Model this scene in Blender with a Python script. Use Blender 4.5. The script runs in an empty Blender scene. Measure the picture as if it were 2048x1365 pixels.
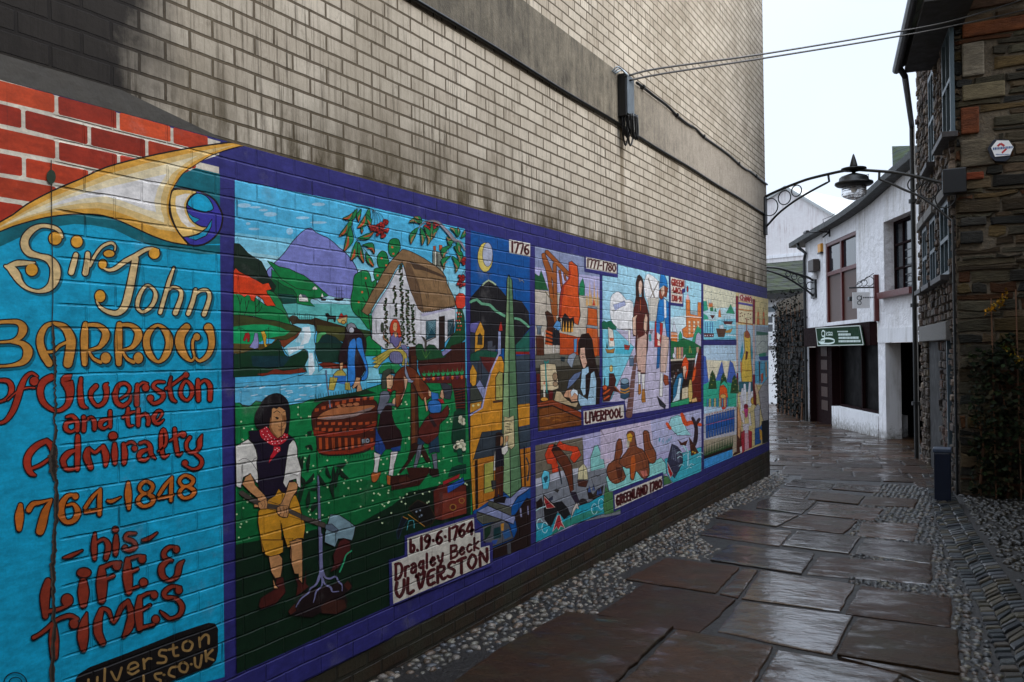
import bpy, bmesh, math, random
from mathutils import Vector, Matrix
import numpy as np
random.seed(7); rng = np.random.default_rng(7)
C = bpy.context.scene.collection
SC = bpy.context.scene

# ---------------------------------------------------------------- camera
F = 1765.0; TH = math.radians(27.94); ROLL = math.radians(0.9)
CAM = Vector((2.63, 0.0, 1.55)); PCX = 1024.0; PCY = 707.0
FW = Vector((-math.sin(TH), math.cos(TH), 0)); R0 = Vector((math.cos(TH), math.sin(TH), 0)); U0 = Vector((0, 0, 1))
RT = R0 * math.cos(ROLL) - U0 * math.sin(ROLL); UP = U0 * math.cos(ROLL) + R0 * math.sin(ROLL)
cd = bpy.data.cameras.new('camera'); cam = bpy.data.objects.new('camera', cd); C.objects.link(cam)
cd.sensor_width = 36; cd.sensor_fit = 'HORIZONTAL'; cd.lens = 36 * F / 2048; cd.shift_y = 24.5 / 2048
cd.clip_start = 0.05; cd.clip_end = 800
M = Matrix((RT, UP, -FW)).transposed().to_4x4(); M.translation = CAM; cam.matrix_world = M
SC.camera = cam

# ---------------------------------------------------------------- sky, sun, exposure
SUN_EL = math.radians(34); SUN_AZ = math.radians(86)      # azimuth from +Y towards +X
w = bpy.data.worlds.new('World'); SC.world = w; w.use_nodes = True
nt = w.node_tree; nt.nodes.clear()
out = nt.nodes.new('ShaderNodeOutputWorld'); bg = nt.nodes.new('ShaderNodeBackground')
sky = nt.nodes.new('ShaderNodeTexSky'); sky.sky_type = 'NISHITA'; sky.sun_disc = False
sky.sun_elevation = SUN_EL; sky.sun_rotation = SUN_AZ; sky.air_density = 1.0; sky.dust_density = 4.0
tc = nt.nodes.new('ShaderNodeTexCoord'); sep = nt.nodes.new('ShaderNodeSeparateXYZ')
nt.links.new(tc.outputs['Generated'], sep.inputs[0])
mr = nt.nodes.new('ShaderNodeMapRange'); mr.interpolation_type = 'SMOOTHSTEP'; mr.inputs['From Min'].default_value = 0.3; mr.inputs['From Max'].default_value = 1.0
mr.inputs['To Min'].default_value = 4.5; mr.inputs['To Max'].default_value = 12.0
nt.links.new(sep.outputs['Z'], mr.inputs['Value'])
nz = nt.nodes.new('ShaderNodeTexNoise'); nz.inputs['Scale'].default_value = 2.2; nz.inputs['Detail'].default_value = 4
nt.links.new(tc.outputs['Generated'], nz.inputs['Vector'])
mr2 = nt.nodes.new('ShaderNodeMapRange'); mr2.inputs['To Min'].default_value = 0.86; mr2.inputs['To Max'].default_value = 1.12
nt.links.new(nz.outputs['Fac'], mr2.inputs['Value'])
mul = nt.nodes.new('ShaderNodeMath'); mul.operation = 'MULTIPLY'
nt.links.new(mr.outputs[0], mul.inputs[0]); nt.links.new(mr2.outputs[0], mul.inputs[1])
vm = nt.nodes.new('ShaderNodeVectorMath'); vm.operation = 'SCALE'; vm.inputs[0].default_value = (0.86, 0.965, 1.13)
nt.links.new(mul.outputs[0], vm.inputs['Scale'])
mx = nt.nodes.new('ShaderNodeMix'); mx.data_type = 'RGBA'; mx.inputs['Factor'].default_value = 0.88
nt.links.new(sky.outputs[0], mx.inputs['A']); nt.links.new(vm.outputs[0], mx.inputs['B'])
nt.links.new(mx.outputs['Result'], bg.inputs['Color']); bg.inputs['Strength'].default_value = 0.10
nt.links.new(bg.outputs[0], out.inputs[0])
sl = bpy.data.lights.new('sun', 'SUN'); sl.energy = 1.55; sl.angle = math.radians(60); sl.color = (1, 0.98, 0.96)
so = bpy.data.objects.new('sun', sl); C.objects.link(so)
sd = Vector((math.sin(SUN_AZ) * math.cos(SUN_EL), math.cos(SUN_AZ) * math.cos(SUN_EL), math.sin(SUN_EL)))
so.rotation_euler = (-sd).to_track_quat('-Z', 'Y').to_euler(); so.location = (3, 10, 30)
vs = SC.view_settings; vs.view_transform = 'Standard'; vs.look = 'None'; vs.gamma = 1; vs.use_curve_mapping = False
vs.exposure = 1.35
SC.cycles.max_bounces = 6; SC.cycles.diffuse_bounces = 4; SC.cycles.glossy_bounces = 4

# ---------------------------------------------------------------- projecting a picture point on a real surface
def ray(px, py): return (FW * F + RT * (px - PCX) - UP * (py - PCY)).normalized()
def on_plane(px, py, p0, n):
    d = ray(px, py); p0 = Vector(p0); n = Vector(n)
    return CAM + d * ((p0 - CAM).dot(n) / d.dot(n))
def W(px, py): return on_plane(px, py, (0, 0, 0), (1, 0, 0))
def gz(x, y): return 0.05 - 0.0207 * y
def G(px, py):
    d = ray(px, py); return CAM + d * (-(CAM.z - 0.05) / (d.z + 0.0207 * d.y))
def srgb(c):
    if isinstance(c, str): c = [int(c[i:i + 2], 16) for i in (0, 2, 4)]
    return [((v / 255) / 12.92 if v / 255 <= 0.04045 else ((v / 255 + 0.055) / 1.055) ** 2.4) for v in c]

def jit(c, a, b):
    k = random.uniform(a, b); return tuple(x * k * random.uniform(.97, 1.03) for x in c)

# ---------------------------------------------------------------- object helpers
def tag(o, label=None, cat=None, group=None, kind=None):
    if label: o['label'] = label
    if cat: o['category'] = cat
    if group: o['group'] = group
    if kind: o['kind'] = kind
    return o
def thing(name, label, cat, loc=(0, 0, 0), group=None, rz=0):
    o = bpy.data.objects.new(name, None); C.objects.link(o); o.location = loc; o.rotation_euler = (0, 0, rz)
    o.empty_display_size = 0.1
    return tag(o, label, cat, group)

class MB:
    """collects faces in WORLD coordinates, then links them as one mesh object"""
    def __init__(s): s.v = []; s.f = []; s.c = []; s.col = (0.5, 0.5, 0.5)
    def face(s, pts, col=None):
        i = len(s.v); s.v += [tuple(p) for p in pts]; s.f.append(tuple(range(i, i + len(pts)))); s.c.append(col or s.col)
    def mesh(s, vs_, fs, col=None):
        i = len(s.v); s.v += [tuple(p) for p in vs_]
        for f in fs: s.f.append(tuple(i + k for k in f)); s.c.append(col or s.col)
    def obox(s, o, a, b, c, col=None, bev=0.0):
        """box at corner o with edge vectors a, b, c (right-handed), optional chamfer"""
        o = Vector(o); a = Vector(a); b = Vector(b); c = Vector(c)
        if bev <= 0:
            P = [o, o + a, o + a + b, o + b, o + c, o + a + c, o + a + b + c, o + b + c]
            s.mesh(P, [(0, 3, 2, 1), (4, 5, 6, 7), (0, 1, 5, 4), (1, 2, 6, 5), (2, 3, 7, 6), (3, 0, 4, 7)], col); return
        la, lb, lc = a.length, b.length, c.length; ua, ub, uc = a / la, b / lb, c / lc
        bv = min(bev, la * .45, lb * .45, lc * .45); bm = bmesh.new()
        mat = Matrix((ua, ub, uc)).transposed().to_4x4(); mat.translation = o + a / 2 + b / 2 + c / 2
        bmesh.ops.create_cube(bm, size=1); bmesh.ops.scale(bm, vec=(la, lb, lc), verts=bm.verts)
        bmesh.ops.bevel(bm, geom=bm.edges[:] , offset=bv, segments=2, affect='EDGES', profile=0.6)
        bm.verts.index_update()
        s.mesh([mat @ v.co for v in bm.verts], [[v.index for v in f.verts] for f in bm.faces], col); bm.free()
    def box(s, x0, x1, y0, y1, z0, z1, col=None, bev=0.0):
        s.obox((x0, y0, z0), (x1 - x0, 0, 0), (0, y1 - y0, 0), (0, 0, z1 - z0), col, bev)
    def prism(s, pts, ext, col=None):
        """planar polygon swept along ext"""
        ext = Vector(ext); P = [Vector(p) for p in pts]; n = len(P)
        s.mesh(P + [p + ext for p in P], [tuple(range(n))[::-1], tuple(range(n, 2 * n))] +
               [(i, (i + 1) % n, (i + 1) % n + n, i + n) for i in range(n)], col)
    def tube(s, path, r, n=8, col=None, closed=False):
        P = [Vector(p) for p in path]; m = len(P); vs_ = []; fs = []
        rr = r if isinstance(r, (list, tuple)) else [r] * m
        prev = None
        for i, p in enumerate(P):
            if closed: t = P[(i + 1) % m] - P[i - 1]
            else: t = (P[min(i + 1, m - 1)] - P[max(i - 1, 0)])
            t.normalize()
            ref = prev if prev else (Vector((0, 0, 1)) if abs(t.z) < 0.9 else Vector((1, 0, 0)))
            u = (ref - t * ref.dot(t)).normalized(); prev = u; q = t.cross(u)
            for k in range(n):
                a = 2 * math.pi * k / n; vs_.append(p + (u * math.cos(a) + q * math.sin(a)) * rr[i])
        for i in range(m if closed else m - 1):
            for k in range(n):
                a = i * n + k; b = i * n + (k + 1) % n; c_ = ((i + 1) % m) * n
                fs.append((a, b, c_ + (k + 1) % n, c_ + k))
        if not closed: fs += [tuple(range(n))[::-1], tuple(range((m - 1) * n, m * n))]
        s.mesh(vs_, fs, col)
    def lathe(s, c, prof, n=20, col=None):
        """profile [(r, z)...] turned about the vertical through c"""
        c = Vector(c); vs_ = []; fs = []; m = len(prof)
        for r, z in prof:
            for k in range(n):
                a = 2 * math.pi * k / n; vs_.append(c + Vector((r * math.cos(a), r * math.sin(a), z)))
        for i in range(m - 1):
            for k in range(n):
                fs.append((i * n + k, i * n + (k + 1) % n, (i + 1) * n + (k + 1) % n, (i + 1) * n + k))
        fs += [tuple(range(n))[::-1], tuple(range((m - 1) * n, m * n))]
        s.mesh(vs_, fs, col)
    def build(s, name, mat, parent=None, smooth=False, colour=False, label=None):
        me = bpy.data.meshes.new(name); A = np.array(s.v, float)
        if parent is not None: off = parent_world(parent)
        else: off = Vector(((A[:, 0].min() + A[:, 0].max()) / 2, (A[:, 1].min() + A[:, 1].max()) / 2, A[:, 2].min()))
        V = A - np.array(off)
        me.from_pydata([tuple(p) for p in V], [], s.f); me.validate()
        if colour:
            ca = me.color_attributes.new('Col', 'FLOAT_COLOR', 'CORNER'); arr = np.ones((len(me.loops), 4), np.float32)
            if len(me.polygons) == len(s.c):
                lt = np.zeros(len(me.polygons), np.int32); me.polygons.foreach_get('loop_total', lt)
                arr[:, :3] = np.repeat(np.array([c[:3] for c in s.c], np.float32), lt, axis=0)
                arr[:, 3] = np.repeat(np.array([c[3] if len(c) > 3 else 1 for c in s.c], np.float32), lt)
            ca.data.foreach_set('color', arr.ravel())
        if mat: me.materials.append(mat)
        if smooth:
            me.polygons.foreach_set('use_smooth', [True] * len(me.polygons))
        o = bpy.data.objects.new(name, me); C.objects.link(o)
        if parent is not None: o.parent = parent
        else: o.location = off
        if label: o['label'] = label
        return o
def parent_world(o):
    v = Vector((0, 0, 0))
    while o is not None: v += o.location; o = o.parent
    return v

# ---------------------------------------------------------------- material helpers
class NT:
    def __init__(s, name):
        s.m = bpy.data.materials.new(name); s.m.use_nodes = True; s.t = s.m.node_tree; s.t.nodes.clear()
        s.o = s.t.nodes.new('ShaderNodeOutputMaterial'); s.b = s.t.nodes.new('ShaderNodeBsdfPrincipled')
        s.t.links.new(s.b.outputs[0], s.o.inputs[0])
    def n(s, typ, **k):
        x = s.t.nodes.new('ShaderNode' + typ)
        for a, v in k.items():
            if a.startswith('i_'):
                key = a[2:]; key = int(key) if key.isdigit() else key.replace('_', ' ')
                if hasattr(v, 'is_output') or isinstance(v, bpy.types.NodeSocket): s.t.links.new(v, x.inputs[key])
                else: x.inputs[key].default_value = v
            else: setattr(x, a, v)
        return x
    def l(s, a, b): s.t.links.new(a, b)
    def pos(s): return s.n('NewGeometry').outputs['Position']
    def noise(s, vec, scale, detail=5, rough=0.6, dist=0.0):
        return s.n('TexNoise', i_Vector=vec, i_Scale=scale, i_Detail=detail, i_Roughness=rough, i_Distortion=dist).outputs['Fac']
    def rng(s, v, a, b, c, d): return s.n('MapRange', i_Value=v, i_From_Min=a, i_From_Max=b, i_To_Min=c, i_To_Max=d).outputs[0]
    def mix(s, f, a, b, mode='MIX'):
        x = s.n('Mix', data_type='RGBA', blend_type=mode)
        for k, v in (('Factor', f), ('A', a), ('B', b)):
            if isinstance(v, bpy.types.NodeSocket): s.l(v, x.inputs[k])
            elif k == 'Factor': x.inputs[0].default_value = v
            else: x.inputs[k].default_value = (*v[:3], 1)
        return x.outputs['Result']
    def math(s, op, a, b=None):
        x = s.n('Math', operation=op)
        for i, v in enumerate((a, b)):
            if v is None: continue
            if isinstance(v, bpy.types.NodeSocket): s.l(v, x.inputs[i])
            else: x.inputs[i].default_value = v
        return x.outputs[0]
    def mapping(s, vec, scale=(1, 1, 1), loc=(0, 0, 0), rot=(0, 0, 0)):
        return s.n('Mapping', i_Vector=vec, i_Scale=scale, i_Location=loc, i_Rotation=rot).outputs[0]
    def bump(s, h, dist, strength=1.0, normal=None):
        x = s.n('Bump', i_Height=h, i_Distance=dist, i_Strength=strength)
        if normal: s.l(normal, x.inputs['Normal'])
        return x.outputs[0]
    def set(s, **k):
        for a, v in k.items():
            key = a.replace('_', ' ')
            if isinstance(v, bpy.types.NodeSocket): s.l(v, s.b.inputs[key])
            else: s.b.inputs[key].default_value = (*v, 1) if isinstance(v, (tuple, list)) and len(v) == 3 else v
        return s.m

def plain(name, col, rough=0.6, var=0.25, scale=30, bump=0.0, metal=0.0, spec=0.5):
    t = NT(name); p = t.pos(); n = t.noise(p, scale); c = srgb(col)
    t.set(Base_Color=t.mix(t.rng(n, .3, .7, 0, 1), [v * (1 - var) for v in c], [min(1, v * (1 + var)) for v in c]), Metallic=metal,
          Roughness=t.rng(n, .3, .7, rough * .8, min(1, rough * 1.2)))
    t.b.inputs['Specular IOR Level'].default_value = spec
    if bump: t.l(t.bump(t.noise(p, scale * 2), bump), t.b.inputs['Normal'])
    return t.m
def attr_mat(name, rough=0.8, nscale=14, var=0.35, bump=0.012, bscale=25, spec=0.4, stretch=(1, 1, 1)):
    """stone whose own colour comes per block from the mesh, broken up by noise"""
    t = NT(name); p = t.mapping(t.pos(), scale=stretch); a = t.n('VertexColor', layer_name='Col').outputs[0]
    n = t.noise(p, nscale, 8, .65); n2 = t.noise(p, nscale * .23, 3)
    k = t.rng(n, .25, .75, 1 - var, 1 + var); k2 = t.rng(n2, .3, .7, .75, 1.2)
    v = t.n('VectorMath', operation='SCALE', i_0=a, i_Scale=t.math('MULTIPLY', k, k2)).outputs[0]
    t.set(Base_Color=v, Roughness=t.rng(n2, .3, .7, rough * .75, min(1, rough * 1.15)))
    t.b.inputs['Specular IOR Level'].default_value = spec
    t.l(t.bump(t.noise(p, bscale, 8, .7), bump), t.b.inputs['Normal'])
    return t.m
def glass_mat(name, tint=(0.02, 0.025, 0.03), rough=0.05):
    t = NT(name); p = t.pos(); n = t.noise(p, 1.5)
    t.set(Base_Color=tint, Roughness=rough); t.b.inputs['Specular IOR Level'].default_value = 0.9
    t.l(t.bump(n, 0.01, 0.3), t.b.inputs['Normal']); return t.m
# ================================================================ materials of the place
def brick_nodes(t, warp=0.004):
    p = t.pos(); n = t.n('TexNoise', i_Vector=p, i_Scale=6.0, i_Detail=3.0).outputs['Color']
    q = t.n('VectorMath', operation='MULTIPLY_ADD', i_0=n, i_1=(warp * 2,) * 3, i_2=p).outputs[0]
    sx = t.n('SeparateXYZ', i_0=q)
    v = t.n('CombineXYZ', i_0=sx.outputs[1], i_1=t.math('ADD', sx.outputs[2], 40 * 0.076 - 2.415 - warp)).outputs[0]
    return p, v
def brick_tex(t, v, c1, c2, mortar, ms=0.010, smooth=0.25):
    x = t.n('TexBrick', i_Vector=v, i_Scale=1.0, i_Mortar_Size=ms, i_Mortar_Smooth=smooth, i_Bias=0.0, i_Brick_Width=0.228, i_Row_Height=0.076)
    for k, c in (('Color1', c1), ('Color2', c2), ('Mortar', mortar)): x.inputs[k].default_value = (*c, 1)
    return x
def m_buff_brick():
    t = NT('buff_brick'); p, v = brick_nodes(t)
    b = brick_tex(t, v, srgb('d8cdbb'), srgb('beb2a0'), srgb('544838'), 0.0070, 0.3)
    # weather streaks: thin vertical dribbles, strongest on some bricks
    st = t.noise(t.mapping(p, scale=(1, 46, 1.7)), 1.0, 8, .75); bl = t.noise(p, 1.6, 5); fine = t.noise(p, 60, 6, .7)
    f = t.math('MULTIPLY', t.rng(st, .50, .63, 0, 1), t.rng(bl, .36, .6, 0, 1))
    col = t.mix(f, b.outputs['Color'], srgb('3b3223'))
    col = t.mix(t.rng(fine, .3, .75, 0, .35), col, srgb('978b7b'))
    big = t.noise(t.mapping(p, scale=(1, 1, .6)), .9, 6, .65)
    col = t.mix(t.rng(big, .44, .68, 0, .45), col, srgb('6b5f4a'))
    chip = t.math('MULTIPLY', t.rng(t.noise(p, 17, 4, .6), .6, .68, 0, 1), t.rng(b.outputs['Fac'], 0, .5, .25, .8))
    col = t.mix(chip, col, srgb('4d4232'))
    # green-brown dribble band above the mural and rust drip under the cable box
    sx = t.n('SeparateXYZ', i_0=p)
    g = t.math('MULTIPLY', t.rng(sx.outputs[2], 2.42, 2.78, 1, 0), t.rng(t.noise(t.mapping(p, scale=(1, 1.6, .5)), 2.6, 7, .7), .42, .58, 0, .95))
    col = t.mix(g, col, srgb('4a3f2a'))
    d = t.math('MULTIPLY', t.rng(t.math('ABSOLUTE', t.math('SUBTRACT', sx.outputs[1], 6.98)), .02, .07, 1, 0),
               t.math('MULTIPLY', t.rng(sx.outputs[2], 2.42, 3.3, .25, .8), t.rng(sx.outputs[2], 3.5, 3.45, 0, 1)))
    col = t.mix(d, col, srgb('55421f'))
    # soot patch with its own edge at the near upper end of the wall
    sy = t.math('ADD', sx.outputs[1], t.math('MULTIPLY', t.noise(p, 2.5, 6, .65), .5))
    lim = t.math('ADD', sy, t.math('MULTIPLY', sx.outputs[2], -.12))
    s_ = t.math('MULTIPLY', t.rng(lim, 2.28, 2.02, 0, .97), t.rng(sx.outputs[2], 2.38, 2.5, 0, 1))
    col = t.mix(s_, col, srgb('1f1b19'))
    h = t.math('ADD', t.math('MULTIPLY', b.outputs['Fac'], -1.0), t.math('MULTIPLY', t.noise(p, 45, 8, .7), .35))
    t.l(t.bump(h, 0.007), t.b.inputs['Normal'])
    t.b.inputs['Specular IOR Level'].default_value = .25
    return t.set(Base_Color=col, Roughness=.85)
def m_plinth():
    t = NT('dark_plinth_brick'); p, v = brick_nodes(t)
    b = brick_tex(t, v, srgb('3a2818'), srgb('2c1e12'), srgb('201810'))
    n = t.noise(p, 3.2, 6); n2 = t.noise(p, 30, 6, .7)
    col = t.mix(t.rng(n, .42, .6, 0, .75), b.outputs['Color'], srgb('2a2a18'))
    col = t.mix(t.rng(n2, .5, .75, 0, .5), col, srgb('1a140e'))
    h = t.math('ADD', t.math('MULTIPLY', b.outputs['Fac'], -1.0), t.math('MULTIPLY', n2, .5))
    t.l(t.bump(h, .008), t.b.inputs['Normal'])
    return t.set(Base_Color=col, Roughness=t.rng(n, .3, .7, .35, .8))
def m_concrete():
    t = NT('stained_concrete'); p = t.pos()
    st = t.math('ADD', t.math('MULTIPLY', t.noise(t.mapping(p, scale=(1, 16, 2.2)), 1.0, 8, .75), .55), t.math('MULTIPLY', t.noise(p, 5.5, 7, .7), .45)); bl = t.noise(t.mapping(p, scale=(1, 1.2, 2.6)), 1.3, 6, .65); fine = t.noise(p, 50, 7, .7)
    sx = t.n('SeparateXYZ', i_0=p)
    wet = t.math('MULTIPLY', t.rng(sx.outputs[1], 3.0, 9.5, 1.0, .25), t.rng(bl, .3, .6, .55, 1))
    col = t.mix(t.rng(st, .36, .62, 0, 1), srgb('3b3427'), srgb('a89c86'))
    col = t.mix(t.math('MULTIPLY', wet, .75), col, srgb('3a352c'))
    col = t.mix(t.math('MULTIPLY', t.rng(sx.outputs[1], 6.5, 9.5, 0, .9), t.rng(st, .3, .6, .5, 1)), col, srgb('b5aa9c'))
    col = t.mix(t.rng(fine, .45, .7, 0, .45), col, srgb('524b3e'))
    t.l(t.bump(t.math('ADD', fine, st), .006), t.b.inputs['Normal'])
    return t.set(Base_Color=col, Roughness=.85)
def m_paint():
    """the mural's paint: colour from the drawing, relief from the bricks under it"""
    t = NT('mural_paint'); p, v = brick_nodes(t, .005); a = t.n('VertexColor', layer_name='Col').outputs[0]
    b = brick_tex(t, v, (1, 1, 1), (1, 1, 1), (0, 0, 0), .0055, .7)
    n = t.noise(p, 9, 6, .65); n2 = t.noise(t.mapping(p, scale=(1, 5, 16)), 2.5, 5); n3 = t.noise(p, 120, 5, .7)
    k = t.math('MULTIPLY', t.rng(n, .25, .75, .74, 1.22), t.rng(n2, .3, .7, .82, 1.16)); k = t.math('MULTIPLY', k, t.rng(t.noise(t.mapping(p, scale=(1, 22, 60)), 1.0, 4, .7), .3, .7, .84, 1.14)); k = t.math('MULTIPLY', k, t.rng(n3, .3, .7, .88, 1.1))
    sx = t.n('SeparateXYZ', i_0=p)
    plain_end = t.rng(sx.outputs[1], 1.82, 1.86, 0, 1)          # the near end of the wall is rendered smooth
    fac = t.math('MULTIPLY', b.outputs['Fac'], plain_end)
    crack = t.math('MULTIPLY', fac, t.rng(t.noise(p, 5, 4), .52, .60, 0, .55))
    k = t.math('MULTIPLY', k, t.math('SUBTRACT', 1.0, crack))
    a = t.n('HueSaturation', i_Saturation=1.0, i_Value=1.06, i_Color=a).outputs[0]
    col = t.n('VectorMath', operation='SCALE', i_0=a, i_Scale=k).outputs[0]
    scuff = t.math('MULTIPLY', t.rng(t.noise(p, 3.1, 7, .7), .58, .72, 0, 1), t.rng(n3, .4, .7, .1, .5))
    col = t.mix(scuff, col, srgb('8d8a86'))
    drip = t.math('MULTIPLY', t.rng(t.noise(t.mapping(p, scale=(1, 30, 1.2)), 1, 5, .6), .62, .75, 0, .5), t.rng(t.noise(p, 1.2, 3), .45, .6, 0, 1))
    col = t.mix(drip, col, srgb('2a2420'))
    h = t.math('ADD', t.math('MULTIPLY', fac, -1.0), t.math('ADD', t.math('MULTIPLY', t.noise(p, 38, 7, .7), .22), t.math('MULTIPLY', t.noise(p, 7, 3), .5)))
    t.l(t.bump(h, .0042), t.b.inputs['Normal'])
    t.b.inputs['Specular IOR Level'].default_value = .3
    return t.set(Base_Color=col, Roughness=.55)
def m_render(name, col, dirt, scale=7, dist=.03, low=True):
    t = NT(name); p = t.pos(); n = t.noise(p, scale, 8, .62, .4); n2 = t.noise(p, .9, 5); st = t.noise(t.mapping(p, scale=(9, 9, .8)), 1, 6, .7)
    c = t.mix(t.math('MULTIPLY', t.rng(st, .46, .7, 0, .8), t.rng(n2, .38, .62, 0, 1)), srgb(col), srgb(dirt))
    if low:
        sx = t.n('SeparateXYZ', i_0=p)
        f = t.math('MULTIPLY', t.rng(t.math('ADD', sx.outputs[2], t.math('MULTIPLY', n, .9)), .35, .0, 0, 1), .8)
        c = t.mix(f, c, srgb('4a4230'))
    t.l(t.bump(n, dist), t.b.inputs['Normal']); t.b.inputs['Specular IOR Level'].default_value = .25
    return t.set(Base_Color=c, Roughness=.85)
def m_flag():
    """wet flagstone: per-slab colour, riven surface, water film that mirrors the sky"""
    t = NT('wet_flagstone'); p = t.pos(); vc = t.n('VertexColor', layer_name='Col'); a = vc.outputs[0]
    pr = t.mapping(p, rot=(0, 0, math.radians(-8)), scale=(1, 1.7, 1))
    n = t.noise(pr, 5, 7, .62); n2 = t.noise(p, 1.6, 4); n3 = t.noise(pr, 26, 7, .7)
    k = t.math('MULTIPLY', t.rng(n, .25, .75, .6, 1.45), t.rng(n3, .3, .7, .75, 1.25))
    col = t.n('VectorMath', operation='SCALE', i_0=a, i_Scale=t.math('MULTIPLY', k, .62)).outputs[0]
    col = t.mix(t.rng(t.noise(p, 2.7, 6, .6), .48, .66, 0, .6), col, srgb('2c2a18')); col = t.mix(t.rng(t.noise(p, 75, 4, .8), .56, .7, 0, .5), col, srgb('5f5445'))
    wet = t.rng(n2, .38, .62, 0, 1)
    h = t.math('ADD', t.math('MULTIPLY', n, 1.0), t.math('MULTIPLY', n3, .28))
    h = t.math('ADD', h, t.math('MULTIPLY', t.noise(p, 60, 6, .75), .22))
    t.l(t.bump(h, .02), t.b.inputs['Normal'])
    t.b.inputs['Specular IOR Level'].default_value = .16
    t.l(t.bump(t.math('ADD', t.math('MULTIPLY', t.noise(pr, 3.2, 4, .55), 1.0), t.math('ADD', t.math('MULTIPLY', n3, .06), t.math('MULTIPLY', t.noise(p, 48, 5, .7), .04))), .011), t.b.inputs['Coat Normal'])
    film = t.rng(t.math('SUBTRACT', t.math('ADD', t.math('MULTIPLY', n, .6), t.math('MULTIPLY', n2, .4)), t.math('MULTIPLY', t.math('SUBTRACT', vc.outputs[1], .5), .34)), .40, .53, 1.0, .03)
    t.l(film, t.b.inputs['Coat Weight']); t.b.inputs['Coat Roughness'].default_value = .06; t.b.inputs['Coat IOR'].default_value = 2.0
    return t.set(Base_Color=col, Roughness=t.mix(wet, (.5,) * 3, (.3,) * 3))
def m_slate(name, c1, c2, moss=0.0, row=.22, axis='Z'):
    t = NT(name); p = t.pos(); sx = t.n('SeparateXYZ', i_0=p)
    hz = t.math('ADD', sx.outputs[0], sx.outputs[1])
    b = t.n('TexBrick', i_Vector=t.n('CombineXYZ', i_0=hz, i_1=sx.outputs[2]).outputs[0], i_Scale=1.0, i_Mortar_Size=row * .10, i_Brick_Width=row * 1.6, i_Row_Height=row)
    for k, c in (('Color1', srgb(c1)), ('Color2', srgb(c2)), ('Mortar', srgb('22241f'))): b.inputs[k].default_value = (*c, 1)
    n = t.noise(p, 2.5, 6)
    col = t.mix(t.rng(n, .45, .6, 0, moss), b.outputs['Color'], srgb('3a4420'))
    t.l(t.bump(t.math('MULTIPLY', b.outputs['Fac'], -1.0), .02), t.b.inputs['Normal'])
    t.b.inputs['Specular IOR Level'].default_value = .15
    return t.set(Base_Color=col, Roughness=.9)

MAT = {}
MAT['brick'] = m_buff_brick(); MAT['plinth'] = m_plinth(); MAT['concrete'] = m_concrete(); MAT['paint'] = m_paint()
MAT['white_render'] = m_render('white_roughcast', 'ecebed', 'a49e92', 5, .06)
MAT['white_smooth'] = m_render('white_smooth_render', 'e4e4e6', '9a958c', 14, .006)
MAT['gable_render'] = m_render('pale_gable_render', 'd9d5d4', 'a58f8c', 5, .02, False)
MAT['flag'] = m_flag()
MAT['pebble'] = attr_mat('river_pebble', .38, 30, .25, .004, 40, .5)
MAT['sett'] = attr_mat('grey_sett', .35, 20, .3, .006, 40, .5)
MAT['stone'] = attr_mat('slate_rubble', .8, 9, .45, .03, 16, .18, (1, 1, 3.2))
MAT['joint'] = plain('earth_joint', '16120e', .5, .4, 25, .01)
MAT['lime'] = plain('lime_mortar', '5f5444', .9, .35, 18, .02)
MAT['black_metal'] = plain('black_painted_iron', '17191a', .38, .3, 40, .002)
MAT['black_plastic'] = plain('black_plastic', '0e0f10', .35, .2, 20)
MAT['grey_metal'] = plain('grey_steel', '8f9aa3', .35, .15, 20, 0, .6)
MAT['maroon'] = plain('maroon_paint', '561915', .42, .2, 25, .001)
MAT['dark_maroon'] = plain('dark_maroon_paint', '1a0809', .8, .2, 20, spec=.08)
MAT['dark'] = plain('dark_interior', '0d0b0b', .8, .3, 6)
MAT['white_paint'] = plain('white_paint', 'e6e6e6', .45, .05, 20)
MAT['blue_paint'] = plain('pale_blue_paint', '43535c', .45, .12, 30)
MAT['sill'] = plain('dark_slate_sill', '2c2726', .55, .3, 15, .004)
MAT['lintel'] = plain('grey_stone_lintel', '6b6965', .8, .25, 15, .01)
MAT['green_sign'] = plain('green_sign_board', '17351f', .8, .12, 12, spec=.1)
MAT['sign_edge'] = plain('silver_edge', 'b9c2b9', .4, .1, 30)
MAT['sign_text'] = plain('pale_lettering', 'cfe0d8', .5, .05, 30)
MAT['ink'] = plain('dark_lettering', '2d333b', .5, .1, 30)
MAT['red'] = plain('red_mark', 'b8242a', .5, .1, 30)
MAT['yellow'] = plain('yellow_plastic', 'd9962b', .45, .1, 20)
MAT['blue_plastic'] = plain('navy_plastic', '131a2a', .35, .2, 20)
MAT['lamp_glass'] = None
MAT['slate'] = m_slate('grey_slate_roof', '3c403b', '2f332e', .4)
MAT['slate_green'] = m_slate('mossy_slate_roof', '3f4a42', '323b36', .7, .26)
MAT['pane'] = glass_mat('window_glass')
MAT['shop_glass'] = plain('unlit_shop_glass', '080606', .6, .2, 3, spec=.06)
MAT['leaf'] = attr_mat('leaf', .7, 12, .3, .002, 30, .12)
MAT['wood'] = plain('weathered_cane', '6b4a33', .8, .3, 30, .002)
t = NT('lantern_glass'); t.set(Base_Color=(1, 1, 1), Roughness=.22, IOR=1.12); t.b.inputs['Transmission Weight'].default_value = .93
t.l(t.bump(t.n('TexWave', i_Vector=t.mapping(t.pos(), rot=(0, math.pi / 2, 0)), i_Scale=12.0, i_Distortion=2.0).outputs['Fac'], .004), t.b.inputs['Normal']); MAT['lamp_glass'] = t.m
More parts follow.
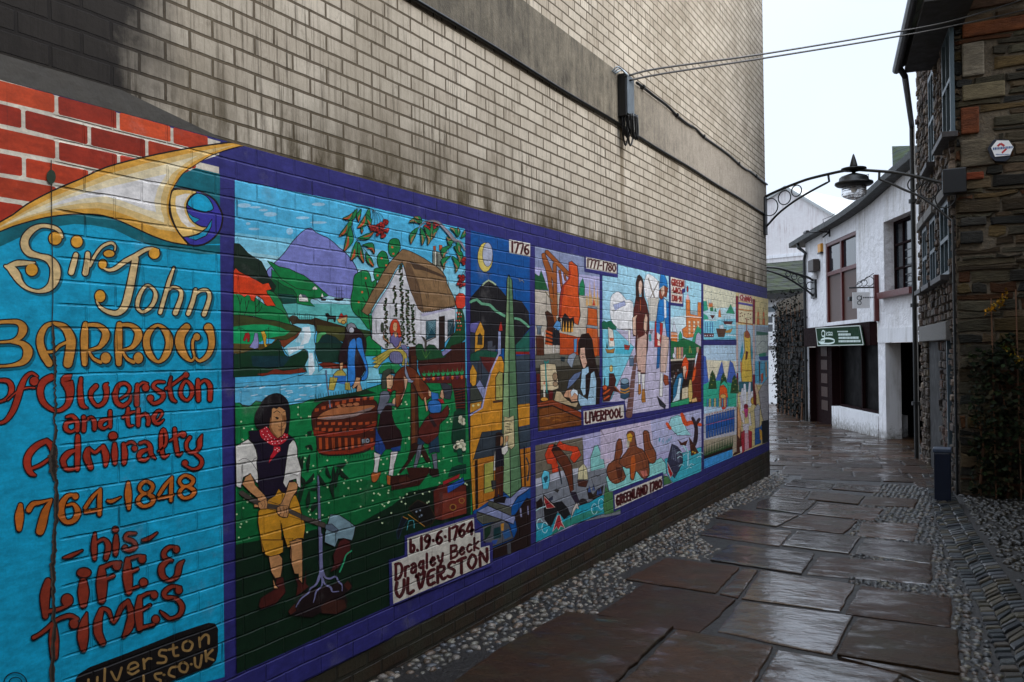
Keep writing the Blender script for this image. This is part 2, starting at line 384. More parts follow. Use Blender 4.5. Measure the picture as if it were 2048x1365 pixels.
# ================================================================ ground and paving
def zoomed(x0, y0, s):
    def f(txt):
        v = [float(k) for k in txt.replace(',', ' ').split()]
        return [(x0 + v[i] / s, y0 + v[i + 1] / s) for i in range(0, len(v), 2)]
    return f
mb = MB(); n_ = 14
xs = np.linspace(-70, 70, n_); ys = np.linspace(-25, 140, n_)
for i in range(n_ - 1):
    for j in range(n_ - 1):
        mb.face([(xs[a], ys[b], gz(0, ys[b]) - .005) for a, b in ((i, j), (i + 1, j), (i + 1, j + 1), (i, j + 1))])
tag(mb.build('ground', MAT['joint']), kind='structure')

za = zoomed(1000, 800, 1.954); zb = zoomed(1500, 800, 4.876)
TR = ['-330 1210 -10 975 265 832 680 893 340 1210', '692 900 1068 966 935 1215 352 1215', '1082 972 1575 1062 1500 1215 950 1215',
      '375 838 565 724 922 785 780 910', '940 787 1383 847 1300 1000 848 905', '1397 852 1790 903 1800 1075 1315 1000', '1316 1008 1800 1085 1900 1215 1585 1080',
      '490 703 650 622 937 657 842 757', '950 664 1008 669 930 776 858 760', '1018 667 1390 722 1330 828 942 778', '1412 726 1768 772 1762 890 1348 838',
      '902 567 1232 602 1180 683 820 628', '1245 612 1690 640 1686 722 1197 682', '782 528 850 482 1143 512 1093 574', '1162 512 1412 537 1363 603 1100 570',
      '1424 541 1700 572 1684 640 1384 602', '1005 402 1060 382 1238 397 1180 447 1000 424', '842 462 905 428 1168 453 1080 497', '1183 452 1398 477 1343 524 1093 496',
      '1242 402 1500 427 1460 474 1198 446', '1412 481 1640 487 1618 554 1396 531', '1056 375 1100 347 1213 360 1188 388', '1218 357 1428 376 1400 410 1202 391',
      '1427 378 1638 392 1618 422 1406 412']
FLAGS = [[G(*p) for p in za(s)] for s in TR] + [[G(*p) for p in zb(s)] for s in ('330 838 430 777 830 817 780 878', '795 873 852 817 1288 842 1258 913')]
def inside(poly, x, y):
    c = False; n = len(poly)
    for i in range(n):
        a = poly[i]; b = poly[i - 1]
        if (a[1] > y) != (b[1] > y) and x < (b[0] - a[0]) * (y - a[1]) / (b[1] - a[1]) + a[0]: c = not c
    return c
# far rows: laid across the lane, turning left with it
ca, sa = math.cos(math.radians(9)), math.sin(math.radians(9)); O = Vector((0.9, 11.9))
v = 0.0
while v < 26:
    dv = random.uniform(.42, .62); u = -4.5 - v * .12 + random.uniform(0, .5)
    while u < 1.75 + v * .02:
        du = random.uniform(.65, 1.05); e = .010
        q = [(u + e, v + e), (u + du - e, v + e), (u + du - e, v + dv - e), (u + e, v + dv - e)]
        P = [(O.x + a * ca - b * sa, O.y + a * sa + b * ca) for a, b in q]
        cx = sum(p[0] for p in P) / 4; cy = sum(p[1] for p in P) / 4
        ok = not (cx < .12 and cy < 12.75)
        if any(p[0] < .08 and p[1] < 12.66 for p in P) or any(p[1] < 12.25 and p[0] < .75 for p in P): ok = False
        if any(inside(f, cx, cy) or any(inside(f, *p) for p in P) for f in FLAGS[-6:]): ok = False
        if ok: FLAGS.append([Vector((a, b, 0)) for a, b in P])
        u += du
    v += dv
# nearer the camera, outside the picture, the same paving goes on
for r in range(7):
    x = .75 + random.uniform(-.1, .1)
    while x < 2.9:
        du = random.uniform(.6, .95); y1 = 3.95 - r * .62 if r else 3.5
        P = [(x, 3.2 - r * .62), (x + du - .03, 3.2 - r * .62), (x + du - .03, 3.77 - r * .62), (x, 3.77 - r * .62)]
        if not any(inside(f, *p) for f in FLAGS[:4] for p in P): FLAGS.append([Vector((a, b, 0)) for a, b in P])
        x += du
mb = MB(); browns = ['452a17', '382011', '4a2e1a', '3f2a16', '321c0f', '442c18', '4c3320', '392312']
for fi, f in enumerate(FLAGS):
    n = len(f); c = srgb(random.choice(browns)); k = random.uniform(.7, 1.15)
    wet_ = {2: .8, 4: .9, 9: .85, 11: .75, 12: .6, 13: .7, 16: 1.0, 17: .8, 0: .3, 1: .42, 3: .3, 7: .3, 10: .55}.get(fi, random.uniform(.3, .75)); c = tuple(x * k for x in c) + (wet_,)
    A = sum((f[i].x * f[(i + 1) % n].y - f[(i + 1) % n].x * f[i].y) for i in range(n))
    if A < 0: f = f[::-1]
    cen = sum(f, Vector()) / n; tx, ty = random.gauss(0, .006), random.gauss(0, .006); dz = random.uniform(-.003, .005)
    # edge subdivided and wobbled
    pts = []
    for i in range(n):
        a, b = f[i], f[(i + 1) % n]; L = (b - a).length; m = max(2, int(L / .09))
        for j in range(m):
            p = a.lerp(b, j / m); wob = .008 if 0 < j < m else .0
            d = (cen - p).normalized(); pts.append(p + d * (random.uniform(-wob, wob) + (.004 if j == 0 else 0)))
    def lift(p, h): return (p.x, p.y, gz(p.x, p.y) + h + (p.x - cen.x) * tx + (p.y - cen.y) * ty + dz)
    R = [[lift(p, -.03) for p in pts], [lift(p, .000) for p in pts],
         [lift(p + (cen - p).normalized() * .006, .0045) for p in pts], [lift(p + (cen - p).normalized() * .018, .0060) for p in pts]]
    m = len(pts); vs_ = [q for r in R for q in r]
    fs = [(r * m + i, r * m + (i + 1) % m, (r + 1) * m + (i + 1) % m, (r + 1) * m + i) for r in range(3) for i in range(m)] + [tuple(range(3 * m, 4 * m))]
    mb.mesh(vs_, fs, c)
tag(mb.build('flagstone_paving', MAT['flag'], colour=True), kind='structure')

# sett rows of the gutter on the right
LN = [[(1836, 925), (1848, 962), (1866, 1010), (1884, 1080), (1909, 1134), (1933, 1177), (1957, 1214), (1970, 1254), (1990, 1300), (2015, 1380), (2040, 1480)],
      [(1848, 925), (1862, 962), (1887, 1046), (1911, 1086), (1941, 1139), (1962, 1177), (1981, 1214), (2000, 1250), (2040, 1340), (2100, 1480)],
      [(1858, 925), (1876, 962), (1897, 1010), (1914, 1040), (1941, 1086), (1957, 1120), (1984, 1158), (2013, 1203), (2040, 1245), (2070, 1290), (2170, 1440)],
      [(1866, 922), (1890, 962), (1915, 1000), (1941, 1046), (1967, 1088), (1989, 1118), (2013, 1150), (2036, 1182), (2060, 1220), (2100, 1280), (2230, 1440)]]
LN = [[G(*p) for p in l] for l in LN]
def sampler(P):
    L = [0]
    for a, b in zip(P, P[1:]): L.append(L[-1] + (b - a).length)
    def f(t):
        d = t * L[-1]
        for i in range(len(P) - 1):
            if d <= L[i + 1] or i == len(P) - 2:
                return P[i].lerp(P[i + 1], (d - L[i]) / max(1e-6, L[i + 1] - L[i]))
    return f, L[-1]
mb = MB()
for k in range(3):
    fa, la = sampler(LN[k]); fb, lb = sampler(LN[k + 1]); t = 0
    while t < .985:
        dt = random.uniform(.075, .12) / la; e = .014 / la
        q = [fa(t + e), fb(t + e), fb(min(1, t + dt - e)), fa(min(1, t + dt - e))]; cen = sum(q, Vector()) / 4
        c = jit(srgb(random.choice(['3a3e40', '2a3032', '4a4c4c', '3e382e', '24282c', '484234'])), .75, 1.25)
        h = random.uniform(.006, .013); q = [p.lerp(cen, random.uniform(.02, .10)) + Vector((random.gauss(0, .005), random.gauss(0, .005), 0)) for p in q]; top = [p.lerp(cen, .16) + Vector((0, 0, h)) for p in q]
        mid = [p + Vector((0, 0, h - .008)) for p in q]; lo = [p - Vector((0, 0, .04)) for p in q]
        vs_ = lo + mid + top
        mb.mesh(vs_, [(0, 3, 2, 1)] + [(r * 4 + i, r * 4 + (i + 1) % 4, r * 4 + 4 + (i + 1) % 4, r * 4 + 4 + i) for r in (0, 1) for i in range(4)] + [(8, 9, 10, 11)], c)
        t += dt
tag(mb.build('sett_gutter', MAT['sett'], colour=True), kind='structure')

# pebbles set on edge: one uncountable bed between wall and flags, another right of the flags
def ico():
    bm = bmesh.new(); bmesh.ops.create_icosphere(bm, subdivisions=2, radius=1); bm.verts.index_update()
    r = np.array([v.co for v in bm.verts]), [tuple(v.index for v in f.verts) for f in bm.faces]; bm.free(); return r
IV, IF = ico()
def pebbles(name, cells, label_cols):
    mb = MB()
    for x, y, s in cells:
        c = jit(srgb(random.choice(label_cols)), .2, .65)
        a = random.uniform(0, math.pi); sx, sy, sz = s * random.uniform(.75, 1.15), s * random.uniform(.55, .8), s * random.uniform(.5, .75)
        V = IV * np.array([sx, sy, sz]) * (1 + rng.normal(0, .04, (len(IV), 1))); ca_, sa_ = math.cos(a), math.sin(a)
        V = np.stack([V[:, 0] * ca_ - V[:, 1] * sa_ + x, V[:, 0] * sa_ + V[:, 1] * ca_ + y, V[:, 2] + gz(x, y) - .008 + random.uniform(-.006, .004)], 1)
        mb.mesh(V, IF, c)
    return tag(mb.build(name, MAT['pebble'], smooth=True, colour=True), kind='stuff')
grow = [[p + (p - sum(f, Vector()) / len(f)).normalized() * .012 for p in f] for f in FLAGS]
boxes = [(min(p.x for p in f), max(p.x for p in f), min(p.y for p in f), max(p.y for p in f), f) for f in grow]
def free(x, y): return not any(a <= x <= b and c <= y <= d and inside(f, x, y) for a, b, c, d, f in boxes)
strip_px = [(780, 1372), (884, 1332), (922, 1310), (944, 1300), (993, 1305), (1062, 1266), (1114, 1239), (1136, 1225), (1185, 1230), (1212, 1219), (1280, 1178), (1243, 1148), (1313, 1117), (1344, 1111), (1408, 1125), (1441, 1100), (1395, 1075), (1418, 1041), (1462, 1018), (1536, 991), (1562, 972), (1575, 958)]
STRIP = [Vector((0, -1, 0)), Vector((.5, -1, 0)), Vector((.46, 2.6, 0))] + [G(*p) for p in strip_px] + [Vector((.15, 13.2, 0)), Vector((0, 13.2, 0))]
cells = []; step = .058; y = 1.2
while y < 13.6:
    x = .03
    while x < 1.6:
        px, py = x + random.uniform(-.018, .018), y + random.uniform(-.018, .018)
        if free(px, py) and inside(STRIP, px, py): cells.append((px, py, random.choice((.017, .021, .025, .028, .034))))
        x += step
    y += step * .8
pebbles('pebble_border', cells, ['8a8478', '6e6c68', '7d7468', '9a9182', '5d6064', '8d7862', '7a6654', 'a69c8c'])['label'] = 'bed of grey and buff pebbles between the painted wall and the flagstones'
fa, la = sampler(LN[0]); edge = [fa(i / 60) for i in range(61)]
def left_of(x, y):
    k = min(range(61), key=lambda i: abs(edge[i].y - y)); return edge[k].x - x
fd, ld = sampler(LN[3]); edge2 = [fd(i / 60) for i in range(61)]
def right_of(x, y):
    k = min(range(61), key=lambda i: abs(edge2[i].y - y)); return x - edge2[k].x
def clear(x, y):
    return not any(a - .05 <= x <= b + .05 and c - .05 <= y <= d + .05 and any(inside(f, x + u_, y + v_) for u_, v_ in ((-.035, 0),)) and any(inside(g, x + .035, y) for *_, g in boxes) for a, b, c, d, f in boxes) and not (any(inside(f, x, y - .04) for *_, f in boxes) and any(inside(f, x, y + .04) for *_, f in boxes))
cells = []; y = 3.6
while y < 12.2:
    x = 1.5
    while x < 3.6:
        px, py = x + random.uniform(-.014, .014), y + random.uniform(-.014, .014)
        if free(px, py) and left_of(px, py) > .02 and left_of(px, py) < .75 and clear(px, py): cells.append((px, py, random.uniform(.022, .032)))
        x += .052
    y += .045
pebbles('cobble_infill', cells, ['6b6b68', '5a5c5c', '77705f', '4f5254', '6e5f52'])['label'] = 'small rounded cobbles filling in between the flagstones and the gutter setts'
cells = []; y = 4.5
while y < 11.5:
    x = 2.0
    while x < 6.5:
        px, py = x + random.uniform(-.04, .04), y + random.uniform(-.04, .04)
        if right_of(px, py) > .05 and right_of(px, py) < 3: cells.append((px, py, random.uniform(.028, .05)))
        x += .085
    y += .08
pebbles('yard_cobbles', cells, ['2e2b22', '383427', '262620', '3d3628'])['label'] = 'dark worn cobbles of the yard beside the gutter'

# ================================================================ the long painted building on the left
YE = 12.62; ZM0, ZM1 = .135, 2.408; ZB0, ZB1 = 3.435, 3.868
left = thing('brick_building', 'tall buff brick building along the left of the lane with a painted mural', 'building', (-4, 4, 0))
mb = MB(); mb.box(-8, 0, -7, YE, ZM0 - .002, 9.6); wall = mb.build('wall', MAT['brick'], left)
mb = MB(); mb.box(-8, .004, -7, YE - .002, -.7, ZM0 - .004); mb.build('plinth', MAT['plinth'], left, label='dark damp unpainted brick along the foot of the wall')
mb = MB(); mb.box(-.05, .014, -7, YE + .003, ZB0, ZB1, bev=.004); mb.build('concrete_band', MAT['concrete'], left, label='stained concrete band running across the brick')
mb = MB(); yb = W(458, 245).y
mb.prism([(.001, -3, ZM1 + .001), (.001, yb, ZM1 + .001), (.001, yb - .5, 2.488), (.001, -3, 2.488)], (.0015, 0, 0))
mb.build('painted_band', plain('sooty_grey_paint', '45413b', .7, .2, 10, .004), left)

# ================================================================ rubble masonry
STC = ['403c30', '4a4536', '2a2823', '53442a', '39342a', '474030', '2a2a27', '584936', '3a3022', '50321d']
def rubble(mb, o, u, n, w, z0, z1, rows=(.05, .15), lens=(.14, .55), deep=.03, skip=(), cols=STC, rnd=.012):
    o = Vector(o); u = Vector(u); n = Vector(n); z = z0
    while z < z1:
        h = random.uniform(*rows); h = min(h, z1 - z + .01); x = -random.uniform(0, lens[0])
        while x < w:
            L = random.uniform(*lens) * (1.0 if h < .1 else .8); a, b = max(x, 0), min(x + L, w); x += L
            if b - a < .03: continue
            if any(b > s[0] and a < s[1] and z + .6 * h > s[2] and z + .4 * h < s[3] for s in skip): 
                cut = False
                for s in skip:
                    if z + .6 * h > s[2] and z + .4 * h < s[3]:
                        if a < s[0] < b: b = s[0]; cut = True
                        elif a < s[1] < b: a = s[1]; cut = True
                if not cut or b - a < .03: continue
            g = random.uniform(.006, .014); d = deep * random.uniform(.3, 1.3); c = jit(srgb(random.choice(cols)), .65, 1.35)
            q = [(a + g, z + g), ((a + b) / 2, z + g + random.gauss(0, .006)), (b - g, z + g), (b - g, z + h - g), ((a + b) / 2, z + h - g + random.gauss(0, .008)), (a + g, z + h - g)]
            q = [(p[0] + random.gauss(0, rnd * .6), p[1] + random.gauss(0, rnd * .5)) for p in q]
            q = [(min(max(p[0], 0), w), p[1]) for p in q]; cx = sum(p[0] for p in q) / 6; cz = sum(p[1] for p in q) / 6
            R = []
            for ins, dd in ((0, -.02), (.0, d * .5), (.16, d)):
                R += [o + u * (p[0] + (cx - p[0]) * ins) + Vector((0, 0, p[1] + (cz - p[1]) * ins)) + n * (dd + random.gauss(0, .002)) for p in q]
            mb.mesh(R, [(r * 6 + i, r * 6 + (i + 1) % 6, r * 6 + 6 + (i + 1) % 6, r * 6 + 6 + i) for r in (0, 1) for i in range(6)] + [tuple(range(12, 18))], c)
        z += h

# ================================================================ stone building on the right
P0 = Vector((2.40, 11.65, 0)); aL = math.radians(8.2); dL = Vector((-math.sin(aL), math.cos(aL), 0)); nL = Vector((-math.cos(aL), -math.sin(aL), 0))
LF = lambda px, py, off=0.0: on_plane(px, py, P0 + nL * off, nL)
def lf_uz(px, py, off=0.0):
    p = LF(px, py, off); return (p - P0).dot(dL), p.z
Llen = lf_uz(1842, 500)[0]; ZT = 8.2
stone = thing('stone_building', 'old slate rubble building at the right corner of the lane with quoins and small windows', 'building', P0)
P1 = P0 + dL * Llen; P2 = P1 + Vector((9, 1.5, 0)); P3 = Vector((11, 11.65, 0))
def outline(z): return [Vector((p.x, p.y, z)) for p in (P0, P3, P2, P1)]
mb = MB(); mb.prism([p for p in outline(-.8)], (0, 0, ZT + .8)); mb.build('wall_core', MAT['lime'], stone)
# near face: big quoins first, rubble between
QN = [(2, 90, 200, 'a79d8e', .19, None), (2, 205, 200, '', 0, None)]
NF = lambda px, py: on_plane(px, py, P0, (0, 1, 0))
quo = [((1925, 82), (1970, 158), '7d7566'), ((1925, 160), (2012, 206), '70664f'), ((1922, 212), (1960, 272), '6a3a22'), ((1922, 274), (1992, 338), '62594a'),
       ((1925, 342), (1970, 364), '7a3a22'), ((1925, -20), (2048, 26), '5c4433'), ((1925, 28), (2060, 80), '6e3f24'), ((1921, 432), (1975, 455), '3c3a35'), ((1921, 460), (1968, 490), '2f2e2b')]
skips = []
for (a, b), (c, d), col in quo:
    p, q = NF(a, d), NF(c, b); x0, x1, z0, z1 = max(p.x, P0.x), q.x, p.z, q.z; skips.append((x0 - P0.x - .0, x1 - P0.x + .01, z0, z1))
    mb = MB(); mb.obox((x0, P0.y - .05, z0 + .008), (x1 - x0 - .012, 0, 0), (0, .09, 0), (0, 0, z1 - z0 - .016), srgb(col), bev=.018); mb.build('quoin', MAT['stone'], stone, colour=True)
mb = MB(); rubble(mb, P0, (1, 0, 0), (0, -1, 0), 4.6, -.3, ZT - .05, rows=(.045, .17), lens=(.16, .75), deep=.03, rnd=.016, skip=skips)
mb.build('front_wall', MAT['stone'], stone, colour=True)
# lane face with its openings (u along the lane, z up)
def rect(pts, off=0.0):
    q = [lf_uz(x, y, off) for x, y in pts]; u_ = sorted(p[0] for p in q); z_ = sorted(p[1] for p in q)
    return (u_[0] + u_[1]) / 2, (u_[-1] + u_[-2]) / 2, (z_[0] + z_[1]) / 2, (z_[-1] + z_[-2]) / 2
wins = [rect(((1909, 10), (1893, 40), (1909, 78), (1893, 108))), rect(((1875, 85), (1866, 105), (1875, 152), (1866, 172)))]
wins = [(lf_uz(1908, 60)[0], lf_uz(1890, 60)[0], 4.05, 5.35), (lf_uz(1873, 130)[0], lf_uz(1862, 130)[0], 4.05, 5.35),
        (lf_uz(1905, 430)[0], lf_uz(1887, 430)[0], 2.42, 3.35), (lf_uz(1878, 470)[0], lf_uz(1866, 470)[0], 2.42, 3.35), (lf_uz(1860, 490)[0], lf_uz(1851, 490)[0], 2.42, 3.35)]
door = (lf_uz(1906, 700)[0], lf_uz(1852, 700)[0], -.4, 1.62)
sk = [(a - .0, b + .0, c, d) for a, b, c, d in wins] + [door, (door[0] - .1, door[1] + .1, 1.62, 1.86)]
mb = MB(); rubble(mb, P0, dL, nL, Llen, -.4, ZT - .05, rows=(.05, .12), lens=(.10, .30), deep=.05, skip=sk, cols=['6b6259', '5a524b', '77695c', '4c4642', '6a5d55'], rnd=.016)
mb.build('lane_wall', MAT['stone'], stone, colour=True)
def uz(u, z, off=0.0): p = P0 + dL * u + nL * off; return Vector((p.x, p.y, z))
for a, b, c, d in wins:
    m_ = MB()
    for (u0, u1, z0, z1) in ((a, a + .06, c, d), (b - .06, b, c, d), (a + .06, b - .06, c, c + .06), (a + .06, b - .06, d - .06, d), (a + .06, b - .06, (c + d) / 2 - .025, (c + d) / 2 + .025), ((a + b) / 2 - .015, (a + b) / 2 + .015, c + .06, (c + d) / 2 - .025), ((a + b) / 2 - .015, (a + b) / 2 + .015, (c + d) / 2 + .025, d - .06)):
        m_.obox(uz(u0, z0, .003), dL * (u1 - u0), nL * .045, (0, 0, z1 - z0))
    wf = m_.build('window', MAT['blue_paint'], stone)
    m_ = MB(); m_.face([uz(a, c, .012), uz(b, c, .012), uz(b, d, .012), uz(a, d, .012)]); m_.build('pane', MAT['pane'], wf)
    m_ = MB(); m_.obox(uz(a - .12, c - .07, -.01), dL * (b - a + .24), nL * .17, (0, 0, .066), bev=.006); m_.build('sill', MAT['sill'], wf)
    if d < 4: m_ = MB(); m_.obox(uz(a - .15, d + .005, -.01), dL * (b - a + .3), nL * .12, (0, 0, .12), bev=.008); m_.build('lintel', MAT['lintel'], wf)
m_ = MB(); m_.obox(uz(door[0] - .1, 1.63, -.01), dL * (door[1] - door[0] + .2), nL * .10, (0, 0, .23), bev=.012); m_.build('lintel', MAT['lintel'], stone, label='wide grey stone lintel over the doorway')
m_ = MB(); m_.face([uz(door[0], -.4, .004), uz(door[1], -.4, .004), uz(door[1], 1.62, .004), uz(door[0], 1.62, .004)])
dr = m_.build('doorway', MAT['dark'], stone)  # flat near-black sheet; the recess's shade is only its colour
for _k in (0, 1):
  m_ = MB()
  if _k == 0: rubble(m_, uz(door[0] + .15, 0, .008), dL, nL, (door[1] - door[0]) * .3, -.4, 1.62, (.06, .13), (.1, .25), .04, cols=['5a524b', '4c4642', '5f4a40'])
  else: rubble(m_, uz(door[1] - .5, 0, .008), dL, nL, .5, -.4, 1.62, (.06, .13), (.1, .25), .04, cols=['6a6054', '5a524b'])
  m_.build('stone_jamb', MAT['stone'], stone, colour=True)
m_ = MB(); m_.obox(uz(door[0] + .08, -.25, .01), dL * .045, nL * .05, (0, 0, 1.87)); m_.build('door_frame', MAT['blue_paint'], dr)
# eaves: soffit, fascia gutter and slates hanging out over the lane
ev = [LF(1806, 147, .42), LF(1831, -20, .42)]
ze = ev[0].z; uE = (ev[0] - P0).dot(dL)
m_ = MB(); m_.obox(uz(-1.0, ze, -.1), dL * (uE + 1.0), nL * .50, (0, 0, .07)); m_.build('soffit', plain('dark_board', '23211f', .7, .3, 9), stone)
m_ = MB(); m_.prism([uz(-1.05, ze + .07, .46), uz(-1.05, ze + .19, .50), uz(-1.05, ze + 2.6, -3.6), uz(-1.05, ze + 2.48, -3.6)], dL * (uE + 1.1)); m_.build('roof', MAT['slate'], stone)
m_ = MB(); m_.tube([uz(-1.0, ze + .10, .50), uz(uE + .03, ze + .06, .50)], .055, 10); m_.build('gutter', MAT['black_metal'], stone)
m_ = MB(); m_.tube([uz(uE - .05, ze + .05, .46), uz(uE - .03, ze - .05, .40), uz(Llen + .06, ze - .16, .10), uz(Llen + .06, -.3, .10)], .042, 10)
for z in (3.9, 2.2, .6): m_.tube([uz(Llen + .06, z, .10), uz(Llen + .06, z + .06, .10)], .07, 10)
m_.build('downpipe', MAT['black_metal'], stone)
m_ = MB(); pc = [NF(1911, 440), NF(1917, 985)]; m_.tube([(P0.x - .03, P0.y - .06, pc[0].z), (P0.x - .03, P0.y - .06, -.2)], .015, 8); m_.build('conduit', MAT['black_metal'], stone)
# ================================================================ white rendered shop across the end of the lane
FA0 = Vector((.895, 19.857, 0)); _d = Vector((-.768 - .895, 23.69 - 19.857, 0)).normalized(); dF = _d; nF = Vector((-_d.y, _d.x, 0))
if (CAM - FA0).dot(nF) < 0: nF = -nF
def fuz(px, py, off=0.0):
    p = on_plane(px, py, FA0 + nF * off, nF); return (p - FA0).dot(dF), p.z
def F3(u, z, off=0.0): p = FA0 + dF * u + nF * off; return Vector((p.x, p.y, z))
def frect(l, r, tl, tr, bl, br):
    """picture quad -> (u0,u1,z0,z1) on the facade; l/r picture x, then y of the four corners"""
    a, b, c, d = fuz(l, tl), fuz(r, tr), fuz(l, bl), fuz(r, br)
    return (b[0] + d[0]) / 2, (a[0] + c[0]) / 2, (c[1] + d[1]) / 2, (a[1] + b[1]) / 2
uL = fuz(1612, 600)[0]; uR = fuz(1846, 600)[0] - .4
top_px = [(1596, 487), (1625, 470), (1650, 456), (1675, 443), (1700, 428), (1722, 413), (1740, 400), (1758, 384), (1775, 369), (1800, 347), (1838, 316), (1870, 290)]
TOP = sorted(fuz(x, y + 9) for x, y in top_px)
def topz(u):
    if u <= TOP[0][0]: return TOP[0][1]
    for a, b in zip(TOP, TOP[1:]):
        if u <= b[0]: return a[1] + (b[1] - a[1]) * (u - a[0]) / (b[0] - a[0])
    return TOP[-1][1]
BW = frect(1652, 1713, 485, 464, 645, 640); SW = frect(1768, 1823, 445, 421, 590, 573)
FAS = frect(1618, 1753, 655, 646, 694, 691); SHOP = frect(1664, 1757, 697, 692, 817, 826); DOOR = frect(1619, 1663, 697, 697, 848, 851)
uPier = fuz(1772, 800)[0]; PD = -((on_plane(1803, 800, F3(uPier, 0), dF) - FA0).dot(nF)); PASS = (uR - .5, uPier, -.9, fuz(1800, 685)[1])
holes = [BW, SW, (SHOP[0], DOOR[1], SHOP[2], FAS[3] - .02), (SHOP[1], DOOR[1], -.9, FAS[3] - .02), PASS]
facade = thing('white_shop', 'white roughcast shop with maroon windows and sloping eave where the lane bends', 'building', FA0)
us = sorted(set([uR - .5, uL] + [h[i] for h in holes for i in (0, 1)] + [t[0] for t in TOP if uR < t[0] < uL] + list(np.arange(uR, uL, .5))))
zs = sorted(set([-.9] + [h[i] for h in holes for i in (2, 3)] + [1.0, 2.0, 3.0]))
mb = MB()
for a, b in zip(us, us[1:]):
    if a < uR - .55 or b > uL + 1e-6: continue
    lim = min(topz(a), topz(b))
    for c, d in list(zip(zs, zs[1:])) + [(zs[-1], None)]:
        m = ((a + b) / 2, (c + (d if d is not None else lim)) / 2)
        if d is not None and d >= lim - .02: d = None
        if any(h[0] < m[0] < h[1] and h[2] < m[1] < h[3] for h in holes): continue
        if d is None:
            if c < lim: mb.face([F3(a, c), F3(a, topz(a)), F3(b, topz(b)), F3(b, c)])
            break
        mb.face([F3(a, c), F3(a, d), F3(b, d), F3(b, c)])
def reveal(mb, h, dep):
    u0, u1, z0, z1 = h
    mb.face([F3(u0, z0), F3(u0, z1), F3(u0, z1, -dep), F3(u0, z0, -dep)]); mb.face([F3(u1, z0), F3(u1, z0, -dep), F3(u1, z1, -dep), F3(u1, z1)])
    mb.face([F3(u0, z1), F3(u1, z1), F3(u1, z1, -dep), F3(u0, z1, -dep)]); mb.face([F3(u0, z0), F3(u0, z0, -dep), F3(u1, z0, -dep), F3(u1, z0)])
for h in (BW, ): reveal(mb, h, .12)
reveal(mb, SW, .28)
mb.face([F3(uL, -.9), F3(uL, -.9, -5), F3(uL, TOP[-1][1], -5), F3(uL, topz(uL))])
mb.build('wall', MAT['white_render'], facade)
mb = MB(); u0, u1, z0, z1 = PASS
mb.obox(F3(uPier, -.9, -PD), dF * (SHOP[0] - uPier - .002), (0, 0, z1 + .9 - .003), nF * (PD - .005)); mb.build('pier', MAT['white_smooth'], facade, label='white brick pier beside the dark passage')
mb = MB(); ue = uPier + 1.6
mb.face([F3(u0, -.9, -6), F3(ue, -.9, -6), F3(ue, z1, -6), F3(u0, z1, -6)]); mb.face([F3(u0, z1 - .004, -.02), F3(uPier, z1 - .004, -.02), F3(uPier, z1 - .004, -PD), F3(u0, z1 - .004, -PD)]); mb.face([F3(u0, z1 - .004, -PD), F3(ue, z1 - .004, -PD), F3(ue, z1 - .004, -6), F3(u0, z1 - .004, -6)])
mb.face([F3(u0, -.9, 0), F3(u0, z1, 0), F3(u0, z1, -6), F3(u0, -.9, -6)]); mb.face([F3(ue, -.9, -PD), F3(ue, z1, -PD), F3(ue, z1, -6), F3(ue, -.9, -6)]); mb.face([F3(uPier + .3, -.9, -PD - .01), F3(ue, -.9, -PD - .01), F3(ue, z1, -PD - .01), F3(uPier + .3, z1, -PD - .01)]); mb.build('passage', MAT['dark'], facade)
zl = fuz(1800, 656)[1]; mb = MB(); mb.obox(F3(uR - .5, z1 + .001, .002), dF * (fuz(1757, 670)[0] - uR + .5), nF * .012, (0, 0, zl - z1)); mb.build('lintel_band', MAT['white_smooth'], facade)
# eave: slates and dark soffit following the sagging line
T2 = [(u, z) for u, z in TOP]; mb = MB()
for (a, za_), (b, zb_) in zip(T2, T2[1:]):
    p = [F3(a, za_, .26), F3(b, zb_, .26), F3(b, zb_, -.3), F3(a, za_, -.3)]
    q = [v_ + Vector((0, 0, .13)) for v_ in p]
    mb.mesh(p + q, [(0, 1, 2, 3), (4, 7, 6, 5), (0, 4, 5, 1), (3, 2, 6, 7)] + ([(0, 3, 7, 4)] if a == T2[0][0] else []) + ([(1, 5, 6, 2)] if b == T2[-1][0] else []))
ev_ = mb.build('eave', plain('eave_slate_edge', '282a28', .6, .3, 12, .01), facade)
mb = MB()
for (a, za_), (b, zb_) in zip(T2, T2[1:]):
    mb.face([F3(a, za_ + .135, -.3), F3(b, zb_ + .135, -.3), F3(b, zb_ + .9, -4.5), F3(a, za_ + .9, -4.5)])
mb.build('roof', MAT['slate'], facade)
mb = MB(); g = [fuz(1595, 487, .2), fuz(1597, 496, .2), fuz(1604, 501, .12), fuz(1611, 507, .06)]
mb.tube([F3(*g[0], .2), F3(*g[1], .2), F3(*g[2], .12), F3(*g[3], .06), F3(fuz(1613, 520)[0], fuz(1613, 520)[1], .06), F3(fuz(1613, 520)[0], -.5, .06)], .045, 8)
for z in (3.2, 2.4, 1.2): mb.tube([F3(fuz(1613, 520)[0], z, .06), F3(fuz(1613, 520)[0], z + .05, .06)], .06, 8)
mb.build('downpipe', MAT['black_metal'], facade)
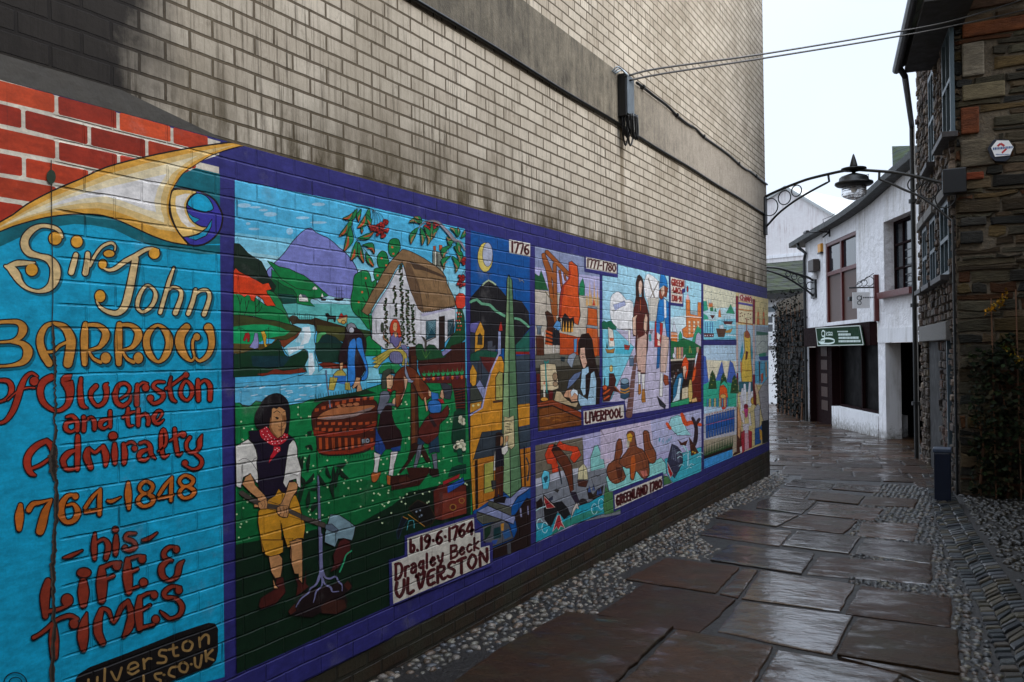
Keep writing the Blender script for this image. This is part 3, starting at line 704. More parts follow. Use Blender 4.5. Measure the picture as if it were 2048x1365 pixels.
# big maroon window with boarded lower half
u0, u1, z0, z1 = BW; um = fuz(1681, 560)[0]; zmid = fuz(1668, 545)[1]
mb = MB(); fr = .10
for a, b, c, d in ((u0, u0 + .04, z0, z1), (u1 - fr, u1, z0, z1), (um - .06, um + .06, z0, z1 - .09), (u0 + .04, u1 - fr, z1 - .09, z1), (u0 + .04, um - .06, zmid - .05, zmid + .05), (um + .06, u1 - fr, zmid - .05, zmid + .05)):
    mb.obox(F3(a, c, -.10), dF * (b - a), nF * .09, (0, 0, d - c), bev=.008)
bw = mb.build('window', MAT['maroon'], facade, label='tall maroon two-light window with brown boarded lower half')
mb = MB(); mb.face([F3(u0, zmid, -.07), F3(u1, zmid, -.07), F3(u1, z1, -.07), F3(u0, z1, -.07)]); mb.build('pane', MAT['pane'], bw)
t = NT('brown_board'); p = t.pos(); t.set(Base_Color=t.mix(t.noise(t.mapping(p, scale=(3, 3, 30)), 2, 4), srgb('3a2620'), srgb('5b4034')), Roughness=.5)
mb = MB(); mb.face([F3(u0, z0, -.06), F3(u1, z0, -.06), F3(u1, zmid, -.06), F3(u0, zmid, -.06)]); mb.build('boarded_panel', t.m, bw)
# small barred window
u0, u1, z0, z1 = SW; mb = MB()
for a, b, c, d in ((u0, u0 + .06, z0, z1), (u1 - .06, u1, z0, z1), (u0 + .06, u1 - .06, z1 - .06, z1), (u0 + .06, u1 - .06, z0, z0 + .06)): mb.obox(F3(a, c, -.26), dF * (b - a), nF * .06, (0, 0, d - c))
for k in (1, 2): a = u0 + (u1 - u0) * k / 3; mb.obox(F3(a - .02, z0 + .06, -.25), dF * .04, nF * .045, (0, 0, z1 - z0 - .12))
for k in (1, 2): zz = z0 + (z1 - z0) * k / 3; mb.obox(F3(u0 + .06, zz - .02, -.252), dF * (u1 - u0 - .12), nF * .05, (0, 0, .04))
sw = mb.build('window', MAT['dark_maroon'], facade, label='small deep-set barred window with maroon sill')
mb = MB(); mb.face([F3(u0, z0, -.24), F3(u1, z0, -.24), F3(u1, z1, -.24), F3(u0, z1, -.24)]); mb.build('pane', MAT['pane'], sw)
mb = MB(); mb.obox(F3(u0 - .22, z0 - .12, -.2), dF * (u1 - u0 + .30), nF * .34, (0, 0, .13), bev=.01); mb.build('sill', MAT['maroon'], sw)
mb = MB()
for k in range(5): zz = z0 + .15 + k * .16; mb.tube([F3(u0 + .02, zz, -.12), F3(u0 + (u1 - u0) * .42, zz, -.12)], .012, 6)
mb.build('bar', MAT['black_metal'], sw)
# shop front: fascia, dark glazing over a white stall riser, louvred door
u0, u1, z0, z1 = FAS; mb = MB(); mb.obox(F3(u0, z0, -.02), dF * (u1 - u0), nF * .16, (0, 0, z1 - z0), bev=.01); mb.build('fascia', MAT['dark_maroon'], facade)
u0, u1, z0, z1 = SHOP
mb = MB(); mb.obox(F3(u0 + .02, -.9, -.6), dF * (u1 - u0 - .02), (0, 0, z0 + .9), nF * .62, bev=.0); mb.build('stall_riser', MAT['white_smooth'], facade)
mb = MB(); mb.face([F3(u0, z0 - .1, -.28), F3(u1, z0 - .1, -.28), F3(u1, z1 + .1, -.28), F3(u0, z1 + .1, -.28)]); sf = mb.build('shop_window', MAT['shop_glass'], facade)
mb = MB()
for a in (u0 + .01, (u0 + u1) / 2 - .03, u1 - .07): mb.obox(F3(a, z0, -.27), dF * .06, nF * .08, (0, 0, z1 - z0 + .05))
mb.obox(F3(u0 + .07, z0, -.27), dF * ((u1 - u0) / 2 - .1), nF * .1, (0, 0, .05)); mb.obox(F3((u0 + u1) / 2 + .03, z0, -.27), dF * ((u1 - u0) / 2 - .1), nF * .1, (0, 0, .05)); mb.build('mullion', MAT['dark_maroon'], sf)
u0, u1, z0, z1 = DOOR
mb = MB(); mb.obox(F3(u0 + .05, -.9, -.22), dF * (u1 - u0 - .1), nF * .05, (0, 0, z1 + .95)); dd = mb.build('door', MAT['dark_maroon'], facade)
mb = MB()
for k in range(5):
    zc = -.1 + k * .36
    for j in range(6): mb.obox(F3(u0 + (u1 - u0) * .45 + j * .1, zc, -.168), dF * .06, nF * .012, (0, 0, .26))
mb.build('panel', plain('brown_slat', '4a342c', .5, .2, 20), dd)
for a in (u0 - .04, u1 - .05): mb = MB(); mb.obox(F3(a, -.9, -.2), dF * .09, nF * .2, (0, 0, z1 + .93)); mb.build('post', MAT['dark_maroon'], facade)

# green shop board, lettered
sign = thing('shop_sign', 'green lettered board on the maroon fascia of the white shop', 'sign', F3(FAS[0] + 1.5, FAS[2], .2))
SP = lambda px, py: on_plane(px, py, FA0 + nF * .2, nF)
q = [SP(1632, 657), SP(1720, 652), SP(1727, 690), SP(1636, 692)]
mb = MB(); mb.prism([p - nF * .03 for p in q], nF * .03); mb.build('board', MAT['green_sign'], sign)
mb = MB(); qq = [p + nF * .002 for p in q]
for a, b in zip(qq, qq[1:] + qq[:1]): mb.tube([a, b], .012, 6)
mb.build('frame', MAT['sign_edge'], sign)
def strip(mb, pts, wd, n, off):
    """flat ribbon lying on a board"""
    P = [Vector(p) + n * off for p in pts]
    for a, b in zip(P, P[1:]):
        t_ = (b - a).normalized(); s_ = t_.cross(n).normalized() * wd / 2; mb.face([a - s_, b - s_, b + s_, a + s_])
zs_ = zoomed(1610, 630, 5.054); mb = MB()
o_ = .004
def ring(cx, cy, rx, ry, a0=0, a1=360, k=18):
    return [(cx + rx * math.cos(math.radians(a0 + (a1 - a0) * i / k)), cy + ry * math.sin(math.radians(a0 + (a1 - a0) * i / k))) for i in range(k + 1)]
for pts, wd in ((ring(185, 190, 16, 30), .035), ([(202, 160), (204, 215), (190, 250), (196, 300)], .04), (ring(230, 265, 72, 27, 200, 540), .04), ([(140, 270), (165, 292), (210, 290)], .04), (ring(188, 262, 14, 14), .03),
                ([(215, 170), (222, 205)], .03), ([(222, 190), (238, 172)], .02), (ring(248, 188, 8, 14, k=8), .02), (ring(268, 190, 8, 14, k=8), .02), ([(282, 172), (282, 206)], .02), ([(215, 206), (285, 206)], .012)):
    strip(mb, [SP(1610 + x / 5.054, 630 + y / 5.054) for x, y in pts], wd, nF, o_); o_ += .0006
for (x0, x1, y) in ((332, 438, 170), (340, 468, 200), (345, 548, 234), (345, 566, 268)):
    x = x0
    while x < x1:
        w_ = random.uniform(6, 13); strip(mb, [SP(1610 + x / 5.054, 630 + (y - (x - x0) * .01) / 5.054), SP(1610 + min(x + w_, x1) / 5.054, 630 + (y - (x - x0) * .012) / 5.054)], .05 if y > 180 else .03, nF, o_); x += w_ + 3.2
mb.build('lettering', MAT['sign_text'], sign)

# projecting sign: post, bracket and hanging white board
zp = zoomed(1620, 400, 5.6875); pu = fuz(1757, 600)[0]
ps = thing('hanging_sign', 'small white hanging sign with scrolled iron bracket on the white shop front', 'sign', F3(pu, fuz(1757, 642)[1], .08))
mb = MB(); zt, zb_ = fuz(1755, 550)[1], fuz(1758, 643)[1]; mb.obox(F3(pu - .05, zb_, .002), dF * .10, nF * .09, (0, 0, zt - zb_), bev=.01); mb.build('post', MAT['maroon'], ps)
# the arm reaches out from the wall towards the lane
zarm = fuz(1752, 574, .1)[1]; reach = .05
for k in range(200):
    if (lambda p: 1024 + F * (p - CAM).dot(RT) / (p - CAM).dot(FW))(F3(pu, zarm, reach)) < 1699: break
    reach += .02
mb = MB(); mb.tube([F3(pu, zarm, .09), F3(pu, zarm, reach)], .016, 8); 
for k, (c0, r0) in enumerate(((.16, .10), (.34, .07), (.48, .05))):
    a0 = reach * c0
    mb.tube([F3(pu, zarm + .03 + r0 + r0 * math.sin(a), .09 + a0 + r0 * math.cos(a)) for a in np.linspace(0, 5.2, 14)], .008, 6)
mb.tube([F3(pu, zarm + .3, .09), F3(pu, zarm + .03, reach * .8)], .008, 6); mb.build('bracket', MAT['black_metal'], ps)
b0, b1 = reach * .30, reach * .88; zb0, zb1 = zarm - .44, zarm - .1
mb = MB(); mb.obox(F3(pu - .012, zb0, b0), dF * .024, nF * (b1 - b0), (0, 0, zb1 - zb0), bev=.004); mb.tube([F3(pu, zarm, b0 + .1), F3(pu, zb1, b0 + .1)], .006, 6); mb.tube([F3(pu, zarm, b1 - .1), F3(pu, zb1, b1 - .1)], .006, 6)
bd = mb.build('board', MAT['white_paint'], ps)
mb = MB(); c_ = b0 + (b1 - b0) * .62; zc = (zb0 + zb1) / 2; side = -dF; off_ = .0145
H = lambda b, z: F3(pu, z, b)
strip(mb, [H(c_ + .045 * math.cos(a), zc + .05 + .045 * math.sin(a)) for a in np.linspace(0, 6.28, 16)], .014, side, off_)
strip(mb, [H(c_ + .04 * math.cos(a), zc - .055 + .04 * math.sin(a)) for a in np.linspace(0, 6.28, 14)], .014, side, off_ + .0006)
strip(mb, [H(c_ - .045, zc + .1), H(c_ - .05, zc + .02), H(c_ - .01, zc - .01)], .014, side, off_ + .0012)
mb.build('lettering', MAT['ink'], ps); mb = MB()
for j in range(9): a = c_ - .08 - j * .035; strip(mb, [H(a, zc + .055), H(a - .024, zc + .055)], .026, side, off_)
mb.build('lettering', MAT['ink'], ps)
# little flood lamp under it
fl = thing('floodlight', 'small black floodlight on the wall below the hanging white sign', 'light', F3(fuz(1722, 608)[0], fuz(1722, 615)[1], .05))
pu2, zz = fuz(1728, 607); mb = MB(); mb.tube([F3(pu2, zz + .05, .0), F3(pu2, zz, .08), F3(pu2 + .12, zz + .14, .25)], .014, 6); mb.build('arm', MAT['black_metal'], fl)
mb = MB(); mb.obox(F3(pu2 + .05, zz + .06, .2), dF * .16, nF * .1, (0, 0, .10), bev=.02); mb.build('head', MAT['black_metal'], fl)
# sign light over the big window
tl = thing('sign_light', 'black swan-neck sign light over the tall maroon window', 'light', F3(fuz(1661, 468)[0], fuz(1661, 468)[1], .02))
a_, z_ = fuz(1660, 466); mb = MB(); mb.obox(F3(a_ - .03, z_ - .1, .002), dF * .06, nF * .03, (0, 0, .18)); mb.tube([F3(a_, z_ + .02, .03), F3(a_, z_ + .04, .62)], .018, 8); mb.tube([F3(a_, z_, .03), F3(a_ - .1, z_ - .12, .2)], .02, 8)
mb.tube([F3(a_, z_ + .03, .12), F3(a_ - .3, z_ + .30, .25), F3(a_ - .42, z_ + .36, .06), F3(a_ - .42, z_ + .42, .0)], .008, 6); mb.build('arm', MAT['black_metal'], tl)
mb = MB(); mb.obox(F3(a_ - .16, z_ + .0, .55), dF * .32, nF * .08, (0, 0, .06), bev=.015); mb.build('head', MAT['black_metal'], tl)
# alarm box and lantern box
a, b, c, d = frect(1640.5, 1646.5, 489, 487, 509, 507)
al = thing('alarm_box', 'slim yellow alarm box on the white shop wall beside the tall window', 'alarm box', F3((a + b) / 2, c, .03))
mb = MB(); mb.obox(F3(a, c + .04, .002), dF * (b - a), nF * .07, (0, 0, d - c - .04), bev=.012); mb.build('case', MAT['yellow'], al)
mb = MB(); mb.obox(F3(a - .01, c, .002), dF * (b - a + .02), nF * .08, (0, 0, .035), bev=.01); mb.build('base', MAT['black_plastic'], al)
a, b, c, d = frect(1630, 1641, 521, 519, 544, 543)
lb = thing('wall_lamp', 'dark square lamp box on the white shop wall under the yellow alarm box', 'lamp', F3((a + b) / 2, c, .03))
mb = MB(); mb.obox(F3(a, c, .03), dF * (b - a), nF * .16, (0, 0, d - c), bev=.012); mb.build('case', plain('brown_box', '3a302b', .5, .2, 20), lb)
mb = MB(); mb.obox(F3(a + .05, c + .05, .002), dF * (b - a - .1), nF * .027, (0, 0, d - c - .1)); mb.build('bracket', MAT['black_metal'], lb)
mb = MB(); mb.lathe(F3((a + b) / 2 + .03, c - .2, .09), [(.02, 0), (.07, .02), (.09, .10), (.06, .17), (.03, .198)], 12); mb.build('globe', MAT['white_paint'], lb)

# ================================================================ things beyond: ivy wall, white house, gable, roofs
B0 = G(1612, 842); B1 = G(1556, 823); dB = (B1 - B0); Lb = dB.length; dB.normalize(); dB.z = 0; nB = Vector((-dB.y, dB.x, 0)); nB = nB if (CAM - B0).dot(nB) > 0 else -nB
zt = on_plane(1600, 588, B0, nB).z
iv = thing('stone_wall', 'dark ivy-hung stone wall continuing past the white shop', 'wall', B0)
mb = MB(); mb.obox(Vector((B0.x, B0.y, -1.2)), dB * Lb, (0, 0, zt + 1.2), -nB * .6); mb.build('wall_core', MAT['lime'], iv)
mb = MB(); rubble(mb, B0, dB, nB, Lb, -1.0, zt, (.10, .22), (.2, .6), .06, cols=['16130f', '110f0c', '1c1813', '0e0c0a'], rnd=.02); mb.build('rubble_face', MAT['stone'], iv, colour=True)  # near-black stone colours hold the deep shade of this far corner
def leaves(mb, pts, size, cols, flat=None):
    for p in pts:
        s = size * random.uniform(.6, 1.3); n = Vector((random.gauss(0, 1), random.gauss(0, 1), random.gauss(.3, 1)))
        if flat: n = n * .6 + flat
        n.normalize(); a = n.orthogonal().normalized(); q_ = Matrix.Rotation(random.uniform(0, 6.28), 3, n); a = q_ @ a; b = n.cross(a); p = Vector(p)
        c = jit(srgb(random.choice(cols)), .6, 1.4)
        mb.mesh([p - a * s * .5, p + b * s * .32 + n * s * .06, p + a * s * .5, p - b * s * .32 + n * s * .06, p - a * s * .1], [(0, 4, 1), (0, 3, 4), (4, 2, 1), (4, 3, 2)], c)
pts = []
for _ in range(1700):
    u = random.uniform(.1, Lb - .05); z = random.uniform(-.4, zt + .15)
    if math.sin(u * 1.7 + 1) * .5 + math.sin(z * 2.1 + u) * .5 + random.uniform(-.6, .9) < -.1: continue
    p = B0 + dB * u + nB * random.uniform(.03, .28); pts.append((p.x, p.y, z))
ivy = thing('ivy', 'dark ivy hanging over the stone wall past the white shop', 'plant', B0 + dB * (Lb / 2) + nB * .1)
mb = MB(); leaves(mb, pts, .10, ['0b0d07', '070905', '0e1209', '100f09', '12100a'], nB * .8); mb.build('foliage', MAT['leaf'], ivy, colour=True)  # leaf colours near black too, with the same shade put into them
mb = MB()
for k in range(7):
    u = Lb * (k + .5) / 7; p = B0 + dB * u + nB * .05
    mb.tube([(p.x, p.y, gz(p.x, p.y)), (p.x + .05, p.y, 1.0), (p.x - .05, p.y + .1, zt - .2)], [.03, .02, .01], 6)
mb.build('stem', MAT['wood'], ivy)
# white house facing the lane, far end
YH = 36.5
HP = lambda px, py: on_plane(px, py, (0, YH, 0), (.28, 1, 0))
nH = -Vector((.28, 1, 0)).normalized(); dH = Vector((1, -.28, 0)).normalized()
hs = thing('white_house', 'white house with a mossy slate roof glimpsed past the end of the painted wall', 'building', HP(1560, 812))
def hq(px0, px1, pt, pb, off): 
    a = HP(px0, pt); b = HP(px1, pt); zt_ = a.z; zb = HP(px0, pb).z
    return Vector((a.x, a.y, zb)) + nH * off, b - a, zt_ - zb
mb = MB(); o, e, h = hq(1440, 1640, 588, 830, 0); e.z = 0; mb.obox(o, e, -nH * 6, (0, 0, h)); mb.build('wall', MAT['white_smooth'], hs)
rp = [HP(1430, 596), HP(1650, 588)]; a = rp[0] + nH * .5; b = rp[1] + nH * .5; b.z = a.z
zr = on_plane(1570, 529, HP(1570, 590) - nH * 3.4, nH).z
mb = MB(); mb.prism([a, b, Vector((b.x, b.y, zr)) - nH * 3.9, Vector((a.x, a.y, zr)) - nH * 3.9], (0, 0, .12)); mb.build('roof', MAT['slate'], hs)
mb = MB(); mb.obox(a - Vector((0, 0, .22)), (b - a), -nH * .12, (0, 0, .2)); mb.build('gutter', plain('dark_eave_board', '1d1b1a', .6), hs)
o, e, h = hq(1530, 1556, 630, 668, .02); e.z = 0; mb = MB(); L = e.length; eu = e / L
for (x0, x1, z0, z1) in ((0, .09, 0, h), (L - .09, L, 0, h), (.09, L - .09, 0, .08), (.09, L - .09, h - .08, h), (L * .66 - .035, L * .66 + .035, .08, h - .08), (.09, L * .66 - .035, h * .48, h * .56), (L * .66 + .035, L - .09, h * .48, h * .56)):
    mb.obox(o + eu * x0 + Vector((0, 0, z0)), eu * (x1 - x0), nH * -.001 + Vector((0, 0, 0)) - nH * .06, (0, 0, z1 - z0))
wn = mb.build('window', MAT['white_paint'], hs)
mb = MB(); mb.face([o - nH * .03 * -0 + nH * .003 - nH * .012, o + e - nH * .009, o + e - nH * .009 + Vector((0, 0, h)), o - nH * .009 + Vector((0, 0, h))]); mb.build('pane', MAT['pane'], wn)
mb = MB(); o, e, h = hq(1528, 1559, 615, 625, .03); e.z = 0; mb.obox(o, e, -nH * .05, (0, 0, h)); mb.build('lintel', plain('grey_lintel_paint', '6a747a', .6), wn)
mb = MB(); o, e, h = hq(1528, 1558, 692, 700, .05); e.z = 0; mb.obox(o, e, -nH * .08, (0, 0, h)); mb.build('string_course', MAT['lintel'], hs)
mb = MB(); o, e, h = hq(1534, 1554, 701, 816, .03); e.z = 0; mb.obox(o, e, -nH * .05, (0, 0, h)); gd = mb.build('garage_door', MAT['white_paint'], hs)
mb = MB(); o, e, h = hq(1534, 1550, 766.6, 767.4, .036); e.z = 0; mb.obox(o, e, -nH * .004, (0, 0, h)); mb.build('panel_gap', MAT['ink'], gd)
# big pale gable behind
gp = lambda px, py: on_plane(px, py, (0, 46, 0), (.35, 1, 0)); nG = -Vector((.35, 1, 0)).normalized()
gb = thing('gable_house', 'large pale rendered gable rising behind the mossy slate roof', 'building', Vector((gp(1570, 700).x, gp(1570, 700).y, -1)))
poly = [gp(1420, 470), gp(1573, 378), gp(1760, 488), gp(1760, 720), gp(1420, 720)]
mb = MB(); mb.prism(poly[::-1], -nG * 8); mb.build('wall', MAT['gable_render'], gb)
mb = MB()
for a, b in ((poly[0], poly[1]), (poly[1], poly[2])):
    mb.prism([a + nG * .15, b + nG * .15, b + nG * .15 + Vector((0, 0, .16)), a + nG * .15 + Vector((0, 0, .16))], -nG * 8.3)
mb.build('roof', plain('pale_verge', 'a9acab', .6, .1), gb)
mb = MB(); o = gp(1500, 522); b = gp(1640, 521); b.z = o.z; mb.obox(o + nG * .05, b - o, -nG * .1, (0, 0, .18)); mb.build('string_course', MAT['white_smooth'], gb)
# green slate roof showing above the shop eave
rp_ = lambda px, py, off=0: on_plane(px, py, FA0 - nF * (4.0 + off), nF)
gr = thing('slate_roofed_house', 'mossy green slate roof end showing above the eave of the white shop', 'building', Vector((rp_(1810, 600).x, rp_(1810, 600).y, 0)))
a, b, c, d = rp_(1786, 360), rp_(1880, 352), rp_(1880, 290, 1.4), rp_(1784, 293, 1.4)
mb = MB(); mb.prism([a, b, c, d], -nF * .12); mb.build('roof', MAT['slate_green'], gr)
mb = MB(); e = rp_(1776, 366); mb.prism([a - Vector((0, 0, .02)), d, Vector((d.x, d.y, d.z - .25)), rp_(1774, 370), Vector((e.x, e.y, 2)), Vector((a.x, a.y, 2))], -nF * .3 + dF * .0); mb.build('gable_wall', MAT['white_render'], gr)
# ================================================================ iron lamp arches
def arch_plane(a, b):
    a = Vector(a); b = Vector(b); d = (b - a).normalized(); n = Vector((-d.y, d.x, 0)); n = n if (CAM - a).dot(n) > 0 else -n
    return a, d, n
A0, dA, nA = arch_plane((0, 12.52, 0), (2.40, 11.60, 0))
def AP(px, py, off=0): return on_plane(px, py, A0 + nA * off, nA)
def az(x, y, off=0): return AP(1510 + x / 5.851, 300 + y / 5.851, off)
def smooth(P, k=4, closed=False):
    P = [Vector(p) for p in P]; n = len(P); R = []
    for i in range(n if closed else n - 1):
        p0, p1, p2, p3 = (P[(i - 1) % n], P[i], P[(i + 1) % n], P[(i + 2) % n]) if closed else (P[max(i - 1, 0)], P[i], P[i + 1], P[min(i + 2, n - 1)])
        for j in range(k):
            t = j / k; R.append(.5 * (2 * p1 + (p2 - p0) * t + (2 * p0 - 5 * p1 + 4 * p2 - p3) * t * t + (3 * p1 - p0 - 3 * p2 + p3) * t ** 3))
    if not closed: R.append(P[-1])
    return R
la_ = thing('lamp_arch', 'black iron arch spanning the lane from the painted wall to the stone corner', 'lamp arch', az(65, 1000))
mb = MB()
mb.tube(smooth([az(*p) for p in ((50, 605), (130, 545), (300, 465), (450, 405), (600, 350), (750, 310), (900, 275), (1030, 248), (1160, 234), (1300, 240), (1450, 250), (1600, 262), (1750, 285), (1900, 315), (2050, 352), (2220, 392))]), .019, 8)
mb.build('top_bar', MAT['black_metal'], la_, smooth=True)
mb = MB(); mb.tube(smooth([az(*p) for p in ((80, 965), (150, 880), (270, 750), (420, 630), (560, 540), (700, 460), (868, 372))]) + [az(858, 300)], .015, 8); mb.build('brace', MAT['black_metal'], la_, smooth=True)
mb = MB(); mb.tube([az(1455, 262)] + smooth([az(*p) for p in ((1452, 345), (1600, 400), (1750, 470), (1900, 530), (2000, 590), (2130, 680), (2190, 735), (2330, 850))]), .015, 8); mb.build('brace', MAT['black_metal'], la_, smooth=True)
for x, y, r in ((178, 670, 100), (345, 560, 80), (486, 480, 63), (1860, 402, 64), (2040, 470, 88), (2230, 560, 100)):
    mb = MB(); c = az(x, y); rr = r * .00119
    mb.tube([c + dA * rr * math.cos(a) + Vector((0, 0, rr * math.sin(a))) for a in np.linspace(0, 2 * math.pi, 28, endpoint=False)], .008, 6, closed=True); mb.build('ring', MAT['black_metal'], la_, smooth=True)
mb = MB(); p = az(40, 1005); q_ = az(92, 560); mb.obox(Vector((-.002, 12.44, p.z)), (.035, 0, 0), (0, .14, 0), (0, 0, q_.z - p.z), bev=.006); mb.build('wall_plate', MAT['black_metal'], la_)
lp = thing('lantern', 'black hooded lantern with pointed finial and ribbed glass hanging from the arch', 'lamp', az(1155, 590))
cx = az(1157, 400); zz = lambda y: az(1157, y).z; s = .00119; base = Vector((cx.x, cx.y, 0))
def lathe(name, prof, mat, parent=lp, n=24, smooth_=True):
    mb = MB(); mb.lathe(base, [(max(r * s, .001), zz(y)) for r, y in prof], n); return mb.build(name, mat, parent, smooth=smooth_)
lathe('finial', [(2, 45), (10, 62), (26, 120), (40, 180), (40, 206), (30, 214)], MAT['black_metal'])
lathe('cap', [(40, 206), (130, 216), (132, 234), (60, 250), (20, 262), (18, 280)], MAT['black_metal'])
lathe('hood', [(18, 270), (60, 285), (130, 310), (150, 330), (156, 372), (195, 382), (198, 402), (180, 420), (130, 428), (125, 432)], MAT['black_metal'])
lathe('glass', [(127, 430), (128, 528), (110, 548), (60, 575), (14, 588), (2, 589)], MAT['lamp_glass'])
lathe('bulb', [(4, 434), (30, 436), (34, 470), (26, 500), (6, 512)], MAT['white_paint'])
mb = MB(); mb.tube([az(1290, 300), az(1330, 285), az(1325, 320), az(1300, 345)], .005, 6); mb.build('wire', MAT['black_plastic'], lp)
# junction box where the arch meets the stone corner
jb = thing('junction_box', 'black junction box on the stone corner at the right end of the lamp arch', 'box', NF(1906, 395))
p, q_ = NF(1893, 393), NF(1925, 341)
mb = MB(); mb.obox((P0.x - .13, P0.y - .20, p.z), (.25, 0, 0), (0, .16, 0), (0, 0, q_.z - p.z), bev=.012); mb.build('case', MAT['black_plastic'], jb)
mb = MB(); mb.obox((P0.x - .136, P0.y - .17, p.z + .03), (.005, 0, 0), (0, .10, 0), (0, 0, q_.z - p.z - .06)); mb.build('side_cover', MAT['grey_metal'], jb)
# second arch farther on
S0 = F3(fuz(1630, 580)[0], 0, .0); a_, d_, n_2 = arch_plane(S0, S0 - R0)
def sz(x, y): return on_plane(1520 + x / 7.583, 500 + y / 7.583, S0 + n_2 * .02, n_2)
l2 = thing('lamp_arch', 'smaller black iron arch with rings fixed left of the tall window of the white shop', 'lamp arch', sz(830, 740))
mb = MB(); mb.tube(smooth([sz(*p) for p in ((-420, 330), (-250, 280), (-60, 262), (130, 266), (280, 280), (400, 315), (520, 355), (640, 390), (740, 425), (815, 468))]), .032, 8); mb.build('top_bar', MAT['black_metal'], l2, smooth=True)
mb = MB(); mb.tube(smooth([sz(*p) for p in ((-60, 275), (130, 320), (260, 360), (400, 420), (520, 490), (640, 570), (740, 640), (822, 712))]), .028, 8); mb.build('brace', MAT['black_metal'], l2, smooth=True)
for x, y, r in ((425, 368, 36), (518, 410, 42), (622, 462, 48), (762, 545, 56)):
    mb = MB(); c = sz(x, y); rr = r / 7.583 * (c - CAM).dot(FW) / F
    mb.tube([c + d_ * rr * math.cos(a) + Vector((0, 0, rr * math.sin(a))) for a in np.linspace(0, 2 * math.pi, 24, endpoint=False)], .014, 6, closed=True); mb.build('ring', MAT['black_metal'], l2, smooth=True)
a, b, c, d = frect(1625.5, 1634, 560, 560, 597, 597); mb = MB(); mb.obox(F3(a, c, .002), dF * (b - a), nF * .06, (0, 0, d - c), bev=.01); mb.build('wall_plate', MAT['black_metal'], l2)

# ================================================================ black cable box, cables
y0 = W(1232, 200).y; pb = on_plane(1252.5, 190, (0, y0, 0), (0, 1, 0)).x
y1 = on_plane(1267.5, 190, (pb, 0, 0), (1, 0, 0)).y; zb0 = on_plane(1253, 231, (0, y0, 0), (0, 1, 0)).z; zb1 = on_plane(1253, 145, (0, y0, 0), (0, 1, 0)).z
cb = thing('cable_box', 'black cable box with a tail of loose cable high on the buff brick wall', 'box', (0.05, (y0 + y1) / 2, zb0))
mb = MB(); mb.obox((.015, y0, zb0), (pb - .015, 0, 0), (0, y1 - y0, 0), (0, 0, zb1 - zb0), bev=.008); mb.build('case', MAT['black_plastic'], cb)
mb = MB(); mb.obox((pb + .001, y0 + .012, zb0 + .02), (.008, 0, 0), (0, y1 - y0 - .024, 0), (0, 0, zb1 - zb0 - .03), bev=.003); mb.build('cover', MAT['grey_metal'], cb)
mb = MB()
for k in range(9):
    x = .03 + .014 * k; ya = y0 + .02 + .05 * random.random(); dz = random.uniform(.12, .27); yb = ya + random.uniform(.04, .16)
    mb.tube(smooth([(x, ya, zb0 + .02), (x, ya + .01, zb0 - dz * .6), (x + .005, (ya + yb) / 2, zb0 - dz), (x + .01, yb - .01, zb0 - dz * .6), (x, yb, zb0 + .02)]), .008, 6)
mb.build('cable_tail', MAT['black_plastic'], cb, smooth=True)
mb = MB(); zi = W(1225, 148).z
for k in range(3): mb.tube(smooth([(.012, y0 - .12 + .03 * k, zi), (.06, y0 - .10 + .05 * k, zi + .04), (.10, y0 - .03 + .03 * k, zi - .01), (pb * .7, y0 + .02, zb1 - .02)]), .006, 6)
mb.build('terminal', MAT['grey_metal'], cb, smooth=True)
for k, (pts, lab) in enumerate(((((1242, 147), (1320, 137), (1530, 108), (1800, 63), (1916, 39), (2048, -2)), 'upper of the two thin black cables strung over the lane'),
                                (((1250, 153), (1330, 147), (1530, 116.5), (1800, 72.5), (1916, 50), (2048, 20)), 'lower of the two thin black cables strung over the lane'))):
    a = Vector((pb, y0 + .05, zb1 - .015 - .04 * k)); b = NF(*pts[-1]) + Vector((.0, -.06, 0)); d = (b - a); P = []
    nn = Vector((-d.y, d.x, 0)).normalized()
    for p in pts: P.append(on_plane(*p, a, nn))
    P[0] = a; e = P[-1] + (P[-1] - P[-2]) * .3; e.y = 11.62; P.append(e)
    oc = thing('overhead_cable', lab, 'cable', a, 'cables strung over the lane'); mb = MB(); mb.tube(smooth(P), .0085, 6); mb.build('wire', MAT['black_plastic'], oc, smooth=True)
zc_ = zoomed(1150, 100, 4.266); P = [W(*p) for p in zc_('505 285 560 325 650 395 770 485 850 565 940 635 1010 675 1080 745 1165 805 1290 895 1380 975 1430 1015 1480 1040 1530 1080 1625 1152')]
wc = thing('wall_cable', 'wavy black cable clipped along the top of the stained concrete band', 'cable', P[0]); mb = MB(); mb.tube(smooth([p + Vector((.024, 0, 0)) for p in P]), .013, 8); mb.build('wire', MAT['black_plastic'], wc, smooth=True)
for p in P[1::3]: mb = MB(); mb.obox(p + Vector((.002, -.02, -.016)), (.04, 0, 0), (0, .035, 0), (0, 0, .034)); mb.build('clip', MAT['black_plastic'], wc)
wc = thing('wall_cable', 'straight black cable running along the bottom of the stained concrete band', 'cable', (0, 9, ZB0)); mb = MB()
mb.tube([(.016, y, ZB0 - .004 + .004 * math.sin(y * 3)) for y in np.linspace(-5, 12.5, 60)], .012, 6); mb.build('wire', MAT['black_plastic'], wc, smooth=True)

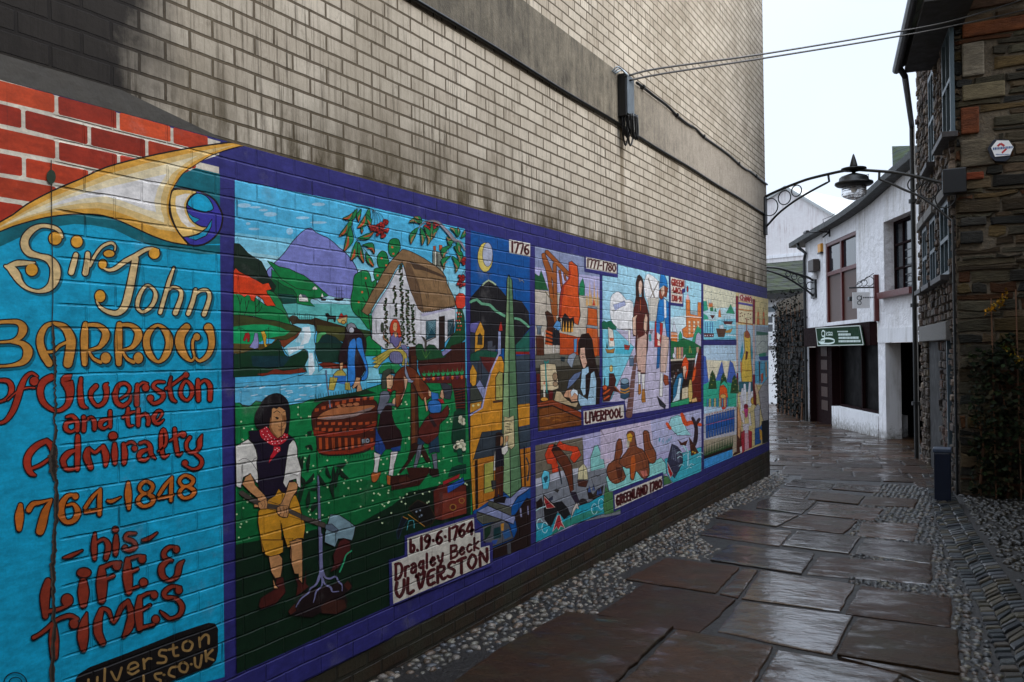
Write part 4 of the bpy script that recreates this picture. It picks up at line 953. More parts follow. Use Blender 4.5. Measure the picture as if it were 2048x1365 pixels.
# ================================================================ right corner: alarm plate, bollard, marker, plants
hx = thing('alarm_plate', 'white six-sided alarm plate with red arrow marks on the stone wall', 'alarm sign', NF(2000, 322))
zh = zoomed(1800, 0, 4.137); yo = Vector((0, -.085, 0))
face = [NF(*p) + Vector((0, -.09, 0)) for p in zh('753 1237 800 1178 897 1178 937 1233 907 1300 785 1312')]
body = [NF(*p) for p in zh('733 1240 785 1168 900 1168 945 1235 912 1322 880 1345 800 1345 760 1310')]
mb = MB(); mb.prism([p + Vector((-.012, -.036, 0)) for p in body], (0, -.045, 0)); mb.build('case', MAT['blue_plastic'], hx)
mb = MB(); mb.prism(face, (0, -.006, 0)); fcx = mb.build('face', MAT['white_paint'], hx)
def hp(x, y): return NF(1800 + x / 4.137, y / 4.137) + Vector((0, -.09, 0))
nf = Vector((0, -1, 0)); mb = MB(); strip(mb, [hp(806, 1226), hp(832, 1203), hp(862, 1224)], .022, nf, .0075); strip(mb, [hp(842, 1281), hp(880, 1246)], .02, nf, .0078); mb.build('mark', MAT['red'], hx)
mb = MB(); x = 768
while x < 928: w_ = random.uniform(6, 12); strip(mb, [hp(x, 1247 - (x - 768) * .09), hp(min(x + w_, 930), 1247 - (x + w_ - 768) * .09)], .026, nf, .0085); x += w_ + 4
BL = plain('blue_lettering', '3c5a8c', .5, .1); mb.build('lettering', BL, hx); mb = MB()
x = 792
while x < 900: w_ = random.uniform(3, 6); strip(mb, [hp(x, 1294), hp(x + w_, 1293)], .012, nf, .0085); x += w_ + 3
mb.build('lettering', BL, hx)
gb_ = G(1886, 1001); hb = on_plane(1886, 896, gb_, FW).z - gb_.z
bo = thing('bollard', 'short square navy bollard standing at the foot of the stone corner', 'bollard', gb_)
mb = MB(); mb.obox(gb_ + Vector((-.085, -.08, -.02)), (.17, 0, 0), (0, .17, 0), (0, 0, hb - .03), bev=.012); mb.build('post', MAT['blue_plastic'], bo)
mb = MB(); mb.obox(gb_ + Vector((-.095, -.09, hb - .048)), (.19, 0, 0), (0, .19, 0), (0, 0, .05), bev=.014); mb.build('cap', plain('slate_blue_cap', '3c4656', .4, .15), bo)
gm = G(1843, 909); mp = thing('marker_post', 'slim leaning pale marker post in the shade before the passage', 'marker post', gm); q_ = on_plane(1836.5, 887, gm, FW)
mb = MB(); mb.tube([gm + Vector((0, 0, -.05)), q_], .022, 8); mb.build('post', MAT['blue_paint'], mp); mb = MB(); mb.lathe(gm, [(.045, -.01), (.045, .02), (.025, .03)], 10); mb.build('foot', MAT['grey_metal'], mp)
# dark creeper on the lower stone wall
cr = thing('creeper', 'mass of dark evergreen creeper covering the foot of the stone wall', 'plant', (3.4, 11.5, gz(0, 11.5)))
pts = []; zt0 = NF(1990, 700).z
for _ in range(6500):
    x = 2.5 + random.random() ** .9 * 2.2
    if math.sin(x * 7.3) + math.sin(x * 3.1 + 2) + random.gauss(0, .7) < -1.0: continue
    top = zt0 + .12 * math.sin(x * 5) + .1 * math.sin(x * 13 + 1); z = random.uniform(-.15, top)
    d = .05 + .28 * math.sin(min(1, max(0, (top - z) / 1.2)) * 1.9) * random.random(); pts.append((x, 11.6 - d, z))
mb = MB(); leaves(mb, pts, .07, ['1a2410', '131b0d', '222c15', '2a2614', '0f150b'], Vector((0, -.5, .4))); mb.build('foliage', MAT['leaf'], cr, colour=True)
mb = MB()
for k in range(9):
    x = 2.6 + k * .28; mb.tube([(x, 11.5, gz(x, 11.5) - .02), (x + .05, 11.55, .4), (x - .04, 11.58, 1.0 + .1 * (k % 3))], [.018, .012, .006], 6)
mb.build('stem', MAT['wood'], cr)
for px, t_, b_, lab in ((1982, 598, 704, 'left of two thin canes leaning on the stone wall over the creeper'), (2031, 580, 700, 'right of two thin canes leaning on the stone wall over the creeper')):
    a, b = NF(px + 1.5, b_), NF(px, t_); gc = thing('garden_cane', lab, 'cane', (b.x, 11.45, gz(0, 11.45)), 'canes against the stone wall'); mb = MB(); mb.tube([(a.x + .02, 11.42, gz(0, 11.45) - .02), (b.x, 11.59, b.z)], .008, 6); mb.build('rod', MAT['wood'], gc)
def sprig(name, label, c, n, s, cols):
    o = thing(name, label, 'plant', NF(*c[0]) + Vector((0, -.03, 0))); mb = MB(); P = smooth([NF(*p) + Vector((0, -.05 - .03 * i, 0)) for i, p in enumerate(c)], 6); mb.tube(P, .004, 5); mb.build('stem', MAT['wood'], o)
    pts = [p + Vector((random.gauss(0, s * .5), random.gauss(-.02, .02), random.gauss(0, s * .5))) for p in P for _ in range(n)]; mb = MB(); leaves(mb, pts, s, cols); mb.build('foliage', MAT['leaf'], o, colour=True)
sprig('fern', 'yellowing fern sprig growing from a joint of the stone wall', ((2014, 586), (2000, 606), (1990, 612), (1976, 628)), 3, .05, ['b07a1c', '8f6a1e', 'a98a2a'])
sprig('fern', 'green and yellow straggling sprig at the top edge of the dark creeper', ((2000, 690), (2012, 700), (2024, 712), (2040, 722)), 4, .05, ['6a6a22', '3f4f20', '9a7a24'])
bd_ = on_plane(1675, 408, (0, 60, 0), FW); bi = thing('bird', 'small dark bird flying in the white sky above the shop eave', 'bird', bd_)
mb = MB(); mb.tube([bd_ - R0 * .22, bd_ - R0 * .1, bd_ + R0 * .1, bd_ + R0 * .25], [.02, .08, .07, .01], 8)
for sg in (1, -1): mb.mesh([bd_ - R0 * .05, bd_ + R0 * .08, bd_ + R0 * .02 + Vector((0, .25 * sg, .22)), bd_ - R0 * .05 + Vector((0, .22 * sg, .24))], [(0, 1, 2, 3)])
mb.build('body', MAT['black_plastic'], bi)

# ================================================================ unseen neighbours added out of view to shade the near lane, mural and yard
nb = thing('unseen_shade_building', 'unseen grey rendered building added on the near right to shade the mural', 'building', (6, 0, 0))
mb = MB(); mb.box(4.7, 11, -10, 7.4, -.6, 5.8); mb.build('wall', plain('dark_grey_render', '5a544c', .9, .25, 3, .02), nb)
mb = MB(); mb.prism([(4.5, -10, 5.8), (4.5, -10, 5.92), (7.8, -10, 8.0), (11.2, -10, 5.92), (11.2, -10, 5.8)], (0, 17.6, 0)); mb.build('roof', MAT['slate'], nb)
nb = thing('unseen_shade_house', 'unseen plain brick house added behind the camera to darken the near lane', 'building', (1.8, -12, 0))
mb = MB(); mb.box(.02, 4.68, -14, -5, -.6, 7.0); mb.build('wall', plain('dull_brick', '5a463c', .9, .25, 3, .02), nb)
nb = thing('unseen_shade_wall', 'unseen plain stone wall added on the right to shade the yard', 'wall', (4.5, 9.5, 0))
mb = MB(); mb.box(4.3, 4.7, 7.42, 11.6, -.6, 4.0); mb.build('wall', MAT['lime'], nb)
# ================================================================ the mural, painted on the brick: outlines on the real wall plane
class Picture:
    """flat painted shapes on the wall; every later stroke lies a hair above the one before"""
    def __init__(s, base, step=.00001): s.mb = MB(); s.x = base; s.step = step; s.T = (0, 0, 1)
    def z(s, x0, y0, k): s.T = (x0, y0, k); return s
    def pts(s, t):
        v = [float(k) for k in t.replace(',', ' ').split()] if isinstance(t, str) else [c for p in t for c in p]
        return [Vector((v[i], v[i + 1])) for i in range(0, len(v), 2)]
    def w(s, p):
        q = W(s.T[0] + p[0] / s.T[2], s.T[1] + p[1] / s.T[2]); return (s.x, max(-2.9, q.y), min(max(q.z, ZM0), ZM1))
    def up(s): s.x += s.step
    def poly(s, c, P):
        A = sum(P[i - 1][0] * P[i][1] - P[i][0] * P[i - 1][1] for i in range(len(P)))
        if A > 0: P = P[::-1]
        s.mb.face([s.w(p) for p in P], srgb(c))
    def p(s, c, t, o=0, oc='1a1012', sm=0):
        P = s.pts(t)
        if sm: P = [Vector(q[:2]) for q in smooth([(*q, 0) for q in P], sm, True)]
        s.up(); s.poly(c, P)
        if o: s.ribbon(oc, [(*q, o * 1.6) for q in P], True)
        return s
    def ribbon(s, c, Q, closed=False, caps=True):
        s.up(); n = len(Q); P = [Vector(q[:2]) for q in Q]; L = []; R = []
        for i in range(n):
            a = P[(i - 1) % n] if (closed or i) else P[i]; b = P[(i + 1) % n] if (closed or i < n - 1) else P[i]
            t = (b - a); t = t.normalized() if t.length > 1e-6 else Vector((1, 0)); m = Vector((-t.y, t.x)) * Q[i][2] / 2
            L.append(P[i] + m); R.append(P[i] - m)
        k = n if closed else n - 1; V = [s.w(q) for q in L + R]; fs = [(i, (i + 1) % n, (i + 1) % n + n, i + n) for i in range(k)]
        s.mb.mesh(V, fs, srgb(c))
        if caps and not closed:
            for i, j in ((0, 1), (n - 1, n - 2)):
                r = Q[i][2] / 2
                if r < 1.2: continue
                d = P[i] - P[j]; a0 = math.atan2(d.y, d.x)
                s.poly(c, [P[i] + Vector((math.cos(a0 + a), math.sin(a0 + a))) * r for a in np.linspace(-math.pi / 2, math.pi / 2, 7)])
    def l(s, c, wd, t, sm=0):
        P = s.pts(t)
        if sm: P = [Vector(q[:2]) for q in smooth([(*q, 0) for q in P], sm)]
        s.ribbon(c, [(*q, wd) for q in P]); return s
    def v(s, c, Q, extra=0, closed=False, sm=4):
        """brush stroke of varying width: x y w triples"""
        a = [float(k) for k in Q.replace(',', ' ').split()] if isinstance(Q, str) else Q
        T = [(a[i], a[i + 1], a[i + 2]) for i in range(0, len(a), 3)]
        S = smooth(T, sm, closed) if len(T) > 1 else [Vector(T[0])]
        s.ribbon(c, [(q[0], q[1], max(q[2], 1) + extra) for q in S], closed)
    def e(s, c, x, y, rx, ry=None, o=0, oc='1a1012', rot=0, k=18):
        ry = ry or rx; cr_, sr_ = math.cos(math.radians(rot)), math.sin(math.radians(rot))
        P = [(x + rx * math.cos(a) * cr_ - ry * math.sin(a) * sr_, y + rx * math.cos(a) * sr_ + ry * math.sin(a) * cr_) for a in np.linspace(0, 2 * math.pi, k, endpoint=False)]
        return s.p(c, P, o, oc)
    def dots(s, c, r, t, ry=None):
        s.up()
        for q in s.pts(t): s.poly(c, [q + Vector((r * math.cos(a), (ry or r) * math.sin(a))) for a in np.linspace(0, 2 * math.pi, 7, endpoint=False)])
        return s
    def letter(s, fill, strokes, o=9, oc='1d0d10', shadow=None, off=(18, 20), balls=()):
        """strokes: list of 'x y w ...' (prefix '@' = closed ring); balls: (x, y, rx, ry, colour)"""
        for sh, ex, c in ([(off, o * 2.2, shadow)] if shadow else []) + [((0, 0), o * 2.7, oc), ((0, 0), 0, fill)]:
            for st in strokes:
                cl = st.startswith('@'); a = [float(k) for k in st.lstrip('@').replace(',', ' ').split()]
                for i in range(0, len(a), 3): a[i] += sh[0]; a[i + 1] += sh[1]
                s.v(c, a, ex, cl)
            for b in balls:
                bc = b[4] if len(b) > 4 else fill
                s.e(bc if c == fill and ex == 0 else c, b[0] + sh[0], b[1] + sh[1], b[2] + ex / 2, b[3] + ex / 2)
    def leaf(s, c, x0, y0, x1, y1, wd, o=3, bend=.15):
        a = Vector((x0, y0)); b = Vector((x1, y1)); d = b - a; m = Vector((-d.y, d.x)) * bend; n = Vector((-d.y, d.x)).normalized() * wd / 2
        P = [a, a.lerp(b, .3) + m * .8 + n * .8, a.lerp(b, .6) + m + n, b, a.lerp(b, .6) + m - n, a.lerp(b, .3) + m * .8 - n * .8]
        return s.p(c, [tuple(q) for q in P], o, sm=3)
    def done(s, name, label=None): return s.mb.build(name, MAT['paint'], mural, colour=True, label=label)

INK = '1a1012'; BLUE = '302e70'; TQ = '109fc6'
mb = MB(); mb.face([(.0022, -2.9, ZM0), (.0022, YE - .001, ZM0), (.0022, YE - .001, ZM1), (.0022, -2.9, ZM1)], srgb(BLUE))
mural = mb.build('mural', MAT['paint'], left, colour=True, label='painted mural with blue borders, a lettered turquoise title panel and picture panels')

# ---------------------------------------------------------------- title panel
d = Picture(.0030)
d.z(0, 0, 1); d.p('cfc5b4', '-700 -40 0 150 440 284 437 292 437 500 -700 700')
d.up()
for r in range(9):                                        # painted red bricks, on the wall's own courses
    z1 = 2.408 if r == 0 else 2.415 - .0745 * r - .006; z0 = 2.415 - .0745 * (r + 1) + .006; y = .45 + (.0 if r % 2 == 0 else .118)
    while y < 2.40:
        a, b = y + .007, min(y + .225, 2.47)
        j = [random.uniform(-.003, .003) for _ in range(8)]
        d.mb.face([(d.x, a, z0 + .004 + j[0]), (d.x, a + .006, z0 + j[1]), (d.x, b - .006, z0 + j[2]), (d.x, b, z0 + .005 + j[3]), (d.x, b, z1 - .004), (d.x, b - .006, z1 + min(0, j[4])), (d.x, a + .006, z1 + min(0, j[5])), (d.x, a, z1 - .005)],
                  jit(srgb(random.choice(['b03a1c', 'a4331b', 'bc4520', '9a2c18'])), .75, 1.2))
        y += .231
d.z(0, 140, 3.792)
d.p(TQ, '-3000 1330 0 1180 120 1160 300 1115 450 1085 740 1080 1000 1170 1290 1290 1440 1320 1664 1320 1700 4700 -3000 6000')
d.p('0b6470', '-600 1400 0 1215 120 1175 300 1120 450 1095 740 1090 1000 1180 1290 1295 1440 1330 1664 1330 1664 1400 1500 1400 1300 1370 1150 1340 1000 1280 860 1210 700 1180 560 1170 420 1190 280 1210 150 1270 0 1340 -600 1640')
d.p(BLUE, '1850 575 2000 600 2000 900 1664 900 1664 740 1500 700')
d.p('0b6470', '1290 990 1310 905 1380 790 1480 745 1664 790 1664 1320 1440 1330')
sc = '0 1152 200 1020 390 920 600 830 800 740 1080 665 1400 600 1650 562 1760 552 1850 574 1750 598 1600 650 1480 720 1380 790 1310 900 1285 980 1280 1040 1290 1110 1330 1200 1380 1270 1440 1332 1300 1310 1150 1260 1000 1190 860 1130 740 1100 600 1095 450 1105 300 1130 120 1180 0 1225 -600 1460 -600 1400'
d.p('d49b3c', sc)
d.p('d9b878', '-300 1320 0 1185 200 1065 390 968 600 880 800 795 1080 715 1400 640 1650 592 1780 570 1600 628 1460 700 1350 780 1290 890 1262 980 1258 1040 1268 1110 1300 1180 1330 1230 1200 1210 1000 1120 860 1070 740 1050 600 1055 450 1070 300 1095 120 1150 0 1198 -300 1330')
d.p('e3d3ae', '0 1190 200 1085 390 1000 600 915 800 840 1080 765 1300 705 1500 650 1400 710 1300 790 1240 890 1215 980 1215 1060 1240 1130 1240 1160 1060 1090 860 1020 740 1005 600 1015 450 1040 200 1110')
d.p('ddd9d6', '330 1050 480 985 640 935 860 880 1080 830 1260 790 1190 900 1165 1000 1180 1080 1100 1060 940 1000 800 960 640 975 480 1015')
d.p('e6e2df', '480 1000 640 955 900 905 1140 850 1110 960 1120 1040 940 975 800 940 640 960')
d.p('d49b3c', '150 1150 300 1098 450 1073 600 1062 740 1066 860 1098 1000 1158 1150 1226 1300 1282 1300 1308 1150 1260 1000 1190 860 1130 740 1100 600 1095 450 1105 300 1130')
d.p('3a369a', '1310 905 1400 903 1490 916 1560 945 1620 985 1662 1050 1684 1120 1662 1220 1600 1290 1530 1328 1440 1330 1380 1270 1330 1200 1290 1110 1280 1040 1290 970', 9, sm=3)
d.p('e0b868', '1312 912 1400 908 1488 926 1440 962 1411 1020 1418 1080 1458 1150 1520 1188 1570 1198 1490 1248 1400 1268 1370 1258 1332 1200 1297 1110 1285 1020 1290 960', 6, sm=3)
d.p('e8dfd2', '1330 960 1400 940 1440 940 1410 975 1390 1020 1396 1080 1430 1150 1480 1190 1420 1195 1370 1150 1335 1080 1325 1010')
d.p(TQ, '1420 1005 1450 962 1500 937 1560 960 1600 1010 1610 1060 1540 1080 1480 1062 1425 1032', 5, sm=3)
d.p('1493b8', '1420 1272 1500 1250 1560 1202 1605 1130 1598 1190 1560 1258 1480 1294', 5)
d.p('1493b8', '1422 1082 1455 1112 1512 1136 1470 1162 1432 1120', 4)
d.l(INK, 12, '-600 1420 0 1152 200 1020 390 920 600 830 800 740 1080 665 1400 600 1650 562 1760 552 1850 574', 3)
d.l(INK, 7, '1850 574 1750 598 1600 650 1480 720 1380 790 1310 900 1285 980 1280 1040 1290 1110 1330 1200 1380 1270 1440 1332', 3)
d.l(INK, 10, '1440 1332 1300 1310 1150 1260 1000 1190 860 1130 740 1100 600 1095 450 1105 300 1130 120 1180 0 1225 -600 1460', 3)
title = d.done('title_panel', 'turquoise title panel under a curling painted scroll and red bricks'); X0 = d.x
d = Picture(X0 + .0001)
CR, GO, OR, RE, RD, SH = 'd9bb86', 'd99a34', 'c8893a', 'a8331f', '8c3320', '0a6478'
d.z(0, 420, 4.267)
d.letter(CR, ['525 235 18 500 180 28 440 148 30 350 138 30 270 172 50 212 240 62 206 310 66 245 368 58 330 396 40 410 422 60 462 490 82 462 580 84 420 660 60 330 697 26 230 672 26 165 615 46 128 550 72 85 500 60 40 482 20', '70 480 30 140 458 45 220 455 34 290 452 12'], 8, shadow=SH, balls=((465, 245, 54, 54, GO), (265, 512, 50, 52, GO)))
d.letter(CR, ['642 385 38 625 450 46 602 535 46'], 8, shadow=SH, balls=((650, 272, 48, 50, GO),))
d.letter(CR, ['742 375 36 738 450 46 722 540 48', '762 478 22 800 400 22 850 330 22 900 295 22 950 285 20 978 312 14 974 345 10'], 8, shadow=SH, balls=((925, 375, 46, 28, GO),))
d.letter(CR, ['1345 345 14 1290 332 22 1230 345 30 1150 392 34 1060 442 38 980 500 32 920 515 22 868 492 12', '1150 420 52 1120 580 58 1095 700 62 1060 820 60 1000 880 44 920 872 34 850 832 22 818 780 12'], 8, shadow=SH, balls=((1310, 372, 46, 46, GO), (870, 465, 34, 38, GO), (848, 738, 44, 50, GO)))
d.letter(CR, ['@1255 645 20 1312 690 24 1320 750 34 1285 825 30 1215 872 22 1170 840 26 1172 770 34 1205 690 26'], 8, shadow=SH)
d.letter(CR, ['1478 495 16 1440 600 30 1400 740 32 1360 878 30', '1410 700 20 1470 662 22 1535 690 28 1535 760 34 1490 880 42'], 8, shadow=SH)
d.letter(CR, ['1662 685 30 1640 780 34 1600 888 34', '1640 745 18 1700 692 22 1762 690 26 1782 740 32 1762 820 34 1735 892 38'], 8, shadow=SH)
d.letter(OR, ['-40 962 28 60 955 28 150 962 42 190 1015 72 160 1085 48 90 1122 22 -40 1132 18', '90 1127 22 180 1142 45 232 1205 78 200 1290 56 100 1327 24 -40 1338 20'], 8, shadow=SH)
d.letter(OR, ['460 968 26 390 990 36 345 1060 54 336 1140 62 365 1230 66 412 1310 62', '455 968 26 540 1002 56 590 1080 76 598 1160 80 572 1312 74', '370 1215 20 450 1208 22 500 1162 24 565 1130 24'], 8, shadow=SH)
for x0 in (0, 292):
    k = 1.0 if x0 == 0 else .93
    f = lambda t: ' '.join(str(v_ if i % 3 else x0 + 700 + (v_ - 700) * k) for i, v_ in enumerate(float(q) for q in t.split()))
    d.letter(OR, [f('722 978 44 714 1080 62 714 1200 60 716 1312 46'), f('720 985 25 820 985 34 888 1035 56 892 1095 62 840 1172 34 750 1200 20'), f('750 1208 20 790 1270 24 850 1300 30')], 8, shadow=SH, balls=((x0 + 700 + 195 * k, 1265, 42 * k, 46, OR),))
d.letter(OR, ['@1340 985 22 1415 1050 56 1438 1140 60 1408 1240 54 1345 1298 24 1275 1240 50 1242 1140 56 1262 1050 50'], 8, shadow=SH)
d.letter(OR, ['1585 1002 62 1540 1060 74 1526 1140 74 1560 1230 58 1618 1288 22 1652 1258 18 1638 1180 20 1642 1110 22 1680 1078 22', '1658 1262 18 1700 1290 24 1768 1240 42 1800 1150 50 1792 1060 56 1772 1008 74'], 8, shadow=SH, balls=((1672, 1085, 28, 30, OR),))
d.z(0, 720, 4.267)
L = lambda *s_, balls=(), c=RE: d.letter(c, list(s_), 8, balls=balls)
L('-20 175 25 60 182 34 92 240 44 70 310 30 20 348 18 -30 360 14')
L('310 142 16 262 114 22 210 152 34 170 240 48 140 340 48 100 440 44 40 520 30 -20 542 18', '60 342 10 140 272 12 220 240 12 288 240 10', balls=((285, 182, 36, 36),))
L('432 148 52 362 190 56 336 270 52 360 360 44 430 420 30 500 432 28 570 380 44 590 290 62 578 220 84 560 170 90 598 128 12')
L('684 160 26 676 260 40 690 380 44 738 410 10')
L('812 225 38 772 270 38 770 330 28 820 392 26 880 362 34 902 290 38 895 222 44 912 200 8')
L('975 300 42 1002 220 32 1062 202 24 1100 242 24 1080 292 18 1020 332 12', '972 290 42 990 362 38 1042 392 32 1098 352 24 1110 302 12')
L('1165 215 30 1160 300 38 1160 382 36', '1170 232 14 1210 196 18 1252 204 12', balls=((1236, 238, 28, 30),))
L('1395 190 14 1330 190 22 1300 226 28 1340 262 30 1385 292 38 1372 342 30 1310 372 26 1262 342 14', balls=((1276, 328, 26, 26),))
L('1452 150 18 1440 220 28 1456 322 32 1492 356 16', '1410 246 22 1480 200 22 1558 142 20', balls=((1580, 130, 22, 22),))
L('@1580 180 20 1628 230 30 1628 300 28 1588 345 20 1540 310 28 1538 240 28'); L('1682 175 30 1682 260 38 1686 342 34', '1690 212 16 1740 176 24 1784 222 38 1784 338 36')
L('560 488 16 610 480 28 650 532 36 650 600 36', '630 522 16 562 540 32 555 590 36 600 614 20 642 588 16'); L('706 490 32 710 550 34 706 602 34', '718 522 16 768 492 24 798 532 36 798 588 32')
L('932 440 26 932 520 30 932 572 26', '920 502 14 862 522 36 846 562 36 880 586 20 922 560 14'); L('1086 415 26 1080 490 32 1092 558 26 1128 560 8', '1042 490 20 1108 452 20 1150 440 8')
L('1172 420 28 1172 480 34 1172 558 30', '1180 490 16 1230 462 24 1260 502 34 1256 550 30'); L('1302 490 34 1340 436 20 1376 452 20 1350 502 12 1312 530 10', '1300 490 34 1312 532 28 1350 544 20 1388 512 8')
L('392 690 36 310 730 48 242 800 54 222 880 58 250 960 46 292 985 16', '390 690 36 440 750 56 452 830 40', '252 930 20 330 900 24 404 850 24'); L('655 652 36 655 750 44 650 930 38', '640 770 18 572 800 46 530 860 46 560 930 32 622 932 18')
L('742 770 46 732 830 58 766 918 42', '752 752 18 800 790 24 850 752 24', '872 742 38 896 820 54 892 898 28'); L('970 720 30 970 800 50 972 880 32', balls=((956, 650, 36, 34),))
L('1046 722 32 1056 800 46 1050 880 34', '1052 730 14 1110 700 20 1148 722 14', balls=((1140, 755, 22, 22),)); L('1186 712 20 1232 700 22 1270 732 34 1280 800 36 1318 842 8', '1262 762 18 1192 790 38 1182 840 32 1230 856 22 1278 812 14')
L('1342 780 10 1400 730 20 1410 650 24 1386 592 22 1366 650 30 1370 760 36 1390 828 28 1432 808 8'); L('1482 590 28 1490 700 34 1512 808 30 1546 790 8', '1442 690 12 1500 652 20 1548 622 20', balls=((1556, 638, 24, 24),))
L('1612 662 26 1582 712 26 1592 770 26 1640 790 24 1690 750 34 1696 692 40 1716 640 8', '1642 790 18 1710 850 28 1700 910 28 1640 934 20 1572 902 14', balls=((1570, 882, 24, 24),))
K = lambda *s_, balls=(): L(*s_, balls=balls, c='bd6420')
K('166 1240 36 156 1340 72 154 1442 42'); K('236 1280 46 272 1230 40 340 1216 28 430 1190 12', '430 1192 18 380 1290 58 350 1400 72 332 1462 66')
K('640 1152 18 570 1160 34 520 1230 54 510 1310 62 550 1380 38 620 1370 42 655 1300 52 620 1232 28 560 1242 14', balls=((634, 1164, 26, 26),))
K('850 1100 16 780 1170 28 718 1262 30', '718 1296 26 790 1286 26 850 1270 26', '846 1110 28 840 1200 38 840 1318 32'); K('910 1204 20 950 1206 28 1022 1170 6'); K('1086 1050 28 1085 1150 58 1090 1268 28')
K('@1240 1036 24 1292 1070 32 1278 1120 28 1222 1140 24 1182 1102 30 1196 1060 28', '@1240 1142 26 1298 1180 40 1280 1230 30 1212 1250 28 1168 1210 36 1190 1162 28')
K('1460 1000 16 1400 1070 28 1346 1152 28', '1346 1180 24 1420 1166 24 1470 1150 18', '1456 1010 26 1450 1100 34 1450 1198 30'); K('@1580 986 24 1638 1020 34 1620 1065 26 1560 1080 24 1522 1045 28 1536 1006 26', '@1588 1080 26 1648 1120 38 1620 1165 28 1560 1180 26 1522 1140 32 1546 1096 26')
d.z(0, 1020, 3.956); H_ = lambda *s_, balls=(): d.letter(RD, list(s_), 8, balls=balls)
H_('490 380 6 550 362 26 642 320 6'); H_('742 185 16 735 290 44 740 388 24', '750 262 16 810 232 24 848 282 40 830 380 34'); H_('910 205 26 908 280 44 906 350 28', balls=((904, 155, 22, 22),))
H_('1064 185 14 1000 190 24 986 226 28 1040 246 28 1065 290 28 1010 320 26 965 305 12', balls=((980, 300, 20, 20),)); H_('1122 240 16 1170 226 24 1235 180 6')
H_('370 562 44 346 680 72 350 840 40', '352 805 30 440 790 26 520 760 20', balls=((522, 714, 44, 48),)); H_('650 565 52 650 650 82 650 748 52', balls=((655, 497, 54, 36),))
H_('796 462 44 796 580 82 796 712 52', '800 456 28 880 422 24 945 416 18', '800 562 18 888 522 22', balls=((915, 440, 32, 34),)); H_('1000 392 36 1000 520 72 1010 648 44', '1002 390 24 1080 366 20 1135 366 14', '1010 502 20 1078 468 20', '1020 630 20 1085 606 16', balls=((1115, 390, 28, 30), (1126, 574, 30, 32)))
H_('1398 296 12 1330 295 24 1286 340 34 1302 385 34 1352 400 16', '1322 400 24 1270 450 44 1276 520 44 1332 555 24 1390 520 38 1410 440 42 1446 400 6', balls=((1385, 312, 24, 26),))
H_('256 1010 28 300 985 24 360 940 28 440 870 24 540 836 30 602 862 24', '412 900 36 416 1020 72 420 1160 52', balls=((575, 900, 34, 36),)); H_('676 815 10 655 900 62 646 1000 82 650 1098 44')
H_('792 790 34 766 880 58 766 970 62 802 1048 48', '802 780 24 850 800 28 890 892 18 950 772 36 1002 720 20', '1002 722 30 1030 830 52 1010 930 58 968 1000 20'); H_('1096 692 34 1086 810 60 1096 938 44', '1100 690 24 1160 660 20 1218 650 14', '1100 802 20 1178 752 18', '1112 930 24 1206 908 22', balls=((1210, 672, 26, 28), (1222, 865, 28, 30)))
H_('1420 612 12 1350 606 26 1292 650 36 1302 690 30 1380 700 28 1430 760 38 1410 830 30 1340 860 24 1290 830 26 1258 800 6', balls=((1404, 635, 26, 28),))
d.p('15100f', '560 1600 590 1330 620 1292 700 1242 1000 1130 1400 970 1640 892 1690 898 1715 940 1715 1120 1700 1190 1650 1240 1400 1330 1200 1420 900 1600', 0)
TX = '9c7a48'
for t_ in ('690 1340 690 1395 750 1385 760 1322', '820 1258 815 1372', '870 1280 915 1348 952 1248', '1002 1270 1080 1236 1060 1206 1012 1226 1004 1280 1040 1298 1086 1270', '1125 1180 1132 1256', '1130 1206 1160 1176 1186 1176',
           '1306 1110 1260 1110 1250 1148 1300 1164 1296 1204 1236 1210', '1360 1065 1366 1148 1400 1150', '1326 1106 1390 1086', '1480 1032 1514 1060 1490 1110 1442 1106 1440 1056 1478 1032', '1566 1010 1572 1082', '1572 1032 1610 988 1640 1000 1640 1056',
           '1266 1290 1216 1300 1226 1334 1260 1346 1244 1380 1200 1386', '1284 1304 1290 1304', '1392 1240 1342 1250 1326 1300 1370 1320', '1440 1202 1475 1230 1460 1280 1416 1270 1410 1226 1438 1202', '1500 1220 1506 1220', '1530 1170 1536 1230 1570 1240 1586 1150', '1616 1115 1622 1196', '1672 1106 1628 1160 1676 1186', '1125 1312 1130 1400'):
    d.l(TX, 19, t_, 4)
d.v('101418', [v_ for a in np.linspace(0, 6.28, 20) for v_ in (110 + 90 * math.cos(a), 1368 + 82 * math.sin(a), 9)]); d.v('101418', [v_ for a in np.linspace(0, 6.28, 20) for v_ in (112 + 52 * math.cos(a), 1368 + 46 * math.sin(a), 7)])
# long crack where the paint has gone
d.z(0, 720, 4.267)
P = [(438, -300, 18), (450, -120, 22), (455, 0, 26), (468, 60, 22), (455, 180, 16), (458, 300, 14), (462, 420, 20), (450, 520, 16), (470, 620, 26), (446, 720, 22), (448, 800, 70), (440, 880, 84), (445, 960, 66), (462, 1030, 28), (468, 1150, 34), (470, 1300, 40), (455, 1450, 30), (445, 1600, 34), (438, 1750, 50), (442, 1850, 42), (446, 2000, 36), (452, 2250, 30), (440, 2500, 40), (430, 2780, 50)]
Q = []
for (a, b) in zip(P, P[1:]):
    for k in range(6): t_ = k / 6; Q.append((a[0] + (b[0] - a[0]) * t_ + random.gauss(0, 5), a[1] + (b[1] - a[1]) * t_, (a[2] + (b[2] - a[2]) * t_) * random.uniform(.7, 1.3)))
d.ribbon('4a4038', Q); d.ribbon('2c2520', [(q[0] + 5, q[1], q[2] * .45) for q in Q]); d.l('2c2520', 8, '425 -1700 428 -1500 430 -1100 440 -700 440 -500 432 -300'); d.e('2a3a2c', 425, -1560, 40, 60)
d.done('title_lettering', 'decorative cream, gold and red title lettering with long flaking crack')
